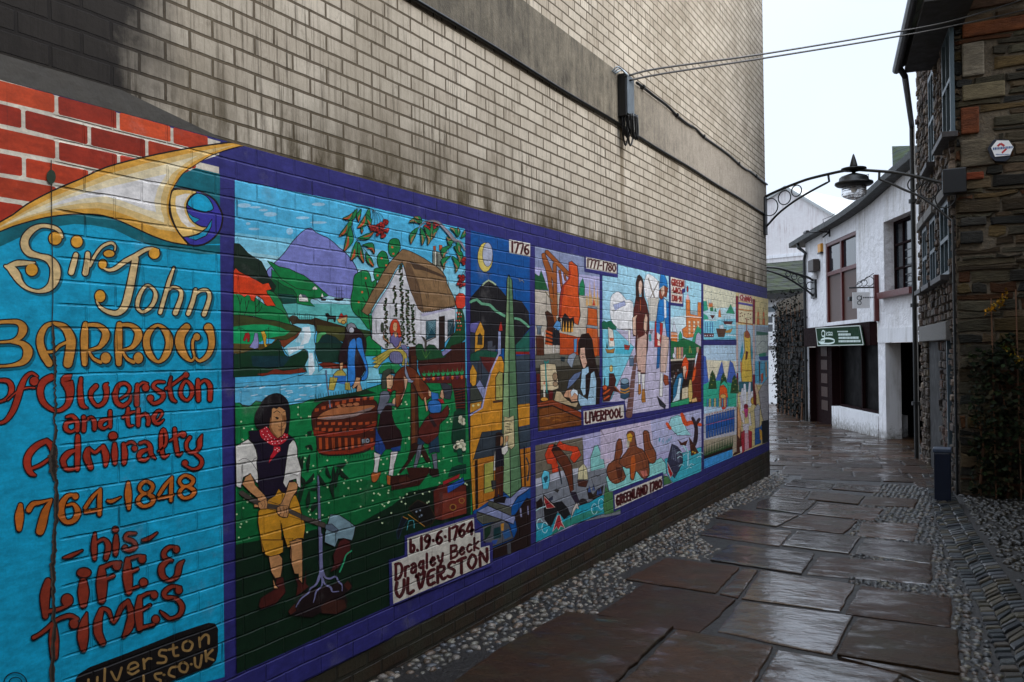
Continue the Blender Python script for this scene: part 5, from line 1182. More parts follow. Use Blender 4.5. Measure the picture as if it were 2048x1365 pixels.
# ---------------------------------------------------------------- panel: the cottage, the beck and the planting of a tree
d = Picture(.0031, .000005); G1, G2, G3, BR = '0f7a3e', '0a5a30', '10361f', '4a2418'
FR = '468.5 361 700 405.5 929 458.5 930 600 933 760 938 940 940 1020 945 1082 900 1101 783 1149 783 1209 680 1255 576 1302 472 1348 470 1000 469 600'
d.z(0, 0, 1); d.p('4fb4dc', FR)
d.p('7cc8e2', '468.5 466 520 472 600 480 760 500 929 540 930 640 469 640')
d.p('9fd4e2', '468.5 500 600 520 929 570 930 640 469 640')
d.z(460, 360, 8.533)
for x, y, a, b in ((230, 440, 120, 40), (680, 590, 120, 40), (420, 470, 100, 20), (1230, 650, 120, 24), (400, 840, 100, 22), (1010, 880, 60, 60), (1500, 420, 120, 30), (300, 750, 40, 25), (560, 520, 80, 22), (1500, 730, 150, 22)): d.e('9cc8e0', x, y, a, b, k=9)
d.z(460, 560, 6.827)
d.p('7b7fc0', '480 -80 560 -190 640 -270 700 -330 760 -400 830 -500 900 -580 960 -640 1030 -690 1080 -705 1110 -700 1160 -650 1260 -600 1330 -570 1420 -500 1480 -440 1550 -390 1640 -290 1700 -200 1740 -100 1760 40 1760 260 1200 280 600 100', 7, sm=2)
d.p('5fb8b2', '650 310 1000 330 1300 330 1700 330 1950 420 1950 740 1500 700 800 640 740 420')
d.p('a6d4e0', '1130 262 1200 250 1300 240 1340 215 1430 240 1560 250 1700 270 1710 340 1500 335 1350 310 1230 310 1190 275', 4)
d.p(G1, '560 -150 640 -90 760 -20 900 60 1000 100 1060 0 1170 70 1260 150 1340 215 1270 235 1150 255 1090 270 1090 310 1150 365 1000 345 900 320 560 180', 6)
d.p(G1, '500 -260 560 -240 660 -180 800 -150 900 -100 1000 -60 1080 0 1170 70 1100 150 900 120 700 0', 6)
d.p(G2, '480 -60 620 10 740 90 850 130 900 200 900 320 700 330 560 200', 5); d.p('14473e', '640 190 860 205 900 260 900 320 720 322', 4)
d.p('17281c', '50 -500 120 -490 170 -440 240 -360 330 -300 420 -250 480 -140 520 -40 620 90 560 240 300 200 40 100', 5)
d.p('1d7f45', '485 155 520 140 580 165 640 220 690 290 720 370 770 460 800 540 820 610 700 590 480 540 470 300', 6)
d.p('0f7f43', '40 180 200 200 330 240 480 350 600 370 700 420 760 480 810 590 840 620 620 560 460 545 320 500 200 490 40 480', 5)
d.p('e0421a', '40 -120 70 -160 110 -120 160 -90 230 -60 300 -20 380 20 440 60 520 40 545 100 560 130 490 150 500 190 540 230 570 280 600 330 615 360 560 355 500 360 460 320 440 270 380 230 350 220 320 300 280 280 260 220 230 205 190 240 150 210 110 195 40 190', 5)
for t in ('130 480 128 350 110 260 80 200', '128 350 150 260', '190 480 220 400 250 280', '215 400 200 290', '345 490 340 380 330 250', '340 380 400 300 410 240', '345 450 400 420 430 350'): d.l(INK, 9, t, 3)
d.p('3f4420', '40 480 200 490 320 510 470 545 620 560 720 590 840 620 960 660 980 690 940 760 760 830 500 800 40 640', 5)
d.p('0f9a5a', '40 640 300 610 500 610 680 650 760 690 820 700 740 760 500 800 300 900 40 870')
d.p('5a4a20', '40 870 300 880 560 870 620 800 700 900 700 1010 40 1010', 0); d.p('7a3a1e', '560 870 640 830 760 820 880 760 960 690 970 720 940 790 800 880 720 930 700 900', 3)
d.l(INK, 5, '140 655 250 710 420 710 520 660', 3); d.l(INK, 7, '140 655 136 1000'); d.l(INK, 7, '522 650 518 880'); d.l(INK, 4, '40 695 140 655')
d.p('b02424', '200 730 250 720 265 760 255 850 230 850 225 790 195 840 170 830', 4); d.p('8a88b8', '330 725 370 730 385 850 380 930 330 945 255 920 310 830', 4); d.p('d9a52c', '415 710 460 700 490 770 480 870 505 910 465 920 440 800', 4)
d.p('3a2a14', '790 520 850 485 900 500 940 545 1100 545 1160 520 1230 545 1560 640 1900 700 1930 900 1560 860 1160 690 1100 620 840 605', 5)
for x in range(870, 1120, 26): d.l(INK, 6, f'{x} 560 {x + random.randint(-10, 10)} {random.randint(450, 500)}')
d.p('4a4a20', '1180 620 1560 650 1560 830 1240 860 1180 760'); d.p('2f4522', '1700 660 1900 700 1910 860 1800 860', 3)
d.p('86cfe0', '840 610 900 595 1060 600 1140 620 1160 650 1160 720 1140 780 1145 840 1160 900 1160 960 1140 980 1160 1060 1200 1160 1200 1260 1260 1210 2010 1190 2060 1400 700 1400 780 1350 1000 1290 1045 1265 1010 1170 1060 1060 1050 970 1000 950 960 1000 880 1020 800 1055 740 970 720 930 780 880 900 790 960 720 970 670', 6)
d.p('e4eff2', '980 650 1080 640 1100 760 1060 860 950 900 980 780'); d.p('e4eff2', '1070 1000 1120 1000 1140 1120 1150 1240 1080 1330 1060 1200'); d.p('dcebf0', '770 930 1000 900 1000 930 860 990 800 1030'); d.p('bfe4ee', '880 850 960 700 1010 700 1000 800 960 860')
d.p(G3, '40 1020 170 1000 300 950 420 960 520 900 600 850 640 810 680 850 700 930 740 1020 780 1050 830 1050 900 1010 980 960 1000 950 1040 980 1060 1040 1050 1090 1010 1170 1040 1250 800 1290 600 1270 440 1310 40 1330', 5)
d.p('12343c', '280 1040 740 1040 820 1060 720 1180 500 1200 300 1180'); d.p('7a2c18', '350 1285 500 1270 600 1215 720 1240 900 1220 980 1200 1030 1260 800 1290 560 1290 430 1315', 4); d.p('7a2c18', '1200 1150 1300 1120 1480 1150 1640 1150 1640 1210 1400 1215 1260 1200', 4)
d.p('15372a', '1160 860 1260 860 1530 870 1560 1000 1640 1120 1300 1130 1200 1120 1160 1000', 4); d.p('4c9a58', '1170 820 1180 750 1230 710 1290 710 1320 750 1250 760 1230 800 1200 850 1170 870', 4); d.p('10302f', '1190 860 1250 780 1300 740 1360 760 1430 780 1480 830 1530 870', 3)
d.p('0f8040', '1840 880 1850 790 1890 760 1950 790 1980 860 2050 900 2060 1040 1840 1040', 5)
# carriage, house and ships
d.p('e8e4dc', '930 220 960 190 985 230 1050 240 1060 300 935 295', 4); d.p('5d6270', '960 200 1020 205 1050 245 985 240', 3); d.dots(INK, 6, '950 270 975 272 1000 274 1030 290')
d.p('e6e2da', '1120 110 1150 85 1185 115 1180 135 1120 135', 3); d.p('f0ece0', '1235 230 1250 180 1270 235', 3); d.p('20150f', '1230 250 1310 260 1295 285 1240 285', 2)
d.p('24170f', '1410 250 1430 280 1480 290 1530 280 1550 250 1480 255', 2)
for x in (1445, 1480, 1515): d.l(INK, 5, f'{x} 250 {x} 100'); d.l(INK, 4, f'{x - 26} 150 {x + 26} 150'); d.l(INK, 4, f'{x - 30} 195 {x + 30} 195')
d.p('1a1410', '1290 460 1330 450 1360 490 1440 490 1440 540 1430 580 1410 580 1400 540 1340 540 1330 570 1315 570 1320 520 1295 490', 0); d.p('c03020', '1480 500 1510 450 1540 490 1590 480 1600 510 1560 580 1470 560', 4); d.p('d0b070', '1450 540 1600 500 1580 590 1480 590', 4); d.e('d0a050', 1540, 580, 30, 26, 5)
# trees behind the cottage
d.z(690, 400, 7.585)
fl_ = G1
for t in ('660 640 690 600 740 585 800 600 825 660 830 740 800 800 740 870 680 850 650 780 645 700', '480 860 520 800 560 775 620 810 640 880 660 940 620 1020 520 1040 480 960', '430 1060 520 1030 600 1040 580 1120 500 1220 440 1200',
          '120 1200 150 1130 220 1090 290 1070 350 1100 380 1180 400 1250 470 1210 460 1330 420 1500 300 1640 240 1780 150 1740 90 1640 80 1480 110 1350'): d.p(fl_, t, 7, sm=2)
d.p(G1, '190 1660 260 1700 360 1750 400 1760 395 1980 340 1960 210 1780', 6); d.l('241008', 16, '390 2100 370 1900 350 1750 360 1500 300 1250', 3); d.l('241008', 9, '350 1640 260 1480', 2); d.l('241008', 9, '360 1500 430 1280', 2)
d.dots('d8663a', 18, '708 720 725 820 545 885 617 995 485 1150 305 1190 250 1400 200 1550')
# chimneys and thatched cottage
d.p('7a7f72', '1320 770 1375 780 1375 1050 1320 1000', 6); d.p('d8d4c4', '1358 780 1375 782 1375 1050 1358 1040'); d.p('7a7f72', '1385 790 1475 790 1478 1130 1385 1060', 6); d.p('d8d4c4', '1455 792 1475 792 1478 1130 1455 1110')
d.p('b8552a', '1330 705 1365 700 1370 770 1332 765', 4); d.p('b8552a', '1420 685 1465 690 1470 775 1420 770', 4)
d.z(690, 560, 7.585)
d.p('d2cfd2', '880 -200 960 40 1100 430 1190 480 1660 410 1668 620 1640 800 1500 960 1420 1080 1140 1080 940 1010 600 1060 400 900 400 520 650 100 780 -150', 6)
d.p('c2bfce', '400 520 520 300 650 100 720 0 700 60 560 300 440 480 410 640'); d.p('bab4cc', '1140 520 1300 480 1660 420 1660 440 1400 500 1160 560')
TH1, TH2, TH3 = '8a6a48', '6a4f38', '4a3628'
d.p(TH1, '890 -460 860 -460 800 -400 700 -300 640 -220 560 -100 480 60 400 180 330 320 240 480 330 540 380 500 400 440 520 240 620 100 700 -40 760 -160 800 -220 860 -260 890 -200 930 -20 990 180 1060 330 1100 440 1160 490 1300 480 1660 400 1670 380 1650 280 1600 180 1540 60 1520 -40 1470 -120 1390 -190 1200 -320 1050 -400 960 -440', 7)
d.p(TH2, '930 -280 980 -260 1040 -100 1120 80 1160 340 1180 480 1100 440 1040 310 960 80 900 -160'); d.p(TH3, '960 -290 1100 -240 1250 -170 1390 -110 1500 -60 1510 -20 1350 -80 1180 -140 1040 -160 1000 -230')
for k in range(26): x = random.uniform(1160, 1560); y = random.uniform(-20, 330); d.l(random.choice(['7a5c3e', '9a7a54', '5d4633']), 7, f'{x} {y} {x + 14} {y + 70}')
for k in range(14): t_ = random.random(); x = 300 + t_ * 480; y = 440 - t_ * 620; d.l(random.choice(['a0805a', '5d4633']), 7, f'{x} {y} {x + 40} {y - 50}')
d.l(TH3, 9, '1060 0 1110 120 1150 300 1180 480'); d.l(TH3, 8, '380 520 520 300 640 120 760 -120')
for k in range(18): x = 1180 + k * 27; y = 490 - k * 4.9; d.l('3a2a22', 9, f'{x} {y - 20} {x + 6} {y + 14}')
d.l(INK, 5, '1142 500 1142 840'); d.p('2a1a14', '1420 560 1500 545 1500 1040 1420 1080', 7); d.p('1f4a56', '1220 630 1370 600 1365 860 1220 920', 7); d.p('1f3a42', '1550 610 1640 595 1640 800 1550 870', 7)
for k in range(7): d.l('8ab0b8', 4, f'{1225 + k * 22} {630 - k * 4} {1225} {660 + k * 38}'); d.l('8ab0b8', 4, f'{1365 - k * 21} {606 + k * 4} {1365} {640 + k * 30}')
for k in range(4): d.l('8aa0a8', 4, f'{1555 + k * 24} 608 1555 {640 + k * 60}')
d.l('4a4038', 14, '1220 940 1370 870'); d.l('4a4038', 12, '1550 890 1640 810')
for x, y0, y1 in ((600, 290, 1020), (740, 100, 560), (835, -230, 960), (930, 160, 980), (1010, 380, 990)):
    y = y0
    while y < y1: d.dots(random.choice(['23381f', '2f4a24', '3d4a26', '4a3a26']), 17, ' '.join(f'{x + (y - y0) * .03 + random.uniform(-24, 24)} {y + random.uniform(-10, 10)}' for _ in range(2)), 13); y += 22
d.p('1a4a2a', '1060 1000 1100 970 1160 980 1190 1060 1260 980 1340 990 1400 1060 1480 1090 1600 850 1660 800 1668 760 1700 440 1760 440 1800 560 1812 900 1700 1000 1700 1200 1100 1230 1060 1160', 5)
d.p('d8402a', '1670 250 1720 200 1780 210 1812 240 1812 400 1760 440 1690 430 1665 350', 4); d.p('3a1a12', '1600 1000 1812 940 1815 1400 1090 1300 1100 1230 1500 1180', 3); d.p('8a86b4', '1450 1100 1520 1050 1610 1060 1480 1160', 4)
for x in (1690, 1730): d.dots('c03828', 14, f'{x} 500 {x + 15} 560 {x - 5} 620 {x + 20} 700 {x} 760'); d.dots('d0d8c0', 11, f'{x + 25} 520 {x + 10} 650')
d.l('5d8a3a', 6, '1210 1190 1160 1070'); d.l('5d8a3a', 6, '1210 1190 1280 1090'); d.l('5d8a3a', 6, '1215 1190 1220 1050'); d.p('5a5248', '1145 850 1190 880 1230 940 1215 1090 1195 1090 1200 940', 4)
# carving posts, water carrier with yoke
d.p('3c1a12', '960 1020 1060 1010 1070 1400 960 1400', 5)
d.p('7d7aa2', '830 990 900 985 950 1060 955 1180 880 1130', 5); d.p('b8a448', '400 1200 520 1130 640 1060 760 1030 860 1060 920 1120 950 1290 850 1300 860 1150 760 1090 700 1120 560 1240 480 1340 410 1320 470 1270 400 1260 460 1220', 5)
d.l(INK, 5, '470 1270 620 1150 740 1080', 2); d.l(INK, 5, '460 1225 600 1120', 2)
d.p('706898', '670 870 720 820 780 860 840 830 850 930 810 970 770 1030 730 1010 700 960 670 960', 5); d.p('d09a6a', '590 890 620 910 660 950 665 975 620 930 570 900 560 850 580 840', 4); d.p('d09a6a', '820 930 840 940 830 1000 770 1060 740 1050 800 1000', 4)
d.p('c23a1c', '690 640 720 605 770 600 810 660 830 760 845 850 800 880 780 800 720 800 700 860 670 800 665 720', 5, sm=2); d.p('dba87a', '715 680 740 645 775 660 780 720 765 780 740 785 715 750', 3); d.dots(INK, 5, '735 712 765 708'); d.l(INK, 4, '740 762 765 762'); d.p('d9a272', '735 800 780 800 775 860 750 880 735 840', 3)
d.p('7a779c', '680 1110 740 1085 820 1100 860 1170 860 1240 800 1280 740 1270 690 1240 660 1180', 5, sm=2)
for k in range(6): d.l('504d72', 5, f'{700 + k * 26} 1270 {690 + k * 30} 1130', 2)
d.p('3a4030', '530 680 545 645 570 660 580 760 560 800 535 790', 4); d.l('6a4a30', 12, '570 800 580 880')
d.p('22824a', '510 1340 560 1270 640 1250 720 1270 800 1280 840 1330 840 1420 500 1420', 4)
# ---------------------------------------------------------------- meadow
d.z(460, 760, 7.585)
d.p('5ab4d6', '60 60 400 30 700 30 1000 -60 1400 -80 2060 -60 2060 200 1600 260 1300 290 1000 370 700 420 300 400 60 360', 4)
for k in range(34): x = random.uniform(90, 1350); y = random.uniform(60, 330) - max(0, (x - 900) * .1); d.l(random.choice(['d8e8f0', 'bfe0ee', '3f9cc4']), random.uniform(8, 18), f'{x} {y} {x + random.uniform(40, 130)} {y - random.uniform(0, 26)}')
d.p('0d7a40', '60 350 130 350 180 390 240 410 300 390 380 320 480 340 700 380 900 380 1080 350 1200 300 1320 290 1500 260 1800 220 2060 140 2300 60 2600 -60 3100 -60 3570 -20 3640 1400 3690 2400 3200 2700 2450 3100 2000 3600 880 4400 90 4460 70 2000', 8)
d.z(460, 920, 7.585); d.p('0a6030', '90 430 2040 300 3400 600 3600 1000 2400 1500 1800 1900 90 2500')
d.z(460, 760, 7.585)
d.p('0a2413', '70 2500 600 2400 1000 2350 1500 2200 1900 2200 2450 1900 2700 1700 3640 1500 3640 2900 2450 3420 2000 3620 1500 3860 880 4180 90 4470', 0)
d.z(0, 0, 1)
fl = []
for k in range(330):
    x = random.uniform(470, 935); y = random.uniform(800, 1100)
    if y > 1085 - (x - 470) * .13 or (x < 600 and y > 830 and x > 505 and y < 1090) or (620 < x < 752 and 780 < y < 915) or y < 815 - (x - 470) * .06: continue
    fl.append(f'{x:.1f} {y:.1f}')
d.dots('c8d8a8', 1.9, ' '.join(fl))
# vegetable rows and stooping man on the right
d.z(690, 720, 7.585)
d.p('5a2018', '1090 100 1780 20 1812 60 1812 780 1680 760 1640 500 1600 360 1210 350 1140 250', 4); d.p('2a1410', '1640 440 1812 400 1812 780 1690 760', 2)
for k in range(8): d.l('7a3020', 9, f'{1660} {450 + k * 40} {1806} {410 + k * 44}')
for k in range(9): x = 1170 + k * 72; d.p('2f9a5a', f'{x} 250 {x - 26} {195 - k * 3} {x + 6} {215 - k * 4} {x + 14} {160 - k * 6} {x + 26} {215 - k * 4} {x + 50} {190 - k * 4} {x + 40} {250 - k * 4}', 3); d.e(['c85a28', '6a2a50'][k % 2], x + 14, 290 - k * 3, 22, 32, 3)
d.p('123a28', '1640 800 1700 740 1812 760 1815 1420 1640 1400 1600 1180', 3); d.dots('ddd6b8', 34, '1740 880 1775 910 1735 930 1780 960 1700 1260 1760 1240 1790 1290 1740 1310 1790 1350 1680 1330 1660 1320'); d.dots('b8b088', 12, '1750 910 1770 940 1750 1270 1780 1320 1690 1330')
# large grindstone beck-side tub of brick
d.z(460, 760, 7.585)
d.p('4a1c10', '1240 480 1300 400 1400 330 1560 290 1760 260 1950 250 2100 270 2200 330 2230 420 2220 560 2200 900 2100 1060 1900 1120 1600 1150 1400 1140 1310 1060 1290 840 1240 760 1220 560', 9, sm=2)
d.p('a8643c', '1310 570 1400 490 1560 430 1760 410 2000 390 2160 380 2190 410 2100 470 1900 550 1700 590 1480 610 1330 600', 6, sm=2); d.p('8a7068', '1330 590 1480 560 1800 520 2150 410 2120 460 1900 550 1700 590 1480 605')
d.dots('b06a44', 50, '1700 390 1800 380 1900 370 1650 400', 26)
for row, (ya, yb, hh) in enumerate(((330, 290, 40), (640, 600, 34), (730, 690, 40))):
    for k in range(9): x = 1270 + k * 104 + (row % 2) * 40; y = ya + 60 * math.sin(math.pi * (x - 1250) / 1900) - (x - 1250) * .07 if row else 470 - 210 * math.sin(math.pi * (x - 1180) / 1900); d.p('b04a24', f'{x} {y} {x + 62} {y - 8} {x + 60} {y + hh} {x} {y + hh + 8}', 0)
d.p('8a2c16', '1245 760 1500 800 1800 780 2000 730 2200 640 2200 720 2000 810 1800 850 1500 870 1260 850', 5)
for k in range(9): x = 1330 + k * 98; d.p('b04a20', f'{x} 880 {x + 44} 880 {x + 50} 1060 {x + 10} 1070', 0)
d.p('8a2c16', '1310 1050 1500 1080 1800 1060 2000 1000 2200 920 2180 1000 2000 1080 1800 1130 1500 1140 1330 1110', 5)
d.p('8f979c', '1980 900 2060 890 2080 950 1990 970', 4); d.e('9aa0a8', 2070, 925, 34, 40, 5); d.dots(INK, 14, '2072 925')
for k in range(22): x = 1300 + k * 42; d.l('0a2a14', 8, f'{x} 1180 {x + random.randint(-20, 20)} 1120')
d.l('5a6c84', 22, '1440 -140 1455 60 1505 420')
# stooping washerwoman in the beck
d.z(460, 560, 6.827)
d.p('2a1418', '1560 780 1570 660 1620 600 1680 600 1720 660 1790 720 1840 820 1850 920 1820 1020 1740 1100 1560 1140 1470 1120 1490 960', 5, sm=2); d.p('8a8890', '1570 660 1590 610 1640 585 1690 610 1710 660 1660 650 1620 680 1590 720', 5); d.e('c8c8d0', 1645, 690, 36, 44, 6)
d.p('2f7fd0', '1620 850 1690 800 1710 900 1700 1000 1690 1140 1700 1300 1680 1420 1600 1460 1590 1240 1590 1000', 6, sm=2); d.p('2f7fd0', '1710 800 1780 800 1800 900 1830 1050 1870 1200 1860 1340 1790 1380 1780 1340 1840 1240 1790 1080 1720 940', 6, sm=2)
d.p('2a1418', '1700 940 1780 1060 1840 1220 1780 1320 1740 1500 1690 1480 1700 1300 1690 1140', 4); d.p('d09a6a', '1480 1140 1530 1130 1520 1250 1500 1320 1440 1330 1490 1250', 5); d.p('b8a448', '1400 1290 1450 1240 1520 1230 1570 1290 1560 1440 1520 1380 1450 1330 1390 1500 1380 1400', 5)
d.z(460, 760, 7.585); d.p('2f6fc0', '1560 -60 1750 -60 1740 60 1660 60 1560 20', 0); d.p('b8a448', '1500 -40 1620 -30 1560 160 1480 150', 5); d.p('b8a448', '1730 40 1800 40 1815 160 1730 150', 5); d.p('cf9a70', '1900 -40 1960 -30 1960 60 1990 160 1910 220 1900 190 1920 80 1850 140 1840 120', 5)
d.p('14301c', '1280 290 1500 240 1800 200 2060 150 2200 200 1700 270 1400 330 1250 340', 0)
for k in range(22): x = 1290 + k * 38; d.l('14301c', 7, f'{x} {290 - k * 5} {x + random.randint(-14, 14)} {220 - k * 5}')
# sack carriers round the post
d.z(690, 720, 7.585)
d.p('4a2414', '980 -60 1070 -60 1090 600 1110 1300 1160 1400 980 1400 985 700', 6); d.p('6a3a1e', '990 450 1040 450 1050 1300 1000 1300')
d.p('6a2f18', '730 260 780 180 860 110 960 100 1060 160 1120 260 1180 330 1260 430 1290 560 1200 620 1130 580 1060 460 1010 360 900 330 880 460 850 620 790 720 740 680 760 480 700 480 640 620 620 600 690 440', 8, sm=2); d.p('8a4a26', '1060 210 1110 240 1110 400 1180 560 1150 600 1070 460 1050 330'); d.p('8a4a26', '760 490 830 490 800 640 780 720 755 620')
d.p('8890a4', '890 -20 940 -20 910 120 950 250 990 310 1030 320 1000 350 940 340 890 200', 5)
d.p('d8a888', '870 240 940 300 910 440 850 600 830 600 890 440', 5)
d.p('3f4438', '540 300 560 180 640 135 720 150 740 210 690 190 650 220 610 250 610 330 600 440 540 440', 5); d.p('d8a880', '610 260 660 220 720 240 710 380 680 440 620 430', 5); d.dots(INK, 10, '655 295'); d.l(INK, 5, '640 280 680 290'); d.l('8a2a20', 6, '660 390 690 395'); d.p('b82a24', '620 440 690 450 680 490 630 470', 3)
d.p('686a78', '520 500 560 470 640 480 670 560 640 640 600 660 700 650 760 660 740 700 620 690 560 830 480 820 470 760 500 640', 6); d.p('d8a880', '710 600 750 570 745 680 700 660', 4)
d.p('2a1214', '520 830 600 700 690 700 700 860 740 980 820 1080 850 1180 830 1300 700 1350 600 1360 540 1200 480 1100', 6); d.p('203f80', '450 1000 490 1120 540 1200 590 1330 560 1400 440 1360', 4); d.p('203f80', '700 1360 830 1290 820 1360 720 1420', 4)
d.z(690, 880, 6.827); d.p('203f80', '390 60 520 60 540 130 480 210 390 150', 4); d.p('203f80', '610 110 750 80 740 150 640 170', 4); d.p('d8d2cc', '380 170 470 200 450 320 430 450 370 440 390 320', 5); d.p('d8d2cc', '610 165 710 160 660 330 640 490 580 480 595 330', 5); d.p('b8602a', '350 450 430 450 470 430 470 470 420 560 370 580 345 540', 5, sm=2); d.p('b8602a', '555 480 610 500 605 620 560 600', 5)
d.p('3a1810', '610 500 840 470 900 540 880 620 620 690', 6); d.p('3a1810', '830 380 1130 380 1140 440 1000 620 620 690 880 560', 4); d.e('4a2014', 800, 560, 90, 70, 6); d.p('32180e', '900 60 940 40 1040 60 1160 300 1100 310 990 120 860 320 740 460 720 450 840 280', 5)
d.z(690, 720, 7.585); d.p('c89a78', '1250 450 1310 500 1280 560 1250 540', 4); d.p('2f70b8', '1290 490 1400 510 1410 600 1300 610', 5); d.p('2f70b8', '1250 640 1320 610 1400 620 1445 680 1440 780 1380 820 1280 800 1240 740', 7, sm=2); d.p('b82a30', '1390 590 1470 600 1490 660 1440 660', 3); d.p('cf9a70', '1180 580 1210 560 1220 640 1245 760 1220 790 1200 700', 5); d.p('3a3c44', '1430 360 1500 350 1600 400 1610 480 1580 600 1500 590 1480 480', 5); d.p('c89a78', '1420 560 1440 470 1470 450 1490 560 1470 600', 4)
d.p('5a2018', '1270 820 1440 800 1540 680 1560 820 1500 900 1420 980 1400 1140 1280 1260 1220 1270 1130 1200 1090 1100 1150 980', 7, sm=2); d.p('2a1a1c', '1250 850 1300 870 1380 1000 1340 1030 1280 940'); d.p('203a50', '1270 1260 1400 1150 1420 1400 1320 1400', 4); d.p('203a50', '1090 1180 1200 1260 1160 1300 1080 1280', 3)
d.z(690, 880, 6.827); d.p('203a50', '1130 60 1220 60 1220 160 1130 190', 4); d.p('6a6c78', '980 80 1040 60 1020 200 960 380 920 370', 5); d.p('6a6c78', '1170 200 1240 180 1250 390 1200 400', 5); d.p('2a1410', '1130 390 1260 400 1270 490 1190 510 1140 470', 5)
d.p('10503a', '1510 130 1580 120 1600 330 1540 300', 3); d.p('0d3a2c', '1400 470 1440 380 1520 350 1640 330 1640 460 1540 460 1400 510', 3)
d.p('5a2016', '1190 700 1270 620 1340 600 1640 620 1650 1010 1310 1100 1210 1080', 7); d.p('7a3020', '1320 730 1640 700 1640 1000 1310 1090'); d.p('a0262a', '1320 570 1560 460 1540 520 1330 620', 4); d.p('1f4fa0', '1380 640 1600 510 1620 590 1390 730', 4); d.e('5a2016', 1460, 920, 40, 40, 8, 'a07030'); d.e('7a3020', 1580, 830, 36, 34, 7, 'a07030')
d.p('14100e', '850 930 980 820 1140 900 1220 1050 1180 1140 1070 1190', 7, '3a2a1a'); d.dots('8a98a8', 14, '960 980 1010 960 1030 1030 1000 1050'); d.p('10131c', '770 1040 840 1080 770 1200 720 1350 700 1360 690 1250', 4, '28405c'); d.l('b07a30', 12, '780 1050 840 1080'); d.l('b07a30', 10, '850 1020 1070 1180'); d.l('4aa0a8', 10, '850 1110 920 1100 930 1200', 2); d.l('4aa0a8', 9, '850 1130 830 1230', 2)
# rowan sprays along the top
d.z(690, 400, 7.585); LG, LO = '1a7a44', 'b8502a'
for (x0, y0, x1, y1, w_, b) in ((170, 140, -60, 290, 90, -.2), (350, 130, 170, 430, 110, -.15), (230, 140, 190, 340, 60, .1), (300, 220, 360, 420, 70, -.1), (90, 280, -110, 560, 90, -.1), (60, 400, -30, 780, 110, -.1), (170, 590, 420, 490, 80, .1), (160, 630, 70, 920, 110, -.1), (190, 640, 270, 960, 80, .05), (240, 690, 430, 820, 80, -.3), (300, 800, 420, 1015, 80, .05), (240, 400, 240, 510, 34, 0)):
    d.leaf(LG, x0, y0, x1, y1, w_, 7, b); d.leaf(LO, x0 + (x1 - x0) * .35, y0 + (y1 - y0) * .35 + 10, x1, y1, w_ * .35, 0, b)
d.l('1d1412', 10, '160 110 240 105 320 120 400 150', 3); d.l('1d1412', 8, '130 150 90 300 150 590 320 800', 3)
for x, y in ((375, 380), (430, 390), (480, 360), (530, 340), (575, 300)): d.l('1d1412', 6, f'400 150 {(400 + x) / 2 + 20} {(150 + y) / 2 - 20} {x} {y}', 3)
def berries(x, y, rx, ry, n):
    for k in range(n):
        a = random.uniform(0, 6.28); r = math.sqrt(random.random()); d.e(random.choice(['a8221c', '8f1a18', 'b8302a']), x + rx * r * math.cos(a), y + ry * r * math.sin(a), 24, 24, 4, k=10)
berries(525, 460, 105, 105, 34); berries(590, 340, 34, 40, 6); berries(385, 430, 30, 50, 6)
berries(1300, 400, 100, 60, 16); berries(1780, 900, 30, 80, 10); berries(1745, 1230, 60, 90, 18)
for (x0, y0, x1, y1, w_, b) in ((1150, 370, 950, 340, 80, .25), (1150, 340, 1030, 260, 70, .1), (1090, 420, 980, 670, 84, .1), (1130, 420, 1150, 690, 74, -.1), (1170, 400, 1240, 690, 84, -.2), (1300, 340, 1295, 620, 50, 0), (1410, 420, 1330, 580, 60, .2), (1660, 580, 1520, 560, 110, -.5), (1690, 560, 1570, 430, 60, .2), (1700, 560, 1690, 420, 40, .1), (1745, 580, 1800, 470, 60, .1), (1610, 690, 1490, 920, 80, .3), (1630, 700, 1710, 980, 80, -.2), (1590, 850, 1490, 1060, 70, .3), (1600, 850, 1660, 1110, 74, -.2), (1690, 620, 1720, 800, 70, 0)):
    d.leaf(LG, x0, y0, x1, y1, w_, 6, b); d.leaf('a06a4a', x0 + (x1 - x0) * .4 + 5, y0 + (y1 - y0) * .4, x1, y1, w_ * .3, 0, b)
d.v('8f8890', '1100 420 14 1180 345 20 1290 320 26 1400 345 34 1480 430 46 1560 510 52 1640 610 48 1730 640 34 1800 760 24'); d.l(INK, 5, '1100 420 1180 340 1290 312 1410 335 1500 430 1590 510 1690 590', 2); d.l(INK, 5, '1420 390 1500 480 1590 590 1640 680', 2)
d.z(690, 560, 7.585); d.l('1d1412', 6, '1800 -160 1740 -60'); d.l('1d1412', 6, '1810 -150 1790 -60')
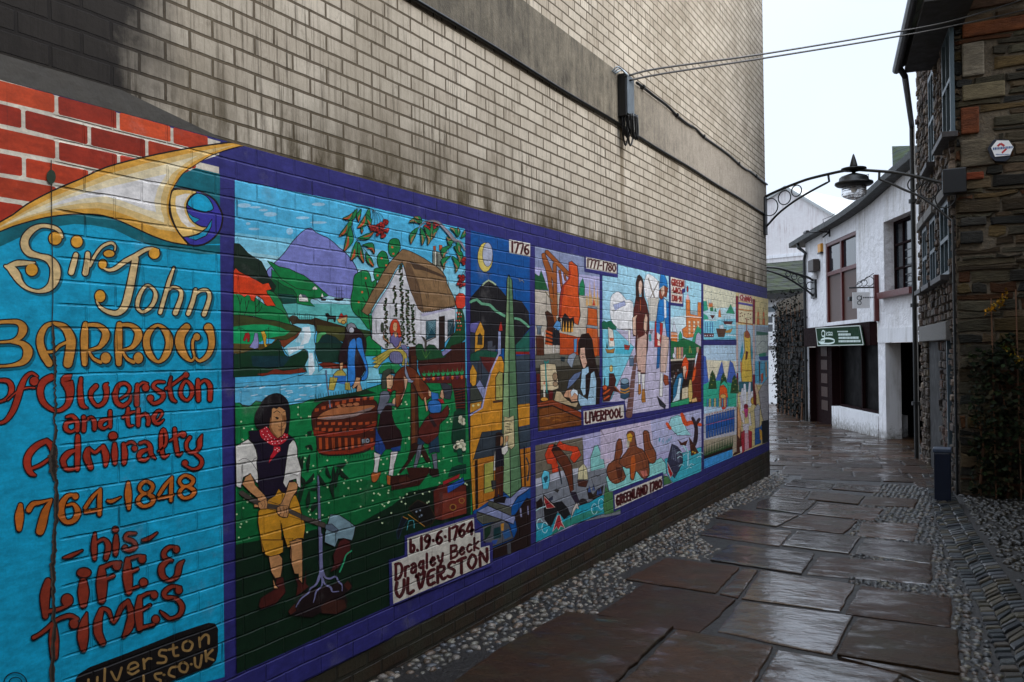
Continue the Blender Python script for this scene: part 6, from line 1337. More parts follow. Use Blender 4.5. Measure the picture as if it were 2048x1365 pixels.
# ---------------------------------------------------------------- the man planting the sapling
SK, SK2, OCH = 'c48a58', 'a86e40', 'c88a22'
d.z(460, 920, 7.585)
d.l('6a6a88', 40, '1318 250 1330 700 1350 1365'); d.l(INK, 6, '1300 250 1310 700 1325 1365'); d.l(INK, 6, '1336 250 1352 700 1376 1365'); d.l('1a2a18', 8, '1315 250 1300 0 1290 -180', 2)
LF_ = '12281a'
for (x0, y0, x1, y1, w_, b) in ((1330, 230, 1440, 400, 56, .1), (1440, 90, 1510, 280, 46, .1), (1550, 90, 1545, 360, 44, 0), (1620, 120, 1590, 420, 50, .05), (1660, 180, 1560, 590, 64, .2), (1640, 130, 1780, 280, 60, .15), (1590, 90, 1740, 60, 50, .1), (1110, 380, 1040, 640, 60, .1), (1180, 470, 1150, 740, 56, 0), (1310, 640, 1220, 790, 70, .1), (1110, 360, 1250, 200, 56, .15), (1060, 260, 1110, 380, 60, 0), (1090, -60, 1080, 140, 44, .1), (1190, -90, 1160, 190, 50, .05), (1310, 400, 1200, 440, 40, -.2), (960, -10, 1010, 240, 0.1, 0), (1000, 160, 1110, 340, 50, .1), (1040, -60, 920, 80, 50, -.2), (1230, -140, 1120, -200, 44, .3), (1200, -370, 1150, -420, 60, .4)): d.leaf(LF_, x0, y0, x1, y1, max(w_, 6), 4, b)
d.l(LF_, 9, '1310 250 1380 140 1480 80 1600 90', 3); d.l(LF_, 9, '1320 420 1200 460 1110 380', 3)
d.p('b4864c', '0 0 0 0 0 0') if False else None
d.p(OCH, '710 430 760 490 980 540 1030 660 1060 800 1110 950 1120 1030 1090 1220 1080 1190 1000 1190 940 1220 880 1320 830 1300 790 1150 760 960 760 1200 770 1380 470 1400 440 1200 420 1080 400 940 405 780 560 600 660 540', 8)
d.l(INK, 8, '735 920 760 1100 770 1250 750 1380', 2); d.l('9a6a18', 14, '560 850 700 800 900 780', 2)
d.p('1a1024', '360 0 380 300 440 470 540 590 660 540 715 430 770 490 1000 520 980 400 860 200 830 -280 840 -500 720 -500 700 -480 350 -440 260 -440', 8)
d.z(460, 760, 7.585)
d.p('1a1024', '260 870 430 820 640 960 870 830 960 900 870 1000 840 1200 800 1560 400 1500 370 1300 380 1060 330 960', 6)
d.p('dcd6cc', '60 1010 160 950 250 900 330 970 370 1060 395 1180 380 1260 400 1420 405 1480 390 1570 280 1420 180 1480 140 1640 70 1610', 8); d.p('dcd6cc', '870 980 930 910 970 940 1000 1040 1000 1160 1060 1360 1050 1500 1050 1640 990 1600 980 1500 880 1530 830 1640 780 1560 800 1460 820 1300 850 1080', 8)
d.l(INK, 7, '110 1230 200 1190 300 1250 390 1380', 3); d.l(INK, 7, '310 1260 340 1200 390 1180', 2); d.l(INK, 8, '800 1450 880 1420 1000 1450', 2)
d.p('c01c2c', '430 740 520 700 580 760 640 820 700 890 780 830 830 770 860 830 850 900 780 970 690 1000 600 990 520 940 450 880 425 810', 6, sm=2); d.p('c01c2c', '640 1010 740 1010 745 1080 700 1110 640 1180 560 1270 590 1150 630 1080', 5)
d.dots('ecdcd8', 8, '460 780 500 740 530 720 480 830 520 860 550 900 500 900 560 830 600 880 610 930 650 900 660 960 700 930 720 960 740 900 770 870 800 840 830 800 760 930 810 900 840 870 550 940 620 970 690 1040 660 1060 720 1060 700 1080 540 780 580 850')
d.p('160e14', '420 760 350 640 370 500 430 400 470 320 560 240 690 205 780 240 850 320 880 440 890 540 870 700 860 800 800 800 700 600 600 640 580 700 520 700', 7, sm=2)
d.p(SK, '610 440 640 420 680 440 720 410 770 430 820 470 835 600 830 700 800 800 770 850 740 860 700 890 640 840 590 780 570 720 600 620', 6); d.p('8a5630', '590 560 610 640 600 720 640 800 700 870 640 840 590 780 570 720')
d.p('8a5630', '770 540 820 540 830 640 800 690'); d.l(INK, 12, '640 500 690 470 735 500', 3); d.l(INK, 10, '780 490 830 480'); d.p('1a1012', '660 570 690 560 720 590 690 605'); d.l(INK, 6, '640 560 720 575'); d.l(INK, 6, '760 520 775 620 785 700 740 715 705 700', 2); d.l('6a2a1a', 9, '710 760 750 755 800 740', 2); d.l(INK, 5, '715 775 770 768')
d.z(460, 920, 7.585)
d.p(SK, '160 370 210 260 290 210 330 290 360 380 430 460 500 530 540 600 545 700 520 745 440 745 400 720 345 720 340 680 400 650 390 580 280 490', 7); d.p(SK, '870 340 960 330 1005 370 1000 460 940 540 900 620 880 680 865 800 850 870 790 880 720 850 680 790 690 720 760 650 800 560 840 440', 7)
d.v('4a4038', '150 500 70 300 600 74 500 690 76 800 740 70 1100 880 72 1400 990 70', 0, sm=2); d.l(INK, 7, '140 540 300 640 400 670'); d.l(INK, 7, '550 620 800 705 1100 845 1420 955'); d.l(INK, 7, '540 735 680 770 870 850 1100 920 1390 1030'); d.l(INK, 7, '170 465 300 530 400 590')
d.p('7f9aa4', '1500 825 1640 840 1780 930 1880 1010 1860 1130 1830 1220 1700 1190 1620 1200 1570 1320 1410 1250 1420 1100 1460 960', 8); d.p('5d6a7a', '1430 980 1520 970 1620 1060 1600 1110 1500 1080 1420 1040', 6)
d.p(SK, '400 650 520 590 545 640 540 740 440 748 410 720', 6); d.l(INK, 6, '440 650 470 700 440 720', 2); d.l(INK, 6, '490 610 510 680 490 730', 2)
d.p(SK, '690 720 760 690 860 700 870 800 840 875 740 860 690 800', 6); d.l(INK, 9, '730 720 750 800 720 830', 2); d.l(INK, 6, '790 710 800 800 780 860', 2); d.l(INK, 9, '840 720 830 800', 2)
d.p(SK, '890 1240 1000 1190 1065 1200 1060 1365 1060 1500 890 1500', 7)
d.z(460, 1080, 6.2)
d.p(OCH, '370 0 640 0 640 150 590 180 500 210 420 190 390 100', 7); d.p(OCH, '660 -20 760 -20 720 90 690 90', 5); d.p(SK, '460 210 590 180 630 230 630 340 610 460 540 475 490 400', 7); d.p(SK, '720 20 870 -10 880 120 880 300 880 540 830 490 830 420 780 420 740 290 740 120', 7); d.p(SK, '510 470 545 560 580 600 525 600', 4)
d.p('4a1a14', '360 720 520 620 590 600 540 540 560 480 640 460 670 650 540 800 360 860 335 820', 6); d.p('4a1a14', '780 430 830 500 890 560 930 320 920 540 960 580 800 700 820 560', 5)
d.p('1d0f10', '700 900 780 800 900 640 1100 580 1240 560 1340 500 1400 560 1480 520 1500 600 1400 660 1440 760 1420 860 1300 920 1100 900 1000 960 800 940 720 930', 0); d.p('3f1f16', '1100 820 1200 740 1400 740 1430 840 1300 920 1120 910', 4); d.p('4a1f16', '1390 560 1440 500 1490 570 1450 630', 3); d.p('4a1f16', '700 880 780 790 800 880 730 930', 3)
for q_ in ('1105 -60 44 1105 200 44 1110 380 44 1080 480 34 1040 560 22 980 600 20 950 660 18 860 730 16 800 830 12', '1125 380 34 1160 460 24 1220 480 22 1290 455 22 1330 520 20 1370 560 16 1370 630 10', '1120 430 26 1120 560 18 1050 640 18 1030 720 16 1015 775 10', '1130 480 24 1160 550 20 1230 590 24 1250 640 18 1330 635 10'): d.v('7a78a0', q_)
d.z(460, 920, 7.585); d.p('4a1a18', '1640 1230 1720 1190 1800 1240 1800 1420 1700 1500 1620 1640 1500 1700 1560 1560 1540 1450', 6); d.l('2f9a6a', 22, '1820 1380 1740 1440 1700 1560 1640 1700', 3)
d.z(0, 0, 1); d.p(BLUE, '400 1500 400 1366 472 1347 576 1301 680 1254 783 1209 783 1300 600 1420')
XM = d.x
d.done('picture_panel', 'picture of a thatched cottage, a stream and a man planting a sapling')
# ---------------------------------------------------------------- stroke alphabet for the captions (thick stems, round bowls)
FONT = {'0': (.62, '@.31 .03 .58 .5 .31 .97 .04 .5'), '1': (.28, '.14 .0 .14 1'), '2': (.6, '.06 .25 .3 .04 .54 .28 .1 .95 .56 .95'), '4': (.62, '.48 1 .48 .0 .04 .68 .6 .68'), '6': (.6, '.5 .06 .2 .2 .06 .65 .3 .97 .54 .72 .34 .46 .1 .6'),
        '7': (.5, '.02 .08 .48 .04 .22 1'), '8': (.6, '@.3 .03 .52 .24 .3 .46 .08 .24|@.3 .48 .56 .73 .3 .98 .04 .73'), '9': (.58, '.5 .38 .28 .54 .06 .3 .28 .04 .52 .26 .46 .7 .2 .98'), '.': (.26, '.12 .92 .14 .96'), ':': (.3, '.15 .55 .16 .6'), '-': (.4, '.06 .56 .34 .48'), ' ': (.3, ''),
        'A': (.64, '.04 1 .12 .3 .34 .02 .54 .3 .58 1|.12 .62 .54 .62'), 'B': (.62, '.1 0 .1 1|.1 .02 .5 .1 .5 .4 .1 .48|.1 .48 .58 .58 .54 .92 .1 .98'), 'C': (.58, '.54 .16 .3 .02 .06 .5 .3 .98 .56 .82'), 'D': (.64, '.1 0 .1 1|.06 .02 .44 .06 .6 .5 .4 .95 .06 .98'), 'E': (.52, '.48 .06 .14 .1 .06 .5 .14 .94 .5 .92|.1 .5 .42 .46'),
        'G': (.62, '.54 .16 .3 .02 .06 .5 .3 .98 .56 .8 .54 .56 .36 .56'), 'H': (.62, '.1 0 .1 1|.1 .5 .54 .44 .54 1'), 'I': (.26, '.13 0 .13 1'), 'L': (.5, '.1 0 .1 .95 .46 .92'), 'N': (.64, '.1 1 .1 .02 .54 .96 .54 .0'), 'O': (.66, '@.33 .03 .6 .5 .33 .97 .06 .5'), 'P': (.56, '.1 0 .1 1|.1 .04 .5 .1 .5 .44 .1 .52'),
        'R': (.62, '.1 0 .1 1|.1 .04 .5 .1 .48 .42 .12 .5|.26 .5 .42 .9 .6 .88'), 'S': (.56, '.5 .12 .28 .02 .08 .24 .48 .64 .3 .98 .04 .84'), 'T': (.56, '.02 .1 .3 .04 .56 .06|.28 .06 .28 1'), 'U': (.66, '.14 .02 .06 .5 .3 .97 .58 .6 .6 .0'), 'V': (.64, '.04 .1 .12 .04 .3 .97 .52 .4 .6 .0'), 'W': (.8, '.06 .0 .1 .8 .24 .97 .4 .5 .52 .97 .7 .7 .74 0'),
        'a': (.5, '.1 .42 .3 .36 .42 .55 .42 1|.4 .6 .12 .66 .1 .92 .3 .96 .42 .8'), 'b': (.5, '.1 0 .1 .9|.1 .5 .36 .45 .44 .72 .3 .97 .1 .9'), 'c': (.44, '.4 .48 .22 .4 .08 .7 .22 .98 .42 .88'), 'e': (.48, '.08 .7 .4 .6 .26 .38 .08 .68 .22 .98 .44 .86'), 'g': (.5, '@.25 .38 .42 .62 .25 .86 .08 .62|.42 .4 .42 1.1 .22 1.3 .06 1.15'),
        'k': (.48, '.1 0 .1 1|.42 .4 .12 .68 .44 1'), 'l': (.22, '.1 0 .1 1'), 'r': (.4, '.1 .4 .1 1|.1 .55 .24 .4 .38 .44'), 'y': (.5, '.06 .42 .2 .85 .42 .9|.46 .35 .36 .9 .14 1.3')}
def caption(d, txt, x0, y0, x1, y1, h0, h1, wt=.17, c='4a1216', fit=True):
    """write txt along the base line (x0,y0)-(x1,y1); letter heights h0..h1"""
    tot = sum(FONT[ch][0] + .10 for ch in txt) - .10; pos = 0
    for ch in txt:
        w_, st = FONT[ch]
        for s_ in [q for q in st.split('|') if q]:
            cl = s_.startswith('@'); a = [float(k) for k in s_.lstrip('@').split()]; Q = []
            for i in range(0, len(a), 2):
                t_ = (pos + a[i]) / tot; h = h0 + (h1 - h0) * t_; Q += [x0 + (x1 - x0) * t_, y0 + (y1 - y0) * t_ - h * (1 - a[i + 1]), h * wt * 1.15]
            d.v(c, Q, 0, cl, 3)
        pos += w_ + .10
PL = 'd6cec2'
# ---------------------------------------------------------------- panel: the monument by moonlight
d = Picture(.0031); d.z(0, 0, 1); d.p('0b5096', '940.5 461 1058.5 491 1060.5 1092 984 1120 975 1062 946 1036 941 1032')
d.z(920, 450, 11.378); d.e('dcc45c', 565, 740, 175, 335, 8); d.e('aeb2c6', 618, 680, 116, 275, 7)
d.z(920, 540, 4.267)
d.p('1c191d', '87 240 150 170 200 110 240 88 290 120 340 170 390 230 460 255 520 270 580 360 590 500 460 650 87 720', 4); d.l('b4c49c', 13, '190 130 240 90 300 128', 2); d.l('6aa884', 22, '87 275 140 255 180 290 250 300 300 350 380 395', 2); d.l('6aa884', 20, '460 415 510 425 582 485', 2)
d.p('1f5f50', '470 640 590 515 590 700 465 700', 3); d.p('8a1f1c', '465 700 590 700 590 722 465 722')
d.p('36404c', '87 700 300 700 330 780 360 1000 87 1100'); d.p('615c98', '82 460 170 438 128 540 82 530', 3); d.p('2f3440', '82 545 122 540 120 712 82 722'); d.p('d0922c', '170 438 206 520 200 662 120 712 125 540', 4); d.p('3a3428', '146 640 150 560 166 540 186 570 186 640', 3); d.p('17503c', '82 722 150 690 220 680 320 700 290 772 82 780', 3)
d.p('4a4e58', '230 610 275 605 275 660 300 640 300 700 230 690', 3); d.p('9aa2c8', '320 525 346 530 348 720 316 735', 4); d.p('b02a20', '330 480 346 440 358 480 360 522 326 522', 4)
d.p('5a1f1c', '160 740 300 750 290 830 240 880 200 820', 0); d.p('3a3c46', '150 800 175 740 180 930 150 940', 3); d.p('d0922c', '80 862 105 808 142 880 132 980 108 1000 80 960', 3); d.p('8a90b8', '130 990 165 940 212 1020 192 1098', 3); d.p('3c4038', '82 1005 130 982 192 1100 182 1142 82 1142', 3); d.p('c88a2c', '82 1142 182 1122 172 1182 82 1224', 3); d.dots('e8dc9c', 11, '108 1160 152 1152')
d.p('cf8a26', '320 738 352 738 372 800 366 1160 362 1900 150 2000 95 2080 82 1900 82 1250 180 1182 222 1000 262 860', 4); d.l('a8a4c8', 12, '322 728 262 862 222 1000 184 1178 84 1240'); d.p('a8a45c', '300 1112 300 920 330 868 362 880 362 1112', 5); d.l('4a3020', 20, '284 1128 362 1118')
d.p('38444f', '460 740 592 720 592 1142 485 1152', 3); d.p('cf8a26', '485 1152 592 1140 592 1322 490 1342', 3)
d.z(920, 820, 4.55)
d.p('343c44', '195 205 382 180 386 400 115 455', 4); d.p('b8701f', '120 462 386 405 386 740 160 900 130 910', 0); d.p('20140e', '130 460 156 450 162 890 136 910'); d.p('a8a44c', '215 492 302 470 302 740 215 762', 5)
d.p('36424e', '530 162 632 140 636 330 542 352', 3); d.p('b8701f', '540 358 638 340 638 695 560 702', 3); d.l('1a1010', 14, '580 340 588 690'); d.v('2a3440', '600 440 16 625 520 10 610 640 18')
d.z(920, 540, 4.267); d.p('86a474', '398 82 414 40 414 1000 427 1945 360 1888 356 1300 375 740', 5); d.p('587c56', '414 40 440 90 470 740 496 1400 521 1851 427 1945 414 1000', 5)
d.z(920, 820, 4.55)
d.p('888eb4', '250 822 455 800 560 702 640 698 600 740 520 790 462 886', 5); d.p('55554a', '250 825 462 886 462 966 250 890', 5); d.p('888eb4', '148 925 250 872 462 966 600 920 495 1000 482 1042 380 1000', 5); d.p('55554a', '146 930 390 1002 200 1042 142 990', 4)
d.p('241310', '490 962 600 800 640 810 640 1240 290 1362 285 1260 480 1180 515 1092'); d.l('8a88a8', 14, '545 900 552 970'); d.l('8a88a8', 12, '612 880 616 950'); d.p('56565c', '200 1062 380 1000 440 1040 482 1170 280 1250 200 1190', 5); d.p('16301f', '215 1080 280 1045 270 1130 220 1190'); d.p('10363a', '300 1080 360 1060 370 1160 300 1180'); d.p('c88a30', '365 1040 395 1030 390 1100 372 1100'); d.p('2a5a90', '380 1110 440 1080 460 1150 400 1180'); d.p('2a4a90', '285 1190 340 1180 320 1225 285 1215'); d.l('4a4a50', 34, '440 1220 445 1300')
d.p('cbb98a', '395 62 440 72 486 52 492 330 462 362 445 345 390 340', 4); 
for k in range(5): d.l('5a4a30', 8, f'{408 + (k % 2) * 14} {100 + k * 26} {466 - (k % 3) * 12} {108 + k * 24}', 2)
d.p('2a1610', '318 330 322 215 350 200 386 220 384 260 360 300 350 330', 3); d.p(SK, '365 240 386 250 388 300 370 330 358 320', 3); d.p('cf9a6a', '405 300 410 240 434 235 432 280', 3)
d.p('d8d2c8', '310 380 324 370 320 552 298 552', 3); d.p('181420', '318 340 388 330 396 510 314 526', 3); d.p('d8d2c8', '370 350 400 335 428 280 434 370 402 412 376 402', 4); d.p('4a2014', '318 526 392 516 386 800 352 800 346 700 338 800 312 790', 3); d.p('180e10', '300 790 420 790 400 850 300 840'); d.p('3a3a3c', '280 645 320 640 320 722 286 722', 4)
d.z(920, 450, 11.378); d.l('b8a888', 10, '1330 1230 1350 1290 1400 1260 1440 1310'); d.p(PL, '1105 338 1582 432 1580 722 1112 632', 8, 'f0eae0'); caption(d, '1776', 1150, 612, 1560, 690, 235, 235)
d.z(1060, 490, 6.825)
d.done('picture_panel', 'tall night picture of a green obelisk with a crescent moon')
# ---------------------------------------------------------------- panel: the ironworks and the clerk
d = Picture(.0031); d.z(1060, 490, 6.825)
d.p('8790b0', '62 22 735 160 735 365 945 410 940 2190 700 2235 700 2460 104 2553 80 1800'); d.p('b4b0d6', '62 300 500 380 945 440 945 760 62 640')
d.p('c2b6a6', '62 610 250 632 400 655 750 700 945 722 945 1600 66 1600', 3); d.p('6a665a', '66 1500 945 1440 945 1720 70 1720'); d.p('3c362a', '70 1680 700 1640 945 1640 940 2190 700 2235 104 2553 80 1800')
d.p('1c5632', '62 390 120 430 145 345 180 440 215 540 245 622 62 610', 3); d.p('1c7a50', '665 690 670 540 715 450 742 560 742 692', 3)
for q_ in ('180 140 50 200 230 52 250 400 50 300 800 46 335 1050 46', '225 100 50 380 260 52 520 410 52', '330 270 46 345 950 46', '200 180 40 340 520 40', '400 360 24 430 590 24', '460 400 20 480 480 20'): d.v(INK, q_, 14); 
for q_ in ('180 140 50 200 230 52 250 400 50 300 800 46 335 1050 46', '225 100 50 380 260 52 520 410 52', '330 270 46 345 950 46', '200 180 40 340 520 40', '400 360 24 430 590 24', '460 400 20 480 480 20'): d.v('9a5220', q_)
d.l(INK, 4, '215 640 215 900'); d.l('7a6a50', 14, '205 640 300 780')
d.p('d0501a', '525 240 560 222 640 290 655 400 655 640 670 850 682 960 650 1100 590 1060 420 1000 385 1000 400 720 430 570 520 470 530 400', 7); d.p('a02c16', '525 240 552 380 542 460 462 570 432 780 420 985 385 1000 400 720 440 560 520 460')
d.p('1a1012', '430 1000 470 930 500 960 540 1010 590 980 600 1060 560 1200 420 1180'); 
for x in (450, 490, 530, 570): d.p('e0a040', f'{x - 14} 1190 {x} 1030 {x + 14} 1190')
d.p('c04a1a', '400 1200 560 1240 640 1260 940 1260 940 1510 860 1540 620 1500 400 1500', 4); d.p('c85a20', '785 840 910 870 914 1080 925 1365 920 1520 760 1500 765 1130 780 1060', 6)
d.p('8c969e', '785 830 912 852 912 884 785 862', 4); d.p('8c969e', '765 1092 922 1112 918 1152 765 1132', 4)
for x, y in ((770, 640), (810, 470), (830, 600), (870, 450), (880, 640), (915, 560)): d.p('d8a86a', f'{x - 14} 830 {x} {y} {x + 18} 830')
d.p('c8401c', '845 830 865 730 885 830')
d.p('42200f', '200 920 230 900 300 955 330 1080 335 1350 200 1360 230 1060', 5)
for k in range(4): d.p('c0501e', f'205 {1160 + k * 56} 300 {1200 + k * 50} 300 {1225 + k * 50} 205 {1190 + k * 56}')
d.p('6a7680', '75 1100 165 1100 138 1160 142 1225 92 1225 95 1160', 4); d.p('562a16', '75 1240 182 1240 186 1510 80 1510', 5); d.p('d8d0c8', '150 1190 190 1180 180 1250 150 1240', 2)
d.p('2a160e', '365 1000 400 980 420 1040 380 1060'); d.p('5a94c8', '308 1120 360 1030 412 1060 414 1150 380 1175', 5); d.p('1c1c22', '304 1150 392 1170 402 1372 300 1372', 3); d.p('d8d0c8', '304 1370 328 1370 325 1475 306 1475', 2); d.p('d8d0c8', '348 1370 372 1370 374 1475 352 1475', 2); d.p('5a94c8', '590 1290 638 1280 625 1465 595 1465', 3)
d.z(1060, 660, 6.825)
d.p('8e98a8', '500 440 520 350 600 310 630 340 590 420 570 520 540 500', 4); d.p('24343a', '410 370 475 370 462 440 415 425', 3); d.p('5f2013', '80 600 135 600 138 1012 88 1012', 4)
d.p('d6c29c', '130 480 200 458 340 470 356 560 372 620 382 740 384 800 300 830 140 822 136 700', 6)
for y in (555, 630, 710, 770): d.l('5a3a20', 6, f'136 {y} 220 {y - 8} 360 {y - 10}', 2)
d.e('a88a6a', 335, 640, 34, 52, 5); d.e('a88a6a', 340, 740, 34, 34, 5); d.l('2a8a84', 20, '205 440 210 620 225 860'); d.p('2a8a84', '180 410 210 450 250 405 245 460 190 460', 3)
d.l('e0d8c8', 24, '186 770 190 950'); d.e('d8963a', 190, 950, 52, 30, 5); d.p('601014', '245 830 312 830 300 962 256 962', 4); d.p('d85020', '178 740 186 690 196 740')
d.p('8a3a18', '90 1000 300 950 694 1130 694 1212 300 1032 100 1062', 6); d.p('7a4218', '115 1082 300 1042 694 1222 694 1302 122 1380', 4)
for k in range(16): x = random.uniform(140, 560); y = 1150 + random.uniform(0, 190) - (x - 140) * -.12; d.l(random.choice(['a8642a', '54280e', 'b8742e']), 8, f'{x} {y} {x + 50} {y - 14} {x + 110} {y - 4}', 2)
d.p('bfa680', '318 965 350 830 420 850 460 920 560 1000 652 990 622 1062 480 1022', 6)
d.p('24120c', '700 62 790 48 840 130 862 300 900 500 960 700 936 1010 890 1010 800 560 760 480 720 505 690 480 650 300 655 170', 6); d.p('d8ac94', '680 250 742 238 748 340 776 450 742 532 715 522 690 440 668 360', 5); d.dots(INK, 9, '715 366'); d.l(INK, 6, '690 340 740 330'); d.l('8a2a20', 7, '725 468 765 462')
d.p('a4c8de', '700 540 790 500 802 600 752 880 722 900 680 800 690 680', 5); d.p('24120c', '750 620 806 570 810 700 800 900 770 930 750 880'); d.p('a4c8de', '820 600 872 565 902 700 892 1022 680 1042 648 960 660 870 780 952 802 820', 6); d.l(INK, 5, '800 930 830 900 870 940', 2)
d.p('66769a', '498 812 520 690 600 600 692 568 662 650 582 740', 5); d.p('cf9a78', '450 890 490 822 560 808 642 832 642 972 560 982 530 930 460 922', 6); d.p('d8e4ec', '545 850 580 800 640 830 650 900 600 860 560 920', 4)
d.p(BLUE, '690 1095 700 1050 1290 965 1290 1235 700 1330'); d.p(PL, '722 1112 1272 1022 1278 1208 728 1302', 0); caption(d, 'LIVERPOOL', 745, 1278, 1255, 1190, 145, 125, .17)
d.z(1060, 490, 6.825); d.p(BLUE, '737 150 1194 250 1194 448 737 368'); d.p(PL, '757 165 1174 252 1174 398 758 322'); caption(d, '1777-1780', 772, 302, 1165, 376, 112, 112, .16)
d.done('picture_panel', 'picture of an ironworks above a clerk writing at a desk')
# ---------------------------------------------------------------- panel: Liverpool quay
d = Picture(.0031); d.z(1190, 530, 8.53)
d.p('a2d2e6', '122 186 384 222 384 -10 420 0 1110 168 1252 190 1262 1250 1252 2446 540 2554 502 2330 122 2345'); d.p('c6bed6', '120 1120 1262 1080 1252 2446 540 2554 502 2330 122 2345'); d.p('7ccade', '122 1105 350 1110 660 1400 270 2300 122 2345', 3); d.p('4fb8d0', '350 1400 660 1400 590 1530 340 1520')
d.p('ecebec', '250 820 260 560 330 480 400 458 500 560 530 600 640 640 650 1092 380 1092 280 960', 5, '6a7a90', sm=2); d.p('a4acd0', '300 680 380 660 500 610 520 690 440 720 340 780', 3); d.p('ecebec', '830 400 860 200 920 160 1060 260 1090 400 1060 600 900 640', 4, '8a90a0', sm=2)
d.p('18664a', '110 1000 140 950 190 980 260 950 300 1000 362 1060 350 1112 120 1092', 3); d.l('5a4a3c', 16, '450 1100 600 1100'); d.l(INK, 4, '340 1150 760 1150'); d.l(INK, 4, '340 1170 760 1175')
d.p('a83a2c', '490 1360 592 1380 572 1455 500 1445', 4); d.p('eae4dc', '560 1120 600 1110 590 1370 570 1370', 3); d.p('ae7a38', '168 1430 240 1455 332 1425 312 1505 200 1505', 5); d.p('e6ddd0', '215 1060 300 1120 330 1390 230 1400', 4); d.p('d86a3a', '240 1250 318 1255 300 1300 250 1295', 3); d.p('24463f', '180 1420 195 1310 220 1430')
d.v('8f8478', '905 230 18 960 420 20 1010 560 22', 0); d.v('8f8478', '1080 280 16 1000 440 18 940 560 16', 0); d.p('c8c2b8', '895 570 1085 556 1035 962 930 962', 4, '6a6058'); d.p('8a7a80', '920 1110 990 1120 960 1180 930 1170'); d.p('3a9aa0', '910 1190 950 1180 960 1300 920 1310')
d.l(INK, 5, '660 1400 270 2290')
d.v('74504a', '690 1560 40 660 1800 55 640 1950 64 615 2200 82 575 2560 104', 10); 
for y, x in ((1680, 680), (1800, 662), (1960, 640), (2110, 620), (2270, 605), (2440, 590)): d.l('c6bed6', 8, f'{x - 50} {y + 8} {x + 46} {y}')
d.p('56708a', '580 1590 652 1590 652 1730 585 1735', 4); d.e('8aa0b4', 615, 1575, 36, 26, 4)
CT = '56201a'
d.p(CT, '690 560 830 540 880 680 912 850 922 1100 892 1212 900 1200 892 1450 860 1590 700 1590 680 1400 690 1220 650 1222 640 1000 650 780', 6)
d.p('d2ac9c', '715 1215 770 990 800 1060 880 1200 872 1500 852 1866 780 1866 730 1806 700 1600', 5); d.p(CT, '740 1060 780 950 800 1010 850 1150 840 1200 720 1260'); d.p('e2c0ac', '735 280 780 250 802 330 796 440 770 522 745 480 730 380', 3); d.p('36190f', '720 190 750 168 792 210 822 300 828 560 790 600 790 440 805 330 780 262 742 290 732 400 752 560 740 640 690 580 690 300', 4)
d.p('dcb8a0', '630 905 712 850 692 920 692 1210 640 1182', 5); d.p('dcb8a0', '860 830 892 900 882 1122 850 1152 820 1080 830 940', 5); d.l('c8642c', 7, '770 600 770 780')
d.p('e8e4e0', '725 1826 772 1836 766 2040 738 2040', 4); d.p('e8e4e0', '785 1866 848 1866 836 2122 804 2122', 4); d.l(CT, 26, '722 1808 772 1812'); d.l(CT, 26, '782 1850 846 1850'); d.p('b87628', '735 2040 770 2036 782 2190 750 2222 728 2200', 4); d.p('b87628', '800 2122 842 2120 858 2342 800 2352 784 2300', 4)
d.p('1f78c2', '1100 590 1160 556 1200 600 1252 640 1262 1262 1220 1242 1180 900 1170 960 1100 980 1082 1182 1038 1152 1050 880 1068 680', 5); d.p('b42c26', '1015 970 1040 960 1150 1000 1150 1100 1110 1400 1005 1400', 4); d.p('1f78c2', '1042 900 1100 980 1100 1182 1038 1160', 3); d.p('e6ecf0', '1168 580 1202 600 1212 900 1180 912')
d.p('d4b4a4', '1130 1190 1256 1240 1240 1500 1196 1846 1110 1832 1110 1500', 5); d.p('1f5f98', '1060 1400 1112 1400 1092 1752 1040 1782', 3); d.p('e8e4e0', '1050 1150 1112 1200 1092 1290 1050 1262', 4); d.p('ecd8c8', '1062 1290 1100 1300 1110 1380 1060 1380', 2)
d.p('8a4228', '1180 360 1242 400 1212 560 1170 540 1130 600 1090 560 1088 440 1120 400', 4); d.p('dcb8a0', '1120 400 1172 356 1182 480 1142 545 1118 470', 3); d.p('1f78c2', '1110 165 1182 172 1222 280 1234 384 1162 350 1088 402', 5)
d.p('e8e4e0', '1110 1850 1152 1850 1150 2060 1140 2262 1090 2232 1100 2040', 4); d.p('2a2a30', '1050 2240 1080 2270 1202 2400 1192 2462 1100 2402', 4); d.p('964628', '1168 1870 1242 1900 1252 2042 1190 2062 1160 1980', 5); d.p('d4b4a4', '1196 1700 1240 1480 1230 1640 1200 1840', 3)
d.p('48201a', '235 1852 310 1852 352 1970 330 2062 430 2192 310 2152 240 2325 130 2335 122 2100 230 2062', 5); d.e('d8b868', 268, 1770, 28, 60, 4); d.e('c85020', 160, 2095, 40, 44, 4); d.l('2a1410', 20, '160 1930 155 2050'); d.v('c0501e', '140 2200 30 200 2160 30 240 2130 20'); d.v('c0501e', '150 2290 26 230 2240 26'); d.v('9a5028', '330 2080 24 430 2190 22')
d.p('2f4a60', '430 2010 572 1995 576 2250 500 2300 428 2270', 5); d.l('c88a30', 26, '432 2120 500 2140 572 2105', 2); d.l('c88a30', 22, '432 2170 500 2190 572 2155', 2); d.e('86a4b8', 500, 1985, 72, 50, 6)
d.done('picture_panel', 'picture of two tall men in brown and blue coats walking on a quay')
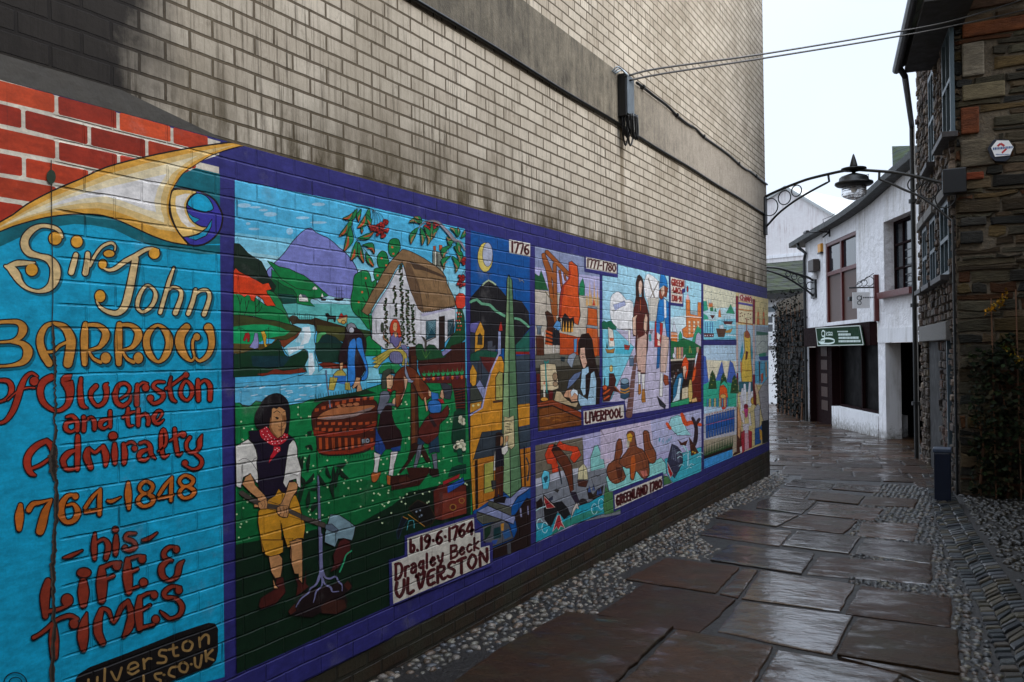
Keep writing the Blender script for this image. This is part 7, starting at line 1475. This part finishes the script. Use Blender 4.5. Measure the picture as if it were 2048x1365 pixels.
# ---------------------------------------------------------------- panel: Greenwich
d = Picture(.0031); d.z(1190, 530, 8.53)
d.p('aadcee', '1285 690 1500 718 1500 480 1528 468 1530 258 1806 322 1806 2336 1287 2432'); d.p('d4e8f0', '1285 900 1550 860 1550 1300 1285 1300'); d.e('b02a30', 1573, 415, 15, 54, 4); d.l(INK, 4, '1560 310 1590 320'); d.p('e8c0c8', '1545 590 1574 470 1612 600')
d.p('e0803c', '1545 590 1612 600 1622 840 1740 870 1750 640 1806 640 1806 1210 1560 1252 1500 1222 1480 1100 1552 1050', 5); d.p('9ab0b8', '1620 780 1745 790 1745 870 1622 840', 3); d.l('f0e8e0', 16, '1545 880 1806 900')
for x in (1590, 1670, 1740):
    for y in (960, 1020, 1080, 1140): d.p('ecdcc4', f'{x} {y} {x + 34} {y + 2} {x + 34} {y + 44} {x} {y + 42}', 2)
d.p('e0803c', '1292 1150 1400 1160 1400 1365 1292 1365', 4); d.l('f0e8e0', 12, '1290 1180 1404 1185'); d.l('f0e8e0', 12, '1290 1240 1404 1242'); d.p('d8e0ec', '1312 1140 1345 960 1390 1140', 4)
d.p('2aa078', '1420 1300 1420 1200 1450 1130 1482 1200 1485 1330', 3); d.p('2aa078', '1630 1390 1680 1200 1740 1036 1806 1100 1806 1420', 3); d.p('c0bcd4', '1700 1340 1720 1200 1760 1150 1806 1200 1806 1420 1740 1460', 4)
d.p('1c6a3c', '1285 1290 1400 1320 1500 1250 1640 1300 1806 1400 1806 1620 1285 1640', 3); 
for x, c_ in ((1360, 'd0b8c8'), (1400, 'c88a5a'), (1440, 'd8b080'), (1480, 'b87a7a')): d.l(c_, 32, f'{x} 1420 {x} 1600')
d.e('dfe6f0', 1340, 1550, 24, 44, 4); d.l('e0e4ee', 18, '1530 1540 1500 1610'); d.l('c8b040', 9, '1600 1500 1610 1380 1640 1500'); d.p('d6c8b4', '1285 1610 1720 1590 1720 1620 1285 1645', 3); d.p('241612', '1285 1645 1806 1620 1806 2336 1287 2432')
for k in range(14): d.dots(random.choice(['7a3a24', '9a9a9c', '5a4a44']), 12, f'{random.uniform(1295, 1450)} {random.uniform(1670, 2000)}', 16)
d.p('6a2016', '1740 1460 1806 1420 1806 2336 1640 2336 1640 2040 1690 1800', 5); d.p('e2561c', '1700 1640 1720 1800 1690 1960 1640 2000 1660 1900'); d.p('dce6f0', '1760 1400 1740 1560 1690 1800 1700 1600', 3); d.p('c8a48c', '1720 1410 1770 1400 1760 1500 1730 1500', 2)
d.p('1f6a90', '1400 1880 1480 1840 1500 1960 1450 2200 1320 2340 1330 2060', 4); d.p('d6eaf2', '1430 1920 1470 1940 1450 2100 1440 2300 1290 2380 1380 2220', 4); d.p('e2501c', '1500 1610 1540 1566 1592 1660 1582 1810 1540 1980 1530 1760 1490 1720 1460 1800 1480 1690', 4); d.p('e6c0a8', '1490 1740 1540 1720 1560 1800 1530 1860 1520 1960 1500 1880', 3); d.p('d8b868', '1590 2340 1580 2120 1610 1960 1640 1970 1660 2200 1640 2340', 4); d.p('d8c8a8', '1480 2110 1580 2080 1580 2270 1470 2300', 4); d.p('dfb070', '1640 2290 1720 2260 1740 2330 1650 2350', 3)
d.p('2f9a6a', '1287 2350 1600 2270 1600 2370 1287 2432', 4)
d.p(BLUE, '1272 190 1535 250 1535 470 1504 478 1502 720 1276 690'); d.p(PL, '1284 206 1520 262 1520 404 1478 410 1478 490 1490 494 1482 666 1288 642')
caption(d, 'GREEN', 1298, 352, 1506, 386, 112, 112, .17, '9a241c'); caption(d, '-WICH', 1302, 478, 1474, 494, 92, 92, .17, '9a241c'); caption(d, '1781-91', 1304, 616, 1470, 640, 98, 98, .16, '9a241c')
d.done('picture_panel', 'picture of an orange brick palace above a red-haired girl at a table')
# ---------------------------------------------------------------- panel: whales and walruses
d = Picture(.0031); d.z(0, 0, 1); d.p('b6b0d6', '1070 891.5 1228 857.5 1402 818.5 1402.5 943.5 1220 1017 1073 1086 1071 1000')
d.z(1060, 860, 5.933); d.p('726858', '60 186 620 90 640 500 62 580'); d.p('d4bccc', '860 30 1068 -10 1068 420 880 420')
d.p('c2c2ce', '62 585 360 490 640 440 1068 380 1068 450 400 560 64 682'); d.p('7f828a', '64 682 400 560 1068 430 1068 1000 66 1200', 3, '5a5c66')
d.p('d0401c', '170 300 220 180 270 170 300 200 350 128 382 160 480 190 560 200 602 300 560 350 520 400 470 340 500 260 382 240 330 240 300 330 320 400 362 490 260 512 250 410 200 400', 4)
d.p('8acac4', '715 492 712 340 760 190 800 178 872 370 884 452', 4); d.p('8acac4', '890 320 920 220 972 310', 3); d.p('5cc0d8', '130 560 160 480 222 500 232 590 210 702 150 702', 4); d.p('1f4a5a', '150 570 180 640 210 570 200 540')
d.p('66301a', '250 240 290 218 372 250 440 320 492 420 502 560 512 712 475 742 440 600 390 470 310 350', 6); d.p('28130e', '280 168 372 235 310 246 250 252', 4); d.p('2a2030', '470 740 540 738 584 860 544 882 490 792', 4)
d.p('d8cca0', '560 590 570 460 630 400 672 460 684 590', 4); d.p('4a2418', '555 600 690 600 660 680 570 670', 4); d.l(INK, 5, '625 180 630 600'); d.p('28180f', '668 690 700 700 740 770 800 700 868 660 850 780 800 830 690 820', 3); 
for x, y in ((700, 680), (750, 660), (800, 720), (830, 700)): d.p('35508a', f'{x - 18} {y + 60} {x} {y - 20} {x + 20} {y + 60}', 2)
d.l(INK, 5, '720 560 760 700'); d.e('2a2020', 625, 860, 50, 46, 0)
d.p('1fa0b6', '66 1340 66 1110 150 1100 240 1150 320 980 402 1030 480 1010 572 900 700 860 800 800 872 770 890 990 460 1140', 5); d.p('2f8a78', '330 1130 480 1040 700 960 880 960 460 1140 240 1250')
for cx, cy in ((760, 940), (840, 880), (170, 1160), (110, 1120)): d.v('bfe6ea', [v_ for a in np.linspace(.4, 5.8, 12) for v_ in (cx + 34 * math.cos(a), cy + 62 * math.sin(a), 7)])
d.p('1a181c', '150 760 260 870 372 850 440 930 472 1000 400 1062 320 960 240 1160 170 1062 160 900', 5); d.p('a01c22', '162 790 290 920 190 935 165 850', 4, 'd8c8b8'); d.p('b02830', '262 1210 320 1020 350 1010 372 1100 410 1170 360 1140 330 1190 310 1150', 5, 'e0d0cc'); d.p('d8ccc0', '475 1070 500 940 550 860 578 940 540 930 505 1000', 4)
d.p('26140e', '66 860 130 800 150 870 140 920 70 940'); d.l('bfe6ea', 10, '66 960 110 930 180 910', 2); d.p('2a2f44', '210 820 270 780 265 830 230 850'); d.v('26303a', '330 440 16 350 520 18 370 640 16'); d.p('28201e', '275 715 310 700 345 710 320 750'); d.p('28201e', '765 530 790 545 830 540 795 560')
d.p('4a7a48', '890 650 932 740 990 740 1068 700 1068 960 880 1010 862 900', 2)
d.z(1200, 820, 6.5); d.p('ccbcd2', '0 240 0 262 660 140 700 480 200 640 0 640'); d.p('b8b8da', '650 150 1310 -2 1310 460 700 560')
d.p('3fb2c4', '830 640 1312 480 1312 802 940 952 872 842', 3); d.p('92d6d0', '70 880 200 700 640 700 790 620 850 700 858 830 812 840 500 930 180 1052 110 1062', 5)
WR = '86482a'
d.p(WR, '210 420 270 380 286 560 250 650 330 870 270 932 190 962 120 912 80 800 110 700 180 650', 6, sm=2); d.p(WR, '555 300 590 268 632 300 652 430 722 560 712 682 640 692 590 600 570 500', 6, sm=2); d.p(WR, '340 320 380 278 442 300 472 480 540 510 600 600 632 720 632 852 560 902 500 832 460 802 432 912 390 892 382 762 340 762 240 690 290 600 370 480', 6, sm=2)
d.p('c05a1e', '400 620 440 580 460 700 430 900 395 880'); d.p('c0602a', '590 560 620 600 660 680 620 640'); d.p('c87060', '510 800 600 780 620 860 560 890', 4); d.p('d8a02c', '342 320 392 300 422 340 402 420 352 402', 3)
for t_ in ('480 540 540 640 560 780', '520 530 590 650 600 760', '300 640 340 600 380 560', '220 460 215 600 200 700', '600 330 620 440 660 520', '450 330 450 480'): d.l('52281a', 7, t_, 2)
d.l('e0d8a8', 9, '348 400 346 490'); d.l('e0d8a8', 9, '370 400 368 490'); d.l('e0d0a0', 10, '240 770 280 820 250 850 275 920', 2); d.p('5a2816', '200 740 290 760 270 930 230 900', 3)
d.p('a2dee2', '890 180 920 100 1000 68 1080 100 1112 240 1180 330 1000 332 900 230', 4); 
for k in range(12): x = random.uniform(750, 920); y = 420 - (x - 750) * .3 + random.uniform(-20, 60); d.l('3a9ab4', 7, f'{x} {y} {x + 12} {y - 40}')
d.v('e2541e', '1060 60 44 1110 180 60 1180 165 50 1300 195 40'); d.v('e2541e', '865 180 36 905 240 40'); d.p('36364e', '930 440 1002 480 1062 560 1072 680 1022 782 962 890 900 802 868 680', 5); d.p('b01c24', '868 680 942 832 912 884 880 802', 4, 'd8d0d0'); 
for k in range(5): d.l('8a90a8', 5, f'{940 + k * 20} {480 + k * 20} {930 + k * 22} {640 + k * 10}')
d.v('34222a', '1200 110 40 1245 230 48 1235 400 56 1210 480 40'); d.v('34222a', '1285 125 40 1240 190 40'); d.p('4a2416', '1000 380 1060 430 1140 390 1110 470 1040 460'); d.p('4a2416', '1150 350 1200 420 1280 560 1180 600'); d.dots('d8a83a', 14, '1200 545 1230 560'); 
for k in range(8): x = random.uniform(960, 1290); y = random.uniform(540, 800); d.l('c6eaee', 8, f'{x} {y} {x + 30} {y - 24} {x + 60} {y - 10}', 2)
d.v('c6eaee', '1080 470 24 1140 560 22 1140 720 20', 0); d.l('4fa8c0', 8, '1100 480 1150 600 1140 740', 2); d.p('4a7a48', '820 850 880 870 930 950 820 985', 2)
d.p(BLUE, '160 1060 815 808 824 1020 170 1330'); d.p(PL, '182 1108 800 857 808 1014 190 1290'); caption(d, 'GREENLAND 1780', 204, 1250, 794, 1010, 128, 112, .19)
d.done('picture_panel', 'picture of whales, walruses and icebergs')
# ---------------------------------------------------------------- far panels: ships, lake with procession, tall ceremony
d = Picture(.0031); d.z(1395, 550, 6.827)
d.p('dfdcc2', '76 130 520 240 520 885 80 885'); d.p('c4e4ee', '76 470 520 440 520 885 80 885'); d.p('86d0e4', '78 620 520 600 520 885 80 885')
d.p('35a888', '78 360 120 360 140 480 78 500', 2); d.p('d87a3a', '148 380 200 385 205 440 150 440', 2); d.l('3a8ac0', 6, '152 340 152 400'); d.l('3a8ac0', 6, '178 340 178 400'); d.p('2a7a4a', '165 450 210 440 215 500 170 500'); d.p('2a7a4a', '235 440 260 510 225 500'); d.p('2f9a70', '385 525 450 400 505 535', 3); d.p('35a888', '78 530 130 560 150 610 78 615'); d.dots('7a8a80', 7, '100 220 110 240 190 230 185 270 230 320 300 240 460 260 465 330')
d.p('e0803c', '280 580 285 500 305 460 320 580', 2); d.p('561f1c', '165 550 235 555 200 605', 2); d.p('5a2026', '345 640 480 635 460 680 365 675', 3); 
for x in (360, 400, 440): d.l('6a7a90', 7, f'{x} 640 {x} 570')
d.p('cfe0ea', '290 690 350 680 360 750 300 760', 2); d.p('5a3c28', '250 735 390 740 360 850 280 850', 3); d.p('c8923a', '375 770 480 730 450 790 385 795', 2); d.p('5f1c26', '80 800 220 800 215 850 90 850', 2); 
for x in (100, 130, 170, 200): d.dots('e0e0e8', 9, f'{x} 830'); d.l('3a7ab4', 12, f'{x} 650 {x} 790')
d.l('eaf4f6', 10, '100 620 260 625'); d.l('eaf4f6', 12, '390 680 510 690'); d.l('eaf4f6', 12, '390 820 510 830'); d.l('3a9ab4', 14, '220 880 400 870 510 878', 2)
d.p('bcd8ee', '80 962 520 962 530 1365 530 2300 470 2490 86 2650'); d.p('e6dcc0', '80 1160 520 1180 520 1400 80 1420')
for q_ in ('76 1365 80 1100 110 1120 150 1500 76 1560', '230 1480 330 1170 370 1400 350 1500', '390 1480 440 1170 480 1210 530 1400 530 1520 400 1500'): d.p('4868be', q_, 2)
d.p('35b090', '78 1500 200 1440 330 1450 460 1480 530 1500 530 1800 78 1800'); 
for x, y in ((200, 1300), (350, 1330), (500, 1360)): d.p('2a4a24', f'{x - 60} {y + 260} {x - 30} {y + 60} {x} {y} {x + 40} {y + 80} {x + 60} {y + 260}'); d.dots('a8a050', 8, f'{x - 20} {y + 90} {x + 10} {y + 140} {x + 20} {y + 60} {x - 10} {y + 200}')
d.p('3ac0a0', '280 1620 310 1500 360 1450 410 1500 420 1650', 2); d.p('e05a1c', '300 1520 350 1500 400 1560 410 1680 400 1780 310 1790 290 1660', 3); d.e('e0b060', 345, 1660, 40, 30, 3); d.p('d02c1c', '310 1760 410 1750 360 1870 330 1830', 2)
d.p('c2c0c8', '80 1900 530 1800 530 2280 80 2300'); d.p('b8a890', '80 2260 530 2180 530 2420 80 2460')
for k in range(11): x = 110 + k * 36; y = 1930 - k * 9; d.p('1f5aa8', f'{x} {y} {x + 28} {y - 4} {x + 32} {y + 160} {x + 28} {y + 300} {x + 2} {y + 300} {x - 2} {y + 150}', 2); d.dots('b87a5a', 10, f'{x + 14} {y - 16}'); d.l('c05a70', 7, f'{x} {y + 120} {x + 30} {y + 114}')
for k in range(9): x = 120 + k * 34; d.p('d8b078' if k % 2 else '3a8ab8', f'{x} {1700 - k * 4} {x + 22} {1690} {x + 22} {1800} {x} {1810}', 2)
for k in range(18): x = 85 + k * 22; d.p('1c4a20', f'{x} {2480 - k * 8} {x + 10} {2290 - k * 7} {x + 22} {2480 - k * 8}')
d.p('24100c', '84 2480 475 2340 475 2380 84 2520'); d.p('3f9ade', '86 2520 475 2380 470 2490 86 2650')
d.p(BLUE, '80 885 530 885 530 962 80 962')
d.done('picture_panel', 'two small pictures, ships in a bay above a procession by a lake')
d = Picture(.0031); d.z(1395, 550, 6.827)
d.p('dcc88c', '520 240 962 332 968 2280 485 2480 480 2000 520 1900'); d.p('a8c4d8', '520 680 965 690 968 1500 520 1500'); d.p('9aa6b4', '790 690 965 720 966 1100 790 1100')
d.p('e2d4ac', '555 400 750 420 750 690 555 650', 3); d.l('c07a2a', 16, '555 470 750 495'); d.l('c07a2a', 16, '555 650 750 680'); d.dots('7a3a20', 9, '580 530 600 520 640 540 690 530 720 540 580 570 610 560 650 600 690 610 720 600')
for x in (825, 900): d.p('d86a2a', f'{x - 18} 680 {x - 14} 600 {x + 16} 600 {x + 20} 690', 2); d.p('c89a5a', f'{x - 14} 600 {x} 440 {x + 14} 600', 2); d.l('e06a2a', 22, f'{x} 520 {x} 560')
d.p('2a6a54', '800 770 965 790 965 830 800 820'); d.p('b8c0b8', '790 830 965 820 950 1060 800 1100', 2); d.l('6a7a80', 7, '830 960 880 900 930 920', 2); d.p('2f8a6a', '830 1080 930 1060 930 1120 840 1120'); d.p('3a4a9a', '830 1120 965 1110 965 1170 850 1170'); d.p('5ab0d0', '780 1180 968 1180 968 1480 780 1480')
d.p('e2c04e', '630 850 640 780 690 780 720 860 720 1020 730 1180 740 1460 600 1460 600 1180 640 1040', 4, sm=2); d.p('9a4a24', '640 850 650 770 680 760 705 800 710 860 680 870'); d.l('9a4a24', 12, '668 600 668 780'); d.p('6a2a1a', '655 1040 690 1050 670 1160 650 1160'); d.p('2a9ab4', '575 1120 610 900 620 1050 600 1180'); d.p('2a9ab4', '735 900 750 1060 745 1200 725 1080'); d.p('d88a4a', '580 1180 605 1200 605 1340 585 1340'); d.l('c0922c', 12, '605 1300 740 1310'); d.p('2a6a7a', '560 1460 770 1460 760 1600 560 1600', 2)
for x0, x1, ya, yb in ((520, 552, 285, 650), (750, 782, 330, 670)): d.p('8a1830', f'{x0} {ya} {x1} {ya + 6} {x1} {yb} {x0} {yb}', 3); d.p('e0c8b8', f'{x0 + 6} {yb} {x1 - 6} {yb} {x1 - 4} {yb + 680} {x0 + 4} {yb + 680}', 3, '8a1830'); d.p('8a1830', f'{x0} {yb + 690} {x1} {yb + 690} {x1} {yb + 900} {x0} {yb + 900}', 2)
# crowd of court figures at the foot
d.p('54281a', '490 2400 500 1780 560 1820 590 2000 600 2420 485 2470', 2); d.p('b8b4bc', '485 1560 510 1490 540 1510 545 1800 500 1790', 3); d.p('e0c890', '490 2150 520 2150 515 2400 480 2460', 2); d.p('d8a070', '540 1700 600 2000 575 2240 545 2200', 2)
for a_, c_ in (((610, 1560, 600, 1850), 'dcdce6'), ((640, 1500, 650, 1800), 'e6e6ee'), ((710, 1480, 690, 1800), 'dcdce6'), ((745, 1600, 710, 1800), 'e6e6ee'), ((580, 1650, 640, 1860), 'd0c8d4')): d.v(c_, f'{a_[0]} {a_[1]} 26 {(a_[0] + a_[2]) / 2} {(a_[1] + a_[3]) / 2} 40 {a_[2]} {a_[3]} 30')
d.e('8a1430', 658, 1800, 30, 36, 3); d.p('c83a80', '630 1830 690 1830 680 1930 655 1960 640 1900', 2); d.p('e6dcdc', '570 1840 630 1900 640 2040 600 2000', 2); d.p('e6dcdc', '690 1900 720 1890 735 2060 700 2060', 2); d.p('d8d0dc', '610 2040 700 2030 690 2200 630 2180', 2); d.p('b02434', '590 2150 640 2120 650 2400 600 2440', 2); d.p('b02434', '690 2120 740 2140 740 2360 690 2380', 2); d.p('dca0ac', '640 2160 690 2160 700 2380 640 2400', 2); d.p('e8e0e0', '570 2360 600 2340 606 2420 580 2440', 1); d.e('d8a83a', 752, 1720, 30, 50, 3)
d.p('6a1a1c', '750 1500 800 1560 800 1800 760 1760'); d.p('e0c0a0', '775 1480 800 1500 830 1600 800 1660 780 1560', 2); d.p('b0b0ba', '770 1840 820 1760 850 1800 840 2100 790 2100', 3); d.p('2060a8', '780 2100 850 2080 890 2000 880 2180 860 2300 780 2330', 2); d.p('e0a83a', '840 2100 880 2130 880 2250 850 2260', 1); d.p('a8a4a8', '830 1600 870 1520 960 1400 966 1990 900 2000 870 1900', 3); d.p('e0601e', '860 1360 890 1340 892 1440 868 1480', 2); d.l('5a5a60', 6, '880 1680 920 1670'); d.p('1c2028', '870 2000 968 1980 968 2280 880 2310'); d.p('5a2a1c', '840 1440 852 1560 850 1200 870 1190 830 1180'); d.p('c8a888', '920 1200 940 1180 950 1400 925 1400', 2)
d.p(PL, '560 258 745 298 745 385 560 345', 3, '8a1830'); caption(d, 'CHINA', 575, 340, 735, 374, 66, 66, .2, 'a02a30'); d.p('5a54a8', '555 370 750 405 750 430 555 400')
d.done('picture_panel', 'narrow bright picture of a golden statue between crimson pillars')
# ---------------------------------------------------------------- caption under the first picture
d = Picture(XM + .0002); d.z(770, 1020, 6.2)
d.p(BLUE, '225 320 1120 40 1120 240 1200 230 1200 410 1320 400 1320 690 40 1200 30 620 225 560'); d.p('cfc8ba', '258 350 1086 90 1092 288 1166 280 1170 468 1279 440 1285 655 85 1165 66 650 262 578')
caption(d, 'b.19:6:1764', 285, 540, 1075, 296, 165, 160, .2); caption(d, 'Dragley Beck', 100, 872, 1150, 478, 195, 150, .17); caption(d, 'ULVERSTON', 104, 1108, 1265, 652, 200, 180, .19)
d.done('caption', 'cream painted caption with dark red lettering under the cottage picture')
